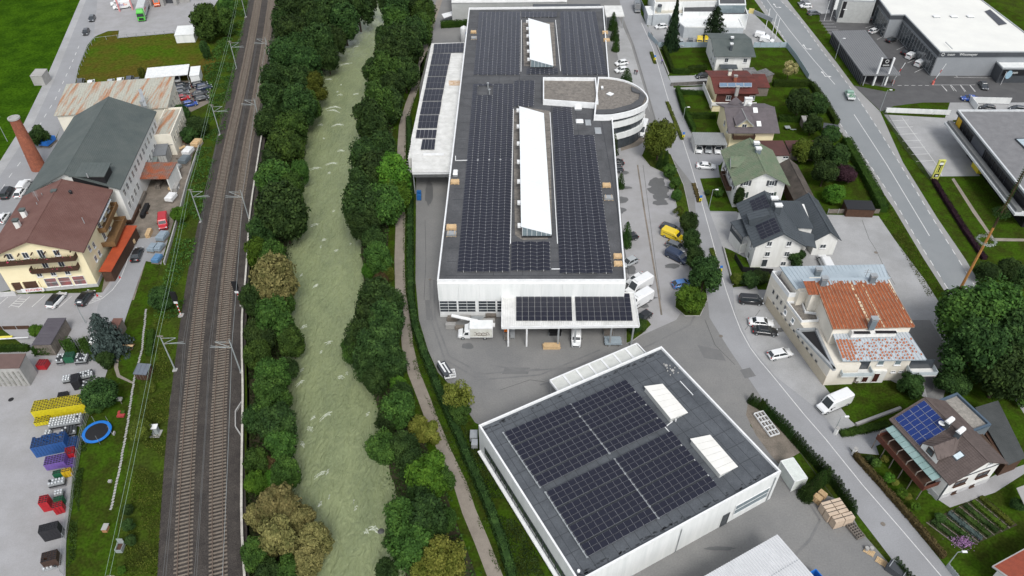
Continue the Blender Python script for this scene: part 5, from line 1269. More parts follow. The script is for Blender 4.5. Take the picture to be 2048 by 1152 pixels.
W(r3,g,1,3,3.6);W(r3,g,1,7,3.6)
def pane(root,pts,m,name,th=.08):mb=MB();mb.slab(pts,th);mb.build(name,m,root)
df=Fr((1473,254),(1508,254),(1508,230),6.4);da,db=df.pt(0,0,6.5),df.pt(df.L,0,6.5);ap=df.pt(df.L/2,0,8.5);bk=df.pt(df.L/2,5.6,8.5)
mb=MB();mb.slab([da,ap,bk,df.pt(-.2,3.2,7.3)],.12);mb.slab([ap,db,df.pt(df.L+.2,3.2,7.3),bk],.12);mb.build('dormer_roof',PURPT,r3)
mb=MB();mb.bar(da,ap,.12,.25);mb.bar(ap,db,.12,.25);mb.bar(ap,bk,.15,.08);mb.build('bargeboard',mat('grey_flashing',(.3,.31,.3),.5),r3)
mb=MB();i_=Vector((f.v.x,f.v.y,0))*.9;mb.add([da+i_-Vector((0,0,1.2)),db+i_-Vector((0,0,1.2)),db+i_,ap+i_,da+i_],[(0,1,2,3,4)]);mb.build('dormer_wall',CREAM,r3)
W(r3,df,0,df.L/2,5.8,1.2,1.9,2,off=-.84)
balcony(r3,df,0,-.6,df.L+.4,3.7,1.3,WOODD,pl=False)
for x,y in ((1511,220),(1518,247)):
 a=P(x-3.5,y+7,6.2+(266-y)*.03);t=thing('roof_window','pale roof window on the violet-grey tiled roof, '+('upper' if y<230 else 'lower')+' one','roof window',a,0,'roof windows of the cream house');z=5.2+3.0*(266-y)/54*.95
 pane(t,[P(x-4,y+5,z-.05+.12),P(x+5,y+5,z-.05+.12),P(x+3.5,y-5,z+.62+.12),P(x-5,y-5,z+.62+.12)],ALU,'glass_frame',.12)
mb=MB();mb.lathe([(.05,0),(.45,.12),(.55,.2)],16,P(1500,208,8.6));mb.build('satellite_dish',WHITE,r3);chimney(r3,P(1496,204,8.4),6.8,9.2,1.8,.8,WHITE2,ALU)
mb=MB();a,b,c,d=P(1455,207,6.6),P(1480,212,6.9),P(1485,205,6.6),P(1472,193,8.6);mb.slab([a,b,d],.1);mb.slab([b,c,d],.1);mb.build('rear_dormer_roof',PURPT,r3)
t,f,g2=shed('grey flat-roofed carport sheltering three cars beside the street',(1391,289),(1455,290),(1447,266),2.7,2.8,STEEL,mat('grey_sheet',(.27,.28,.28),.6,(.23,.24,.24),.4,.5),'seam',18,'carport','carport',.2,mono=True,wt=False)
mb=MB();quadwall(mb,f.pt(.2,0),f.pt(.2,f.D),0,2.6,.12);quadwall(mb,f.pt(f.L-.2,0),f.pt(f.L-.2,f.D),0,2.6,.12);quadwall(mb,f.pt(0,f.D-.2),f.pt(f.L,f.D-.2),0,2.6,.12);mb.build('side_wall',WHITE2,t)
f4=Fr((1581,372),(1469,372),(1442,301),6.4)
r4=thing('house','white house with moss-green sheet metal roof and dark shutters','house',f4.pt(f4.L/2,f4.D/2,0));g,q=gable(r4,f4,6.4,9.8,WHITE2,GREENR,.9,'v','seam',24,th=.15)
for t in (3.1,8.9):W(r4,g,0,t,6.6,1.2,1.3,sh=DARKM)
for t in (2.6,8.9):W(r4,g,0,t,3.4,1.2,1.4,sh=mat('green_shutter',(.06,.09,.075),.6))
for t in (2.5,6.5,10):W(r4,g,1,t,4.6,1.1,1.4,sh=DARKM);W(r4,g,3,t,4.4)
for x,y in ((1510,293),(1514,304)):chimney(r4,P(x,y+6,9.0),7.8,10.6,1.1,.9,mat('blue_grey_sheet',(.15,.18,.2),.5),ALU)
d4=Fr((1462,333),(1462,313),(1497,313),8.2)
dw=[P(1462,334,7.3),P(1482,334,7.6),P(1500,313,8.9),P(1462,312,8.2)];mb=MB();mb.slab(dw,.12);seams(mb,[dw[0],dw[1],dw[2],dw[3]],5);mb.build('dormer_roof',GREENR,r4);mb=MB();a,b=dw[0],dw[3];mb.add([a-Vector((0,0,1.5)),b-Vector((0,0,1.5)),b,a],[(0,1,2,3),(3,2,1,0)]);mb.build('dormer_wall',WHITE2,r4)
mb=MB();mb.slab([P(1445,336,3.6),P(1458,352,3.6),P(1464,345,4.4),P(1456,327,4.4)],.12);mb.build('porch_roof',WOODG,r4);balcony(r4,g,3 if False else 1,3,9.5,2.6,1.2,WOODD,pl=False)
t,f,g2=shed('dark brown shingle-roofed barn behind the moss-green house',(1590,405),(1634,405),(1612,330),3.4,5.2,WOODD,DBRR,'tile',30,'barn','barn',.6,along='v')
t,f,g2=shed('long low garage with maroon flat roof behind the cream house',(1518,311),(1580,311),(1578,283),2.6,2.9,WHITE2,mat('maroon_felt',(.10,.045,.042),.8,(.075,.038,.035),.3,.6),'tile',12,'garage','garage',.3,mono=True)
W(t,g2,0,3.5,1.9,1.6,.7);W(t,g2,0,6.5,1.9,1.4,.7)
shed('second maroon-roofed low outbuilding among the trees',(1580,305),(1640,305),(1636,283),2.4,2.7,WOODG,mat('maroon_felt',(.10,.045,.042)),'tile',10,'outbuilding','outbuilding',.2,mono=True)
shed('small dark garden shed near the highway hedge',(1646,255),(1676,260),(1672,252),2.0,2.4,WOODD,DARKM,'plain',4,'garden_shed','shed',.1,mono=True)
shed('tiny shed with grey roof behind the round garden tree',(1608,245),(1622,245),(1620,234),2.0,2.4,WOODG,CONC,'plain',4,'garden_shed','shed',.1,mono=True)
shed('dark low shed with black roof beside the bright bush',(1695,418),(1752,420),(1742,402),2.2,2.3,WOODD,BLACK,'plain',6,'garden_shed','shed',.1,mono=True)
f5a=Fr((1633,495),(1507,494.6),(1470,408),6.4)
f5a=Fr((1614,494),(1507,494.6),(1470,408),6.0)
r5=thing('house','large white house with anthracite metal roofs and dark solar strips','house',f5a.pt(f5a.L/2,f5a.D/2,0));g,q5=gable(r5,f5a,6.0,9.4,WHITE2,BLKM,.8,'v','seam',16,th=.2)
for t in (2.7,6.7):W(r5,g,0,t,6.3,1.0,1.2);W(r5,g,0,t-.2,3.6,1.0,1.2)
W(r5,g,0,2.6,1.0,1.1,1.1);W(r5,g,0,6.6,1.2,1.2,2.0,1)
for t in (2.2,6.2):W(r5,g,1,t,4.4,.9,1.9);W(r5,g,1,t,1.4,1.0,1.6)
sl_=q5[1] if (q5[1][0].x+q5[1][1].x)<(q5[0][0].x+q5[0][1].x) else q5[0]
def onslope(s,t):return bil(sl_,s,t)
def strips(label,s0,s1,t0,t1,n,root=None):
 pv_=thing('solar_array',label,'solar array',onslope(s0,t0),0,'solar strips on the anthracite roof')
 pvgrid(pv_,[onslope(s0,t0),onslope(s1,t0),onslope(s1,t1),onslope(s0,t1)],n,3,.04,.09)
near=0 if sl_[0].y<sl_[1].y else 1
sa=(lambda s:s) if near==0 else (lambda s:1-s)
strips('solar strips on the west slope nearest the camera',*sorted((sa(.06),sa(.38))),.30,.95,5);strips('solar strips on the far part of the west slope',*sorted((sa(.62),sa(.92))),.42,.96,5)
mb=MB();a,b=(sa(.44),sa(.60));dpt=[onslope(a,.12)+Vector((-.3,0,1.5)),onslope(b,.12)+Vector((-.3,0,1.5)),onslope(b,.8)+Vector((0,0,.5)),onslope(a,.8)+Vector((0,0,.5))];mb.slab(dpt,.15);seams(mb,dpt,3);mb.build('dormer_roof',BLKM,r5)
mb=MB();mb.hexa([onslope(a,.14),onslope(b,.14),onslope(b,.75),onslope(a,.75)]+[p-Vector((0,0,.1)) for p in dpt]);mb.build('dormer_wall',BLKM,r5)
for x,y in ((1545,405),(1553,419)):chimney(r5,P(x,y+6,9.0),8.2,10.7,1.3,.9,BLKM,ALU)
mb=MB();q=poly([(1560,456),(1627,456),(1598,403),(1552,402)],7.4);q[2].z=q[3].z=8.2;q[0].z=q[1].z=6.2;q=[P(1580,454,6.2),P(1628,457,6.2),P(1600,402,7.6),P(1552,401,7.6)];mb.slab(q,.15);seams(mb,q,12);mb.build('link_roof',BLKM,r5)
mb=MB();mb.prism([(p.x,p.y) for p in poly([(1590,454),(1625,456),(1608,408),(1570,406)],6)],0,6.0);mb.build('link_wall',WHITE2,r5)
f5b=Fr((1683,481),(1629,482),(1598,402.5),4.2);gw,_=gable(r5,f5b,4.2,6.4,WHITE2,BLKM,.5,'v','seam',20,th=.15,wname='wing_wall',rname='wing_roof')
W(r5,gw,0,gw.L/2+.4,2.4,1.3,1.0)
q=[P(1586,474,5.0),P(1633,496,3.2),P(1622,466,4.6),P(1590,455,6.3)];mb=MB();mb.slab([P(1602,488,4.6),P(1633,496,3.6),P(1627,468,4.6),P(1594,460,6.0)],.15);mb.build('porch_roof',BLKM,r5)
fp_=Fr((1485,474),(1461,444),(1480,438),4.8);mb=MB();q=[fp_.pt(0,0,4.8),fp_.pt(fp_.L,0,4.8),fp_.pt(fp_.L,3.2,5.2),fp_.pt(0,3.2,5.2)];mb.slab(q,.15);seams(mb,q,4);mb.build('bay_roof',BLKM,r5);mb=MB();mb.prism(fp_.sub(.3,fp_.L-.3,.3,3.2).foot(),0,2.6);mb.build('bay_wall',WHITE2,r5)
mb=MB();fq_=fp_.sub(.3,fp_.L-.3,.3,3);
for a_,b_ in ((0,0),(fq_.L,0)):mb.box(tuple(fq_.pt(a_,b_,3.7)),(.2,.2,2.2))
quadwall(mb,fq_.pt(0,0),fq_.pt(fq_.L,0),2.6,3.5,.1);mb.build('bay_railing',BLKM,r5)
mb=MB();tp=poly([(1470,536),(1490,536),(1476,503),(1468,505)],0.0);pts=[P(1486,537,.9),P(1470,510,.9),P(1496,540,.9),P(1546,541,.9)]
for a_,b_ in ((0,1),(0,3)):quadwall(mb,pts[a_],pts[b_],0,1.3,.1)
mb.build('terrace_screen',BLACK,r5)
# =============== R6 apartment with rusty roof ===============
WR=mat('warm_white_render',(.72,.68,.60),.9,(.62,.58,.50),.3,.7,fine=.05)
ap_=thing('apartment_building','cream apartment building with rust-red metal roof beside the street','apartment building',P(1700,700))
B0=P(1646,770.6);B1=P(1530,609);B2=P(1795,763.5)
du=(B1-B0).normalized();dv=(B2-B0).normalized();Lw,Lf=(B1-B0).length,(B2-B0).length
def ab(a,b,z=0):q=B0+du*a+dv*b;return Vector((q.x,q.y,z))
bz=lambda x,y,z:P(x,y,z)
zr1,zr2=10.0,8.6
rr=[P(1666,657.5,9.6),P(1829.6,653,9.6),P(1782,554.4,11.2),P(1640,556,11.2)]
left0=P(1606,557,11.2);notch=P(1617,589,10.8);notch2=P(1638,589,10.8)
bod=[P(1668,655,9.4),P(1824,651,9.4),P(1778,560,9.4),P(1640,562,9.4),P(1640,592,9.4)]
mb=MB();mb.prism([(p.x,p.y) for p in bod],0,9.5);mb.build('main_wall',WR,ap_)
RSTR=mat('rust_roof',(.30,.088,.033),.75,(.20,.062,.028),.8,.6,fine=.2,fscale=3)
SEAMP=mat('pale_batten',(.34,.26,.19),.7,(.26,.11,.06),1.2,.8)
SNW=mat('silver_blue_roof',(.40,.46,.50),.45,(.33,.39,.43),.3,.6,metal=.2,fine=.06)
qf=[P(1666,657.5,9.6),P(1829.6,653,9.6),P(1775,560,11.1),P(1629,562,11.1)]
n=22
for i in range(n):
 mb=MB();a=[bil(qf,(i+.06)/n,0),bil(qf,(i+.94)/n,0),bil(qf,(i+.94)/n,1),bil(qf,(i+.06)/n,1)];mb.slab(a,.06);mb.build('roof_sheet',RSTR,ap_)
mb=MB();mb.slab([p-Vector((0,0,.07)) for p in qf],.2);mb.build('roof_deck',SEAMP,ap_)
mb=MB()
for i in range(n+1):mb.bar(bil(qf,i/n,0)+Vector((0,0,.05)),bil(qf,i/n,1)+Vector((0,0,.05)),.09,.09)
mb.build('batten',SEAMP,ap_)
mb=MB()
for s in (.46,.47,.98,.62):
 for j in range(14):
  if rnd.random()<.8:a,b=bil(qf,s,j/14),bil(qf,s+rnd.uniform(.012,.024),(j+.75)/14);mb.slab([a+Vector((0,0,.02)),Vector((b.x,a.y,a.z+.02)),b+Vector((0,0,.02)),Vector((a.x,b.y,b.z+.02))],.02)
mb.build('paint_patch',mat('flaking_pale_paint',(.55,.52,.40),.8,(.45,.30,.15),2,.8),ap_)
qn=[P(1617,589,10.6),P(1638,589,10.6),P(1629,562,11.1),P(1606,562,11.1)]
for i in range(3):mb=MB();mb.slab([bil(qn,(i+.05)/3,0),bil(qn,(i+.95)/3,0),bil(qn,(i+.95)/3,1),bil(qn,(i+.05)/3,1)],.08);mb.build('roof_sheet',RSTR,ap_)
mb=MB();mb.slab([P(1606,562,11.12),P(1775,561,11.12),P(1782,554,11.15),P(1604,556.5,11.15)],.15);mb.build('ridge_sheet',SNW,ap_)
mb=MB()
for i in range(16):
 a,b=i/16+.01,(i+.9)/16;k=1-rnd.uniform(.01,.14);mb.slab([bil(qf,a,k)+Vector((0,0,.02)),bil(qf,b,k+.02)+Vector((0,0,.02)),bil(qf,b,1)+Vector((0,0,.02)),bil(qf,a,1)+Vector((0,0,.02))],.025)
mb.build('bare_metal_patch',SNW,ap_)
qb=[P(1604,556,9.2),P(1776,553,9.2),P(1767,528.6,10.0),P(1560,533,10.0)];qb=[P(1592,578,9.0),P(1778,556,9.0),P(1767,528.6,9.6),P(1560,533,9.6)]
mb=MB();mb.slab(qb,.2);seams(mb,qb,26,.05,.07);mb.build('rear_roof',SNW,ap_)
mb=MB();mb.prism([(p.x,p.y) for p in (P(1600,583,9),P(1770,562,9),P(1761,533,9),P(1566,537,9))],0,8.8);mb.build('rear_wall',WR,ap_)
mb=MB();
for x0,x1,y0,h0,dy in ((1588,1606,604,9.0,3.2),(1612,1639,623,10.4,4.2)):a,b=P(x0,y0,5.7),P(x1,y0,5.7);mb.prism([a,b,b+Vector((.6,dy,0)),a+Vector((.6,dy,0))],5.0,h0)
if 1:mb.prism([P(1646,640,6),P(1668,655,9.4),P(1640,592,9.4)],0,9.4) if False else None;mb.build('stair_tower',WR,ap_)
ft=[(p.x,p.y) for p in (ab(22.4,.04),ab(15.83,.04),ab(15.83,2.6),ab(22.4,2.6))];flatroof(ap_,ft,6.9,WR,mat('terrace_floor',(.26,.25,.25),.9),ALU,1.0,.2,wname='terrace_wall')
w2=[ab(15.8,.05),ab(10.4,.05),P(1638,640,6),P(1637,625,6),P(1612,622,6),P(1606,604,6),ab(15.8,2.7)]
flatroof(ap_,[(p.x,p.y) for p in w2],5.5,WR,GRAVEL,ALU,.5,.2,wname='gravel_terrace_wall')
w3=[B0,B1,ab(Lw,4),P(1640,640,6.4),P(1668,657,6.4),P(1690,700,6.4)]
w3=[ab(0,0),ab(Lw,0),ab(Lw,4.2),ab(6,5.2),ab(0,5.2)]
mb=MB();mb.prism([(p.x,p.y) for p in w3],0,5.3);mb.build('street_wall',WR,ap_)
mb=MB();a,b=ab(-.0,-.02,1.1),ab(Lw,-.02,1.1);mb.bar(a,b,.1,2.2);mb.build('beige_plinth',mat('beige_plinth',(.55,.49,.38),.9,(.48,.42,.32),.5,.6),ap_)
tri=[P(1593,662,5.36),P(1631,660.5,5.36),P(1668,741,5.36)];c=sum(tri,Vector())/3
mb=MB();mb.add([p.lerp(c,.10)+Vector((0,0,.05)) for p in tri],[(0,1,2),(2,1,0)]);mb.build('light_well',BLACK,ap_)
mb=MB()
for i in range(3):mb.bar(tri[i]+Vector((0,0,.2)),tri[(i+1) % 3]+Vector((0,0,.2)),.5,.5)
mb.build('light_well_frame',STEEL,ap_)
o_=Vector((du.y,-du.x,0));
if o_.dot(dv)>0:o_=-o_
for i in range(11):
 t_=3.5+i*1.55;window(ap_,ab(t_,-.05,2.6)+o_*.02,o_,.62,.45,CONC,GLASS)
for i in range(4):window(ap_,ab(Lw-1.4-i*1.5,-.05,4.6)+o_*.02,o_,.55,1.0,CONC,GLASS)
for (x,y) in ((1555,593),(1560,602),(1572,624),(1587,641)):p=P(x,y,5.9);window(ap_,p+o_*.1,o_,.8,.95,ALU,GLASSB,1,1,sill=True) if y>610 else None
ql=[P(1686,722,6.2),P(1853,719,6.2),P(1812,657.5,8.0),P(1664,662,8.0)]
nl=24
RSP=mat('rust_spotted_metal',(.42,.44,.46),.5,(.36,.40,.43),.6,.6,metal=.2)
for i in range(nl):mb=MB();mb.slab([bil(ql,(i+.04)/nl,0),bil(ql,(i+.96)/nl,0),bil(ql,(i+.96)/nl,1),bil(ql,(i+.04)/nl,1)],.07);mb.build('lower_roof_sheet',RSP,ap_)
mb=MB();mb.slab([p-Vector((0,0,.07)) for p in ql],.15);seams(mb,[p+Vector((0,0,.0)) for p in ql],nl,.05,.08);mb.build('lower_roof_deck',SNW,ap_)
mb=MB();nnl=(ql[1]-ql[0]).cross(ql[3]-ql[0]).normalized()
for i in range(nl):
 for j in range(9):
  dens=.9 if i<6 else .62
  if j>6 or rnd.random()>dens:continue
  c=bil(ql,(i+.5)/nl,.05+j*.1+.02*(i % 2))+nnl*.012;s=.16+.12*rnd.random()+(.12 if i<5 else 0);e=[c+Vector((s*math.cos(t)*.8,s*math.sin(t)*1.1,0)) for t in [k*math.pi/3 for k in range(6)]]
  e=[p-nnl*nnl.dot(p-c) for p in e];mb.add(e,[(0,1,2,3,4,5)])
ob=mb.build('rust_spot',mat('rust_spots',(.36,.12,.05),.85,(.22,.09,.05),2,.8),ap_,kind='stuff')
mb=MB();bd=[P(1690,716,6),P(1846,714,6),P(1812,662,6),P(1668,664,6)];mb.prism([(p.x,p.y) for p in bd],0,6.0);mb.build('front_wall',WR,ap_)
lf=Fr((1690,716),(1846,714),(1812,662),6.0)
mb=MB();a,b=P(1701,666,8.4),P(1790,664,8.4);mb.bar(a,b,1.0,1.3);mb.build('roof_balcony',WHITE2,ap_);mb=MB();mb.box(tuple(P(1724,665,9.05)),(2.8,.6,.1));mb.box(tuple(P(1772,664,9.05)),(3.6,.6,.1));mb.build('balcony_recess',BLACK,ap_)
for t_,m_ in ((6.6,GLASSB),(9.6,GLASSB)):W(ap_,lf,0,t_,4.7,1.1,1.1,1,gm=m_)
for t0,t1 in ((-.3,5.0),(11.6,16.2)):
 mb=MB();fz_=lf.sub(t0,t1,-1.7,0);mb.prism(fz_.foot(),2.9,3.1);mb.build('balcony_slab',WHITE2,ap_)
 mb=MB();c=fz_.foot()
 for a_,b_ in ((0,1),(1,2),(3,0)):
  mb.bar(c[a_]+Vector((0,0,4.0)),c[b_]+Vector((0,0,4.0)),.07,.07);mb.bar(c[a_]+Vector((0,0,3.5)),c[b_]+Vector((0,0,3.5)),.05,.7)
 mb.build('balcony_railing',mat('pale_railing',(.5,.56,.58),.4),ap_)
 mb=MB();fr_=lf.sub(t0+.2,t1-.2,-.04,0);mb.prism(fr_.foot(),3.1,5.4);mb.build('balcony_recess',GLASS,ap_)
mb=MB();fz_=lf.sub(3.4,8.2,-.5,0);mb.prism(fz_.foot(),0,3.0);mb.build('entrance_surround',WHITE2,ap_)
for t_ in (4.8,6.6):W(ap_,lf,0,t_,1.4,1.1,2.3,1,1,fm=WHITE2,gm=mat('dark_red_glass',(.06,.02,.018),.2),sill=False,off=.53)
for t_ in (9.6,11.0):W(ap_,lf,0,t_,2.4,.8,.4)
for x,y,zt_ in ((1638,538,10.8),(1650,556,12.6),(1748,551,12.6),(1750,637,11.8)):p=P(x,y,zt_);chimney(ap_,(p.x,p.y),zt_-2.4,zt_-.2,1.0,.8,mat('blue_grey_sheet',(.15,.18,.2)),STEEL)
mb=MB();p=P(1731,553,11.4);mb.tube(p,p+Vector((0,0,1.8)),.05);mb.bar(p+Vector((-.6,0,1.4)),p+Vector((.6,0,1.4)),.05,.05);mb.bar(p+Vector((-.6,0,1)),p+Vector((.6,0,1)),.05,.05);mb.build('aerial',STEEL,ap_)
bn=thing('garden_bench','grey wooden bench against the front wall of the cream apartment building','bench',P(1705,766));mb=MB();mb.box((0,0,.45),(1.8,.45,.06));link('seat',mb.mesh('seat',WOODG),bn);mb=MB();mb.box((0,.25,.75),(1.8,.05,.4));link('backrest',mb.mesh('backrest',WOODG),bn)
for s in (-.7,.7):mb=MB();mb.box((s,0,.21),(.08,.4,.42));link('leg',mb.mesh('leg',WOODG),bn)
# =============== R7 brown tiled house ===============
f7=Fr((1899.7,970.6),(1778,838),(1843.8,793),5.6)
A7,B7=P(1899.7,970.6,5.4),P(1778,838,5.4)
f7=object.__new__(Fr);f7.O=Vector((A7.x,A7.y));d_=Vector((B7.x-A7.x,B7.y-A7.y));f7.L=d_.length;f7.u=d_/f7.L;f7.v=Vector((f7.u.y,-f7.u.x));f7.D=11.2;f7.z=5.4
r7=thing('house','white house with dark brown tiled roof, blue solar field and long wooden balcony','house',f7.pt(f7.L/2,f7.D/2,0));g7,q7=gable(r7,f7,5.4,8.6,WHITE2,BRT,.7,'u','tile',18,m=30,rth=.06,th=.16)
s0=q7[0]
pv_=thing('solar_array','blue solar field on the brown tiled house roof','solar array',bil(s0,.8,.5));a0,a1,b0,b1=.50,.965,.10,.93
pvgrid(pv_,[bil(s0,.54,b0),bil(s0,a1,b0),bil(s0,a1,b1),bil(s0,.54,b1)],6,4,.02,.12,m=PVB,fm=PVFW)
e=s0;dl,dr=.27,.52
dA,dB=bil(e,dl,.05),bil(e,dr,.05);zt2=8.1
ax=(dA+dB)/2;apx=Vector((ax.x,ax.y,8.2));bk=bil(e,(dl+dr)/2,1.0);bk.z=8.45
eA,eB=Vector((dA.x,dA.y,6.9)),Vector((dB.x,dB.y,6.9));kA,kB=bil(e,dl-.02,.55),bil(e,dr+.02,.55)
mb=MB();q=[eA,apx,bk,kA+Vector((0,0,.1))];mb.slab(q,.12);seams(mb,[eA,kA+Vector((0,0,.1)),bk,apx],5,.05,.06);mb.slab([apx,eB,kB+Vector((0,0,.1)),bk],.12);seams(mb,[eB,kB+Vector((0,0,.1)),bk,apx],5,.05,.06);mb.build('dormer_roof',BRT,r7)
ins_=Vector((f7.v.x,f7.v.y,0))*.25;mb=MB();mb.add([dA+ins_,dB+ins_,eB+ins_,apx+ins_-Vector((0,0,.1)),eA+ins_],[(0,1,2,3,4),(4,3,2,1,0)]);mb.build('dormer_wall',WHITE2,r7)
window(r7,(dA+dB)/2+ins_*.6+Vector((0,0,1.2)),-f7.v,1.2,1.2,WOODD,GLASS,1,1)
rw=bil(s0,.22,.55);t=thing('roof_window','bright square roof window on the brown tiled roof','roof window',rw);pane(t,[bil(s0,.19,.5)+Vector((0,0,.2)),bil(s0,.25,.5)+Vector((0,0,.2)),bil(s0,.25,.68)+Vector((0,0,.2)),bil(s0,.19,.68)+Vector((0,0,.2))],mat('bright_glass',(.62,.72,.76),.15),'glass_pane',.1);pane(t,[bil(s0,.18,.47)+Vector((0,0,.12)),bil(s0,.26,.47)+Vector((0,0,.12)),bil(s0,.26,.71)+Vector((0,0,.12)),bil(s0,.18,.71)+Vector((0,0,.12))],DARKM,'frame',.1)
for x,y in ((1899,842),(1921,862)):
 p=P(x,y,9.6);mb=MB();mb.box((p.x,p.y,8.6),(.9,.8,1.9),.7);o=mb.build('chimney',BLKM,r7);mb=MB();mb.hexa([Vector((p.x,p.y,9.7))+Vector(((a_*math.cos(.6)-b_*math.sin(.6)),(a_*math.sin(.6)+b_*math.cos(.6)),c_)) for a_,b_,c_ in ((-.8,-.4,0),(.8,-.4,0),(.8,.4,0),(-.8,.4,0),(-.8,-.25,.3),(.8,-.25,.3),(.8,.25,.3),(-.8,.25,.3))]);mb.build('chimney_cap',ALU,o)
mb=MB();mb.lathe([(.05,0),(.4,.1),(.5,.2)],16,P(1883,848,8.6));mb.build('satellite_dish',WHITE,r7)
for t_,z_,w_,h_ in ((3.2,6.3,.9,1.1),(7.3,6.3,.9,1.1),(2.9,3.4,2.3,1.3),(7.2,3.4,2.3,1.3),(3.0,.7,.9,.5),(6.5,.7,.9,.5)):W(r7,g7,3,t_,z_,w_,h_,2,fm=WOODD if z_<5 else ALU)
mb=MB();a,_=g7.side(3,0,4.9,.03);b,_=g7.side(3,g7.D,4.9,.03);mb.bar(a,b,.08,.22);a,_=g7.side(0,0,4.9,.03);b,_=g7.side(0,4,4.9,.03);mb.bar(a,b,.08,.22);a,_=g7.side(3,.1,2.7,.05);mb.box(tuple(a),(.2,.2,5.2));mb.build('dark_trim',BLKM,r7)
mb=MB();mb.prism([g7.pt(-.05,-.05),g7.pt(2,-.05),g7.pt(2,g7.D+.05),g7.pt(-.05,g7.D+.05)],0,1.1);mb.build('plinth',mat('grey_plinth',(.5,.5,.5)),r7)
mb=MB();fb_=g7.sub(1.0,g7.L-.3,-3.0,0);mb.prism(fb_.foot(),2.6,2.8);mb.build('balcony_floor',WOODD,r7)
mb=MB();c=fb_.foot();BW_=mat('red_brown_boards',(.12,.042,.026),.7,(.085,.03,.02),1.4,.6,fine=.12)
for k in range(5):
 for a_,b_ in ((0,1),(3,0),(1,2)):mb.bar(c[a_]+Vector((0,0,2.75+k*.22)),c[b_]+Vector((0,0,2.75+k*.22)),.05,.2)
mb.build('balcony_boards',BW_,r7)
mb=MB();L_=fb_.L
for i in range(6):
 p=fb_.pt(L_*i/5*.98+.1,.1,0);mb.box((p.x,p.y,2.3),(.12,.12,4.5));mb.bar(Vector((p.x,p.y,4.5)),fb_.pt(L_*i/5*.98+.1,3.0,4.85),.1,.12)
mb.build('balcony_post',WOODG,r7)
gr_=mat('pale_green_glass',(.17,.26,.25),.2,(.24,.34,.33),.7,.6,spec=.6,fine=.04)
for i in range(10):
 mb=MB();a,b=L_*i/10+.03,L_*(i+1)/10-.03;mb.slab([fb_.pt(a,1.0,4.75),fb_.pt(b,1.0,4.75),fb_.pt(b,3.1,5.15),fb_.pt(a,3.1,5.15)],.05);mb.build('glass_sheet',gr_,r7)
for i in range(3):W(r7,g7,0,2.4+i*3.4,3.9,1.2,2.0);W(r7,g7,0,2.4+i*3.4,1.4,1.2,1.2)
f7c=[P(1868,803,5.6),P(1914.6,785,5.6),P(1983,849,5.6),P(1934,868,5.6)]
t=thing('flat_annexe','flat gravel-roofed annexe with blue-grey rim behind the brown tiled house','annexe',sum(f7c,Vector())/4);flatroof(t,[(p.x,p.y) for p in f7c],5.2,mat('blue_grey_sheet',(.15,.18,.2)),mat('pale_gravel',(.30,.28,.25),.95,(.20,.19,.17),1.5,.7,bump=.4,bscale=14,fine=.25,fscale=9),mat('slate_blue_rim',(.075,.11,.15),.5),.45,.35)
t=thing('long_outbuilding','long dark shingle-roofed outbuilding at the right edge','outbuilding',P(2010,900));q=[P(2048,932,3.2),P(1968,880,3.2),P(1953,816,3.8),P(1995,800,3.8),P(2055,905,3.4)]
mb=MB();q=[P(2016,930,3.0),P(2052,915,3.2),P(1996,801,3.8),P(1950,815,3.6)];mb.slab(q,.15);courses(mb,q,36,.04);mb.build('roof',mat('dark_grey_shingle',(.05,.055,.055),.9,(.075,.08,.08),.3,.6,bump=.3,fine=.12),t);mb=MB();mb.prism([(p.x*.995,p.y) for p in q],0,2.9);mb.build('wall',WOODD,t)
mb=MB();q2=[P(1975,923,4.4),P(2016,928,3.0),P(1966,868,3.4),P(1925,868,5.2)];mb.slab(q2,.12);courses(mb,q2,20,.05,12);mb.build('brown_roof',mat('brown_tiles',(.10,.065,.045),.8,(.075,.05,.035),1,.7,fine=.12),t)
t=thing('red_roof_house','house with red tiled roof cut by the bottom right corner','house',P(2040,1150));q=[P(2000,1220,4),P(2160,1180,4),P(2100,1080,6),P(1985,1134,4)]
ff=Fr((1985,1133),(2060,1092),(2120,1200),4.2);q=[ff.pt(0,6,5.4),ff.pt(0,0,4.2),ff.pt(ff.L+6,0,4.2),ff.pt(ff.L+6,6,5.4)];q=[ff.pt(0,0,4.2),ff.pt(ff.L+6,0,4.2),ff.pt(ff.L+6,7,6.6),ff.pt(0,7,6.6)]
mb=MB();mb.slab(q,.15);courses(mb,q,22,.06,36);mb.build('roof',mat('red_roof_tiles',(.33,.08,.045),.8,(.26,.065,.04),1.4,.7,fine=.12),t);mb=MB();mb.prism(ff.sub(.6,ff.L+5,.6,7).foot(),0,4.2);mb.build('wall',WHITE2,t);mb=MB();mb.bar(q[0],q[3],.3,.12);mb.bar(q[0],q[1],.15,.15);mb.build('roof_edge',CONC,t)
t=thing('garden_canopy','small pale canopy roof at the right edge beside the vegetable garden','canopy',P(2045,980));mb=MB();mb.slab(poly([(2033,976),(2060,966),(2070,1000),(2048,1008)],2.4),.1);mb.build('roof',CONC,t)
t=thing('white_container','plain white box container beside the thuja hedge','container',P(1588,950));fc=Fr((1590,963),(1562,922),(1582,909),2.7);c=fc.foot()
mb=MB();mb.prism(c,.1,2.7);mb.build('body',mat('white_container_paint',(.62,.66,.62),.6),t);mb=MB()
for a_,b_ in ((0,1),(1,2),(2,3),(3,0)):mb.bar(c[a_]+Vector((0,0,2.68)),c[b_]+Vector((0,0,2.68)),.12,.14);mb.box((c[a_].x,c[a_].y,1.35),(.14,.14,2.6))
mb.build('corner_frame',WHITE,t)
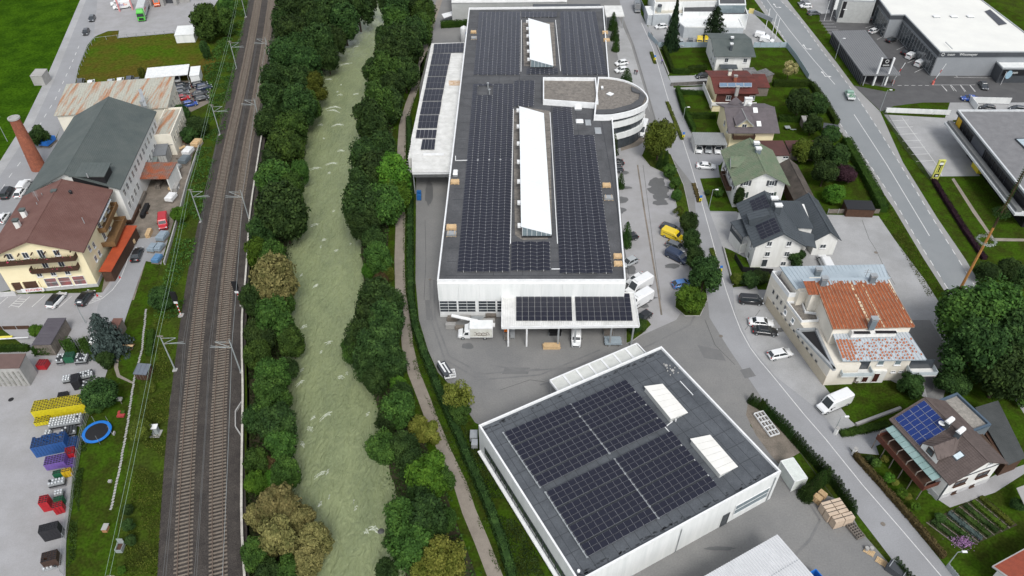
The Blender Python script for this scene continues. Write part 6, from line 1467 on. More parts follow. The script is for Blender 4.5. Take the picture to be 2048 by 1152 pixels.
# =============== NORTH-EAST COMMERCIAL BUILDINGS ===============
def flat(label,pts,z,wall,roofm,cap,par=.4,name='flat_roof_building',cat='building',base=0,pw=.3):
 p=poly(pts,z);t=thing(name,label,cat,sum(p,Vector())/len(p)*1.0);t.location.z=0;flatroof(t,[(q.x,q.y) for q in p],z-par,wall,roofm,cap,par,pw,base);return t
CRM=mat('cream_membrane',(.50,.47,.40),.8,(.42,.40,.34),.2,.6)
flat('low white block beside the street at the north end',[(1296,29),(1313,29),(1312,12),(1290,12)],3.6,mat('pale_blue_grey',(.42,.45,.47),.7),WHITE,WHITE,.25)
flat('cream flat-roofed workshop at the north end',[(1307,28),(1370,27),(1372,10),(1310,9)],4.0,mat('pale_blue_grey',(.42,.45,.47)),CRM,WHITE,.25)
t=flat('white-roofed garage hall behind the spruce and the pine',[(1369,53),(1488,54),(1474,27),(1336,26)],3.8,mat('pale_blue_grey',(.42,.45,.47)),WHITE,WHITE,.3)
flat('grey flat-roofed block in front of the glazed showroom',[(1366,24),(1432,24),(1432,11),(1367,11)],5.0,WHITE,ROOFD,WHITE,.4);flat('dark flat-roofed block right of the pine',[(1432,29),(1497,29),(1490,10),(1430,10)],5.0,WHITE,ROOFD,WHITE,.5)
flat('cream long roof at the top edge behind the workshop',[(1310,5),(1440,2),(1440,-30),(1300,-30)],6.5,WHITE,CRM,WHITE,.3)
t=flat('glazed showroom at the top edge by the highway',[(1438,8),(1492,8),(1488,-30),(1436,-30)],7.5,GLASSB,ROOFD,WHITE,.4,'showroom')
mb=MB();a,b=P(1438,8,7),P(1492,8,7)
for i in range(12):mb.box((a.x+(b.x-a.x)*i/11,a.y-.06,3.5),(.12,.12,6.8))
mb.build('mullion',ALU,t)
t=thing('pylon_sign','slim pale pylon sign standing before the workshop','sign',P(1315,47));mb=MB();mb.box((0,0,2.9),(1.3,.4,5.6));link('pylon',mb.mesh('pylon',GALV),t);mb=MB();mb.lathe([(.5,0),(.75,.1),(.75,.5),(.5,.6)],14,(0,0,5.8));link('round_top',mb.mesh('round_top',DARKM),t)
t=thing('banner_sign','long grey banner sign on poles beside the highway with a yellow square end','sign',P(1530,60));
mb=MB();a,b=P(1508,24,7.0),P(1545,40,7.0);mb.bar(a,b,.25,1.3);mb.build('sign_panel',mat('grey_sign',(.25,.27,.29),.5),t);mb=MB();mb.box(tuple(P(1503,22,7.0)),(1.6,.4,1.5),-.4);mb.build('yellow_end',mat('pale_yellow_sign',(.6,.5,.2),.5),t)
mb=MB()
for x,y in ((1531,57),(1544,69),(1550,77)):p=P(x,y);mb.tube(p,p+Vector((0,0,6.6)),.1)
mb.build('pole',ALU,t)
# =============== CAR DEALER ===============
DZ=7.6
dl_=thing('car_dealership','large car dealership with white flat roof and dark fascia at the top right','dealership',P(1900,100));dp=[(1759.5,0),(1781.6,29.7),(1809.6,29.7),(1880,103.6),(2200,103.6),(2060,72),(1965,0),(1880,-60),(1725,-60)]
DW=mat('grey_cladding',(.26,.275,.29),.6,(.235,.25,.265),.3,.5);dpp=poly(dp,DZ);ctr=sum(dpp,Vector())/len(dpp)
inner=[p.lerp(ctr,.012) for p in dpp];dpi=[(p.x,p.y) for p in dpp]
flatroof(dl_,dpi,DZ-.2,DARKM,mat('white_membrane',(.66,.66,.62),.8,(.60,.60,.57),.15,.6,fine=.04),mat('grey_eave',(.36,.38,.39),.5),.25,.35,DZ-1.5)
mb=MB();mb.prism([(p.x,p.y) for p in [q.lerp(ctr,.01) for q in dpp]],0,DZ-1.5);mb.build('wall',DW,dl_)
a,b=dpp[3],dpp[4]
for i in range(4):window(dl_,Vector((a.x+9+i*3.9,a.y+.55,2.6)),(0,-1),2.2,1.9,WHITE,GLASS,3,1)
c,d_=dpp[2],dpp[3];ln=(d_-c);nf=14;od=Vector((ln.y,-ln.x,0)).normalized();od=-od if od.x>0 else od
for i in range(nf):
 p=c+ln*(i+.5)/nf;window(dl_,Vector((p.x,p.y,3.0))+od*.1,od,ln.length/nf-.2,5.2,STEEL,GLASS,1,2)
c,d_=dpp[0],dpp[1];l2=d_-c
for i in range(5):p=c+l2*(i+.5)/5;window(dl_,Vector((p.x,p.y,3.0))+od*.1,od,l2.length/5-.2,5.2,STEEL,GLASS,1,2)
x0,y0=a.x,a.y
text(dl_,'ouun',(x0+3.6,y0-.04,DZ-.8),(0,-1),1.1,WHITE);text(dl_,'Winnmeyer',(x0+8.6,y0-.04,DZ-.8),(0,-1),1.1,WHITE)
mb=MB();
for k in range(16):t_=k*math.pi/8;t2=(k+1)*math.pi/8;mb.bar((x0+1.2+.42*math.cos(t_),y0-.05,DZ-.8+.42*math.sin(t_)),(x0+1.2+.42*math.cos(t2),y0-.05,DZ-.8+.42*math.sin(t2)),.06,.1)
mb.build('ring_logo',WHITE,dl_)
mb=MB();mb.box((x0+8.3,y0+.45,DZ-2.6),(5.6,.1,.8));mb.build('black_sign',BLACK,dl_);mb=MB();mb.box((x0+8.9,y0+.38,DZ-2.7),(3.6,.04,.18));mb.box((x0+6.4,y0+.38,DZ-2.6),(.12,.04,.5));mb.box((x0+6.4,y0+.38,DZ-2.6),(.5,.04,.12));mb.build('white_mark',WHITE,dl_)
rt=P(1790,60,0);mb=MB();mb.lathe([(5.0,0),(5.0,5.0),(5.15,5.05),(5.15,5.6),(4.9,5.6)],24,rt);t=thing('glass_rotunda','rounded glass showroom drum under the slanting dealership roof','showroom',rt);mb.build('glass_drum',GLASSB,t);mb=MB()
for k in range(18):t_=math.pi+math.pi*k/14;mb.box((rt.x+5.05*math.cos(t_),rt.y+5.05*math.sin(t_),2.5),(.14,.14,5),t_)
mb.build('mullion',ALU,t);mb=MB();mb.lathe([(4.8,0),(4.8,.1)],24,(rt.x,rt.y,5.5));mb.build('deck',mat('red_brown_deck',(.18,.10,.07),.8),t)
for x,y in ((1872,34),(1907,34),(1940,34)):roofbox('white dome light on the dealership roof, '+{1872:'left',1907:'middle',1940:'right'}[x]+' of the three',x,y,(1.9,1.5,.4),DZ-.17,group='dome lights of the dealership')
pv_=thing('solar_array','narrow dark solar strip on the dealership roof','solar array',P(1990,34,DZ));pvgrid(pv_,poly([(1998,51),(2014,48),(1980,19),(1969,23)],DZ-.1),2,9,.02,.05)
mb=MB();mb.bar(P(1891,84,DZ+.5),P(1905,98,DZ+.5),.15,.15);mb.build('roof_rail',STEEL,dl_)
t=flat('low annexe of the dealership with a black shop sign',[(2006,136),(2100,136),(2100,119),(1990,119)],4.6,DARKM,WHITE,mat('grey_eave',(.36,.38,.39)),.4)
a=P(2006,136,4.6);mb=MB();mb.box((a.x+7,a.y-.1,3.2),(13,.12,1.6));mb.build('shop_sign',BLACK,t);text(t,'ouun',(a.x+3.6,a.y-.2,3.3),(0,-1),1.2,WHITE)
t=thing('oval_flag','pale blue oval flag beside the dealership annexe','flag',P(2001,170));mb=MB();mb.tube((0,0,0),(0,0,4.2),.05);link('pole',mb.mesh('pole',ALU),t);mb=MB();e=[(1.0+.9*math.cos(k*.5236),0,3.2+1.3*math.sin(k*.5236)) for k in range(12)];mb.add([(x,-.02,z) for x,y,z in e]+[(x,.02,z) for x,y,z in e],[tuple(range(12)),tuple(range(23,11,-1))]+[(k,12+k,12+(k+1) % 12,(k+1) % 12) for k in range(12)]);link('flag_cloth',mb.mesh('flag_cloth',mat('pale_blue_cloth',(.3,.45,.55),.6)),t)
t=flat('grey showroom block with a large black poster at the top edge',[(1686,0),(1752,2),(1752,-60),(1680,-60)],7.5,mat('pale_grey_cladding',(.40,.41,.40),.7),WHITE,STEEL,.4)
a=P(1686,0,7.5);mb=MB();mb.box((a.x+3.5,a.y-.08,4.3),(6.3,.1,5.4));mb.build('poster',BLACK,t);mb=MB();mb.box((a.x+3.6,a.y-.16,4.0),(.8,.05,2.6));mb.build('poster_figure',WHITE,t);mb=MB();mb.box((a.x+1.7,a.y-.16,4.4),(1.3,.04,.3));mb.box((a.x+5.3,a.y-.16,4.4),(1.4,.04,.3));mb.build('poster_line',WHITE,t)
fc_=Fr((1727,149.5),(1801.4,149.5),(1731,60),3.6);q=poly([(1727,149.5),(1801.4,149.5),(1731,60),(1662.5,61.6)],3.6)
t=thing('display_canopy','grey flat canopy building between the highway and the dealership','canopy',P(1735,165));mb=MB();mb.slab(q,.35);mb.build('roof',mat('grey_seam_roof',(.17,.175,.18),.7,(.15,.155,.16),.4,.5),t)
mb=MB();seams(mb,q,16,.06,.03);mb.build('roof_joint',DARKM,t)
mb=MB();quadwall(mb,q[0]+Vector((.4,.6,0)),q[3]+Vector((.4,-.6,0)),0,3.2,.2)
mb.build('slatted_wall',DARKM,t);mb=MB()
for k in range(24):p=q[0].lerp(q[3],(k+.5)/24);mb.box((p.x+.25,p.y,1.6),(.12,.3,3.1))
mb.build('slat',BLACK,t)
mb=MB();
for s in (.1,.35,.62,.9):p=q[0].lerp(q[1],s);mb.box((p.x,p.y+.5,1.65),(.25,.25,3.3))
mb.build('post',STEEL,t)
t=thing('pylon_sign','two-legged pylon sign with black board in front of the grey canopy','sign',P(1757,170));mb=MB();
for x in (1745.5,1769):p=P(x,170.5);mb.box((p.x,p.y,4.2),(.45,.45,8.4))
mb.build('leg',ALU,t);p=P(1757,170.5);mb=MB();mb.box((p.x,p.y,6.9),(2.6,.3,2.5));mb.build('board',BLACK,t);text(t,'ouun',(p.x,p.y-.18,6.3),(0,-1),.9,WHITE)
mb=MB()
for k in range(14):t_=k*math.pi/7;t2=(k+1)*math.pi/7;mb.bar((p.x+.45*math.cos(t_),p.y-.17,7.4+.45*math.sin(t_)),(p.x+.45*math.cos(t2),p.y-.17,7.4+.45*math.sin(t2)),.05,.12)
mb.build('ring_logo',WHITE,t)
for x,y,dx,lb in ((1785,167,3.0,'left'),(1865,169,4.2,'right')):
 t=thing('barrier_gate',f'raised red and white barrier arm at the dealership entrance, {lb} one','barrier',P(x,y),0,'barriers of the dealership');mb=MB();mb.box((0,0,.55),(.5,.5,1.1));link('housing',mb.mesh('housing',mat('pale_red_housing',(.6,.15,.12),.5)),t)
 for i in range(6):mb=MB();mb.bar((.0+dx*.0+.25*i,0,1+i*.9),(.25*(i+1),0,1+(i+1)*.9),.12,.12);link('arm',mb.mesh('arm',RED if i % 3==0 else ALU),t)
# =============== OFFICE ===============
OFZ=8.4
of=thing('office_building','black and grey office building with flat gravel roof at the right edge','office',P(2010,330));of_e=poly([(1915,219),(2046,380)],OFZ);oa,ob_=of_e;du_=(ob_-oa).normalized();dn_=Vector((-du_.y,du_.x,0));dn_=-dn_ if dn_.x<0 else dn_
def op_(a,b,z):q=oa+du_*a+dn_*b;return Vector((q.x,q.y,z))
Lo=(ob_-oa).length+3
fpts=[op_(0,0,0),op_(Lo,0,0),op_(Lo,40,0),op_(12,42,0),P(2200,219,OFZ)]
fpts=[op_(0,0,0),op_(Lo,0,0),op_(Lo+2,45,0),Vector((oa.x+60,oa.y,0))]
flatroof(of,[(p.x,p.y) for p in fpts],OFZ-.4,DARKM,mat('grey_roof_gravel',(.19,.19,.195),.95,(.15,.15,.155),.5,.7,fine=.15,fscale=6),mat('pale_edge',(.55,.57,.58),.5),.4,.4,OFZ-1.0)
BLKW=mat('black_curtain_wall',(.012,.012,.014),.25,(.02,.02,.022),.4,.5,fine=0)
mb=MB();pp=[op_(.6,.5,0),op_(Lo-.6,.5,0),op_(Lo+1,44,0),Vector((oa.x+58,oa.y-.6,0))];mb.prism(pp,4.6,OFZ-1.0);mb.build('upper_wall',BLKW,of)
mb=MB();pp=[op_(8,2.4,0),op_(Lo-.8,2.4,0),op_(Lo+1,44,0),Vector((oa.x+56,oa.y-1.4,0))];mb.prism(pp,0,4.2);mb.build('lower_wall',BLKW,of)
mb=MB();pp=[op_(-.5,-1.6,0),op_(Lo+.6,-1.6,0),op_(Lo+.6,3,0),op_(-.5,3,0)];mb.prism(pp,4.1,4.6);mb.build('ledge',mat('pale_edge',(.55,.57,.58)),of);mb=MB();mb.bar(op_(0,-.6,4.95),op_(Lo,-.6,4.95),1.2,.6);mb.build('ledge_duct',mat('grey_duct',(.16,.165,.165),.6),of)
mb=MB();mb.bar(op_(1.2,.4,6.0),op_(3.4,.4,6.0),.1,2.8);mb.build('yellow_panel',mat('amber_panel',(.62,.38,.02),.5),of)
mb=MB();mb.bar(op_(10.5,.42,6.0),op_(17,.42,6.0),.1,2.8);mb.build('grey_panel',mat('slate_panel',(.09,.095,.11),.5),of)
mb=MB()
for i in range(14):mb.box(tuple(op_(1+i*2.1,.42,6)),(.05,.08,2.8),math.atan2(du_.y,du_.x))
mb.build('panel_joint',DARKM,of)
mb=MB();mb.bar(op_(13.5,1.9,2.0),op_(17,1.9,2.0),1.4,3.4);mb.build('yellow_box',mat('yellow_sign_paint',(.62,.50,.03),.5),of)
t=thing('roof_light','pale glazed roof light on the office roof at the right edge','roof light',P(2045,285,OFZ-.4));mb=MB();mb.prism(poly([(2030,277),(2080,275),(2100,305),(2055,302)],OFZ-.1),OFZ-.35,OFZ);mb.build('rim',DARKM,t)
for i in range(4):mb=MB();q=poly([(2033,278),(2080,276),(2096,303),(2056,300)],OFZ+.1);mb.slab([bil(q,0,i/4+.01),bil(q,1,i/4+.01),bil(q,1,(i+1)/4-.01),bil(q,0,(i+1)/4-.01)],.06);mb.build('glass_pane',mat('pale_blue_glass',(.38,.46,.5),.2),t)
t=thing('pylon_sign','tall yellow pylon sign with black emblems at the corner of the office lawn','sign',P(1868,359));yb=mat('pale_yellow_board',(.60,.60,.14),.5);mb=MB();mb.box((0,0,2.8),(1.6,.45,5.4));link('board',mb.mesh('board',yb),t)
mb=MB();mb.box((0,-.24,1.3),(1.15,.04,.95));mb.box((-.42,-.24,3.0),(.08,.04,2.2));mb.box((.42,-.24,3.0),(.08,.04,2.2));mb.box((0,-.24,3.1),(.3,.04,1.9));mb.box((0,-.24,4.15),(1.1,.04,.18));mb.box((0,-.24,5.1),(.9,.04,.22));link('black_emblem',mb.mesh('black_emblem',BLACK),t);mb=MB();mb.box((0,-.26,4.6),(.85,.04,.6));mb.box((.05,-.28,1.25),(.6,.03,.35));link('white_emblem',mb.mesh('white_emblem',WHITE),t)
for lb,a,b,h_ in (('long white hoarding along the verge between highway and office yard',(1770,226),(1898,231),1.6),('white hoarding beside the dealership road',(1940,207),(2018,209),2.0),('short white hoarding with a yellow mark at the office drive',(1937,202),(1952,222),1.8)):
 t=thing('hoarding',lb,'hoarding',P(*a),0,'white hoardings');mb=MB();quadwall(mb,P(*a),P(*b),.2,h_,.15);mb.build('board',WHITE,t);mb=MB()
 for k in range(5):p=P(*a).lerp(P(*b),k/4);mb.box((p.x,p.y+.12,h_/2),(.1,.1,h_))
 mb.build('post',STEEL,t)
# =============== maypole ===============
mp=thing('maypole','tall wooden maypole with green-wrapped top and hanging wreath beside the highway','maypole',P(1906,604));h_=33
mb=MB();mb.tube((0,0,0),(0,0,h_*.56),.28,12,.2);link('bare_pole',mb.mesh('bare_pole',mat('golden_timber',(.42,.20,.06),.6,(.34,.16,.05),2,.6)),mp);mb=MB();mb.tube((0,0,h_*.56),(0,0,h_*.97),.2,12,.1);link('upper_pole',mb.mesh('upper_pole',WOODD),mp)
mb=MB()
for k in range(900):z=h_*.56+h_*.41*k/900;t_=k*.21;mb_r=.30;p=Vector((mb_r*math.cos(t_),mb_r*math.sin(t_),z));leafq(mb,p,.12)
link('spiral_garland',mb.mesh('spiral_garland',LEAF['mid']),mp)
def wreath(R_,z,m,nm,r_=.14,n=500):
 mb=MB()
 for k in range(n):t_=rnd.random()*6.283;leafq(mb,Vector((R_*math.cos(t_)+rnd.gauss(0,r_),R_*math.sin(t_)+rnd.gauss(0,r_),z+rnd.gauss(0,r_))),.12)
 o=link(nm,mb.mesh(nm,m),mp);mb=MB()
 for k in range(4):t_=k*math.pi/2;mb.tube((R_*math.cos(t_),R_*math.sin(t_),z),(0,0,z+2.2),.02,4)
 link('rope',mb.mesh('rope',WOODD),mp)
wreath(1.5,h_*.47,leafmat('wreath_greenery',(.05,.07,.05),(.35,.38,.36)),'wreath');wreath(1.1,h_*.66,LEAF['dark'],'wreath',.25,700)
# =============== VEHICLES ===============
PC={}
def paint(n):
 c={'white':(.72,.73,.73),'black':(.012,.013,.015),'dark':(.035,.04,.048),'grey':(.11,.12,.13),'silver':(.36,.38,.39),'red':(.42,.012,.02),'blue':(.02,.07,.32),'navy':(.015,.028,.065),'sky':(.07,.20,.48),'yellow':(.68,.50,.02),'green':(.07,.42,.04),'teal':(.2,.33,.26),'orange':(.8,.13,.02)}[n]
 if n not in PC:
  m=mat('car_paint_'+n,c,.28,tuple(v*.93 for v in c),.6,.5,spec=.6,fine=.0,coord='obj');m.node_tree.nodes['Principled BSDF'].inputs['Coat Weight'].default_value=.5;PC[n]=m
 return PC[n]
CGL=mat('car_glass',(.02,.026,.03),.06,(.03,.036,.04),1,.5,spec=.9,fine=0,coord='obj');LAMP=mat('headlamp',(.6,.63,.65),.15,fine=0);TAIL=mat('tail_lamp',(.4,.01,.01),.3,fine=0)
def loft(mb,st):
 n=8;vs=[]
 for x,zb,zt,hw,tf in st:
  k=min(.16,(zt-zb)*.3);vs+=[(x,-hw*.9,zb),(x,-hw,zb+k),(x,-hw,zt-k*1.2),(x,-hw*tf,zt),(x,hw*tf,zt),(x,hw,zt-k*1.2),(x,hw,zb+k),(x,hw*.9,zb)]
 fs=[(i*n+j,i*n+(j+1) % n,(i+1)*n+(j+1) % n,(i+1)*n+j) for i in range(len(st)-1) for j in range(n)]
 fs+=[tuple(range(n-1,-1,-1)),tuple(range((len(st)-1)*n,len(st)*n))];mb.add(vs,[f[::-1] for f in fs])
def wheelmesh(r):
 mb=MB();mb.tube((0,-.11,0),(0,.11,0),r,16);return mb
SPEC={
 'hatch':(4.1,1.76,1.48,.98,1.15,.40,-1.35,-1.95,.92),'sedan':(4.75,1.84,1.44,1.1,1.2,.42,-1.05,-1.75,.92),'estate':(4.65,1.82,1.48,1.1,1.2,.50,-1.7,-2.2,.93),'suv':(4.55,1.88,1.66,1.1,1.25,.55,-1.6,-2.12,1.05),'mpv':(4.7,1.85,1.85,1.5,1.6,.95,-2.1,-2.3,1.08)}
VMESH={}
def addp(d,name,mb,m,sm=False,loc=None):d.append((name,mb.mesh(name,m,None,sm),loc))
def carparts(kind,far):
 key=(kind,far)
 if key in VMESH:return VMESH[key]
 out=[];P0=paint('white')
 def wheels(xs,r,hw):
  for x in xs:
   for s in (-1,1):
    key2=('wheel',r);
    if key2 not in VMESH:w_=wheelmesh(r);q=MB();q.tube((0,-.125,0),(0,.125,0),r*.62,10);VMESH[key2]=(w_.mesh('wheel',RUBBER),q.mesh('rim',STEEL))
    out.append(('wheel',VMESH[key2],(x,s*(hw-.1),r)))
 if kind in SPEC:
  L,W_,H_,hd,sb,st_,rt,rb,bz_=SPEC[kind];h=L/2;hw=W_/2
  mb=MB();sedan=kind=='sedan'
  loft(mb,[(h,.32,.58,hw*.72,.8),(h-.12,.22,.70,hw*.9,.85),(h-.55,.18,.80,hw*.98,.88),(sb,.18,bz_-.02,hw,.9),(0,.18,bz_,hw,.9),(rb+.25,.18,bz_+.03,hw,.9),(-h+.3,.2,bz_+(.06 if sedan else .0),hw*.97,.88),(-h+.05,.26,bz_-.12,hw*.9,.85),(-h,.34,.62,hw*.8,.8)]);addp(out,'body',mb,P0,True)
  gw,tw=hw*.9,hw*.70
  B=[(sb,-gw,bz_-.03),(sb,gw,bz_-.03),(rb,gw,bz_-.02),(rb,-gw,bz_-.02)];T=[(st_,-tw,H_-.05),(st_,tw,H_-.05),(rt,tw,H_-.06),(rt,-tw,H_-.06)]
  def face(i,j,nm,k=.0):
   mb=MB();a,b,c,d=Vector(B[i]),Vector(B[j]),Vector(T[j]),Vector(T[i]);ce=(a+b+c+d)/4;nn=(b-a).cross(c-a).normalized();nn=nn if nn.dot(ce-Vector((-.3,0,1)))>0 else-nn
   q=[p.lerp(ce,.04) for p in (a,b,c,d)];mb.hexa([p-nn*.03 for p in q]+[p+nn*.004 for p in q]);addp(out,nm,mb,CGL)
  face(0,1,'windscreen');face(1,2,'side_window');face(2,3,'rear_window');face(3,0,'side_window')
  mb=MB();mb.use(P0);r_=[Vector(t) for t in T];c=sum(r_,Vector())/4;q=[c+(p-c)*1.04 for p in r_];mb.hexa([p-Vector((0,0,.03)) for p in q]+[c+(p-c)*.9+Vector((0,0,.06)) for p in q])
  for i in range(4):mb.bar(Vector(B[i]),Vector(T[i]),.09,.07)
  for s in (1,-1):
   x=(sb+rb)/2-.15;a=Vector((x,s*gw,bz_));b=Vector((x-.05,s*tw,H_-.05));mb.bar(a,b,.09,.05)
   mb.box((sb-.15,s*(hw+.07),bz_+.06),(.16,.14,.12))
  mb.hexa([Vector(p).lerp(Vector((0,0,bz_)),.1) for p in B]+[Vector(p).lerp(Vector((0,0,H_-.3)),.1) for p in T]) if False else None
  addp(out,'roof',mb,None)
  mb=MB();mb.hexa([Vector(p)*.93+Vector((0,0,.03)) for p in B]+[Vector((p[0]*.93,p[1]*.93,H_-.12)) for p in T]);addp(out,'cabin_interior',mb,BLACK)
  for s in (-1,1):
   mb=MB();mb.box((h-.13,s*hw*.72,.66),(.22,.34,.12));addp(out,'headlight',mb,LAMP);mb=MB();mb.box((-h+.1,s*hw*.74,.78),(.16,.28,.16));addp(out,'tail_light',mb,TAIL)
  mb=MB();mb.box((h-.02,0,.45),(.05,1.0,.16));mb.box((-h+.01,0,.48),(.05,.9,.14));addp(out,'grille',mb,BLACK)
  wheels((h-.82,-h+.82),.32,hw)
 elif kind in ('van','bigvan','smallvan'):
  L,W_,H_={'van':(5.1,1.95,2.0),'bigvan':(6.3,2.05,2.65),'smallvan':(4.5,1.82,1.85)}[kind];h=L/2;hw=W_/2;mb=MB();bn_=h-1.05
  loft(mb,[(h,.3,.7,hw*.75,.8),(h-.15,.22,.95,hw*.92,.85),(bn_+.1,.2,1.12,hw*.98,.86),(bn_,.2,1.2,hw,.86),(bn_-.75,.2,H_-.1,hw,.80),(bn_-1.1,.2,H_,hw,.82),(-h+.15,.2,H_,hw,.82),(-h,.26,H_-.12,hw*.97,.82)]);addp(out,'body',mb,P0)
  def pn(q,nm):
   mb=MB();q=[Vector(p) for p in q];nn=(q[1]-q[0]).cross(q[2]-q[0]).normalized();ce=sum(q,Vector())/4;nn=nn if nn.dot(ce-Vector((0,0,.9)))>0 else-nn;mb.hexa([p-nn*.02 for p in q]+[p+nn*.012 for p in q]);addp(out,nm,mb,CGL)
  pn([(bn_+.0,-hw*.82,1.23),(bn_+.0,hw*.82,1.23),(bn_-.72,hw*.76,H_-.16),(bn_-.72,-hw*.76,H_-.16)],'windscreen')
  for s in (-1,1):
   pn([(bn_-.25,s*hw*1.0,1.15),(bn_-1.35,s*hw*1.0,1.15),(bn_-1.35,s*hw*.96,H_-.38-(.5 if kind=='bigvan' else 0)),(bn_-.78,s*hw*.96,H_-.42-(.5 if kind=='bigvan' else 0))],'side_window')
   if kind=='van':pn([(bn_-1.5,s*hw,1.2),(-h+.5,s*hw,1.2),(-h+.5,s*hw*.95,H_-.36),(bn_-1.5,s*hw*.95,H_-.36)],'side_window')
   mb=MB();mb.box((h-.14,s*hw*.72,.82),(.22,.3,.2));addp(out,'headlight',mb,LAMP);mb=MB();mb.box((-h+.03,s*hw*.88,1.1),(.08,.12,.5));addp(out,'tail_light',mb,TAIL);mb=MB();mb.box((bn_-.35,s*(hw+.12),1.25),(.12,.2,.3));addp(out,'mirror',mb,BLACK)
  pn([(-h,-hw*.7,1.2),(-h,hw*.7,1.2),(-h,hw*.66,H_-.35),(-h,-hw*.66,H_-.35)],'rear_window') if kind!='bigvan' else None
  mb=MB();mb.box((h-.03,0,.55),(.08,W_*.7,.3));mb.box((0,0,.26),(L*.9,W_*1.005,.14));addp(out,'bumper',mb,BLACK)
  if kind=='bigvan':mb=MB();mb.box((bn_-1.5,0,H_+.1),(.9,1.2,.22));addp(out,'roof_unit',mb,P0)
  wheels((h-.95,-h+1.0),.34,hw)
 elif kind=='boxtruck':
  mb=MB();loft(mb,[(3.2,.3,.8,.8,.8),(3.0,.25,1.05,.95,.85),(2.3,.25,1.25,1.0,.86),(1.75,.25,2.1,1.0,.82),(1.2,.25,2.3,1.0,.82),(.9,.25,2.3,1.0,.82)]);mb.hexa([(1.9,-.9,2.2),(.9,-1.0,2.2),(.9,1.0,2.2),(1.9,.9,2.2),(1.2,-.8,2.55),(.9,-.9,2.95),(.9,.9,2.95),(1.2,.8,2.55)]);addp(out,'body',mb,P0)
  mb=MB();mb.box((-1.25,0,1.95),(4.25,2.2,2.35));addp(out,'cargo_box',mb,mat('box_side',(.60,.60,.56),.6,(.48,.48,.42),.5,.8))
  mb=MB();mb.box((-1.25,0,3.14),(4.3,2.25,.04));addp(out,'box_roof',mb,WHITE)
  mb=MB()
  for z in (.82,3.1):mb.box((-1.25,1.1,z),(4.3,.08,.09));mb.box((-1.25,-1.1,z),(4.3,.08,.09))
  for x in (.86,-3.36):mb.box((x,1.1,1.95),(.08,.08,2.3));mb.box((x,-1.1,1.95),(.08,.08,2.3))
  addp(out,'box_frame',mb,ALU)
  mb=MB();rr_=random.Random(3);a=[]
  for k in range(13):a.append(Vector((-2.75+k*.23,1.115,1.55+.55*abs(math.sin(k*.95))+rr_.uniform(-.1,.1))))
  for p,q in zip(a,a[1:]):mb.bar(p,q,.03,.07)
  mb.bar((-2.8,1.115,1.42),(.1,1.115,1.36),.03,.07);mb.bar((-2.3,1.115,1.2),(-.6,1.115,1.25),.03,.04)
  for k in range(5):mb.box((-2.2+k*.45,1.115,1.62+.1*(k % 2)),(.2,.03,.12))
  addp(out,'mountain_logo',mb,WOODD)
  def pn2(q,nm):mb=MB();q=[Vector(p) for p in q];mb.add(q,[(0,1,2,3),(3,2,1,0)]);addp(out,nm,mb,CGL)
  pn2([(2.27,-.85,1.3),(2.27,.85,1.3),(1.80,.8,2.1),(1.80,-.8,2.1)],'windscreen')
  for s in (-1,1):pn2([(2.0,s*1.01,1.25),(1.15,s*1.01,1.25),(1.15,s*1.0,1.95),(1.7,s*1.0,1.95)],'side_window');mb=MB();mb.box((3.05,s*.7,.85),(.2,.3,.2));addp(out,'headlight',mb,LAMP)
  mb=MB();mb.box((-1.2,0,.55),(4.2,1.0,.25));mb.box((3.12,0,.5),(.1,1.6,.3));addp(out,'chassis',mb,BLACK)
  wheels((2.25,-1.9),.36,1.0)
 elif kind=='pickup':
  mb=MB();loft(mb,[(2.6,.3,.7,.7,.8),(2.45,.25,.95,.88,.85),(1.7,.22,1.1,.92,.86),(1.2,.22,1.2,.92,.86),(.7,.22,1.95,.92,.8),(-.3,.22,1.98,.92,.8),(-.35,.22,1.9,.92,.8)]);addp(out,'body',mb,P0)
  mb=MB()
  for a,b in (((-.5,-.95),(-2.8,-.95)),((-.5,.95),(-2.8,.95)),((-2.8,-.95),(-2.8,.95)),((-.5,-.95),(-.5,.95))):mb.bar((*a,1.1),(*b,1.1),.06,.45)
  mb.box((-1.65,0,.85),(2.4,1.95,.1));addp(out,'load_bed',mb,ALU)
  mb=MB()
  for k in range(60):leafq(mb,Vector((rnd.uniform(-2.6,-.7),rnd.uniform(-.8,.8),rnd.uniform(.95,1.5))),.25)
  addp(out,'green_load',mb,mat('pale_green_load',(.12,.30,.17),.8,(.25,.38,.3),3,.7))
  mb=MB();mb.add([(1.17,-.8,1.22),(1.17,.8,1.22),(.72,.72,1.85),(.72,-.72,1.85)],[(0,1,2,3),(3,2,1,0)]);addp(out,'windscreen',mb,CGL)
  for s in (-1,1):mb=MB();mb.box((.35,s*.92,1.45),(.8,.03,.45));addp(out,'side_window',mb,CGL)
  wheels((1.7,-1.8),.34,.92)
 elif kind=='lorry':
  mb=MB();mb.hexa([(2.2,-1.2,.5),(2.2,1.2,.5),(0,1.2,.5),(0,-1.2,.5),(1.95,-1.15,3.0),(1.95,1.15,3.0),(0,1.15,3.3),(0,-1.15,3.3)]);mb.hexa([(1.8,-1.05,3.0),(1.8,1.05,3.0),(0,1.1,3.0),(0,-1.1,3.0),(1.1,-1.0,3.7),(1.1,1.0,3.7),(0,1.0,3.8),(0,-1.0,3.8)]);addp(out,'body',mb,P0)
  mb=MB();mb.hexa([(2.19,-1.08,1.8),(2.19,1.08,1.8),(2.0,1.08,1.8),(2.0,-1.08,1.8),(2.03,-1.02,2.8),(2.03,1.02,2.8),(1.9,1.0,2.8),(1.9,-1.0,2.8)]);addp(out,'windscreen',mb,CGL)
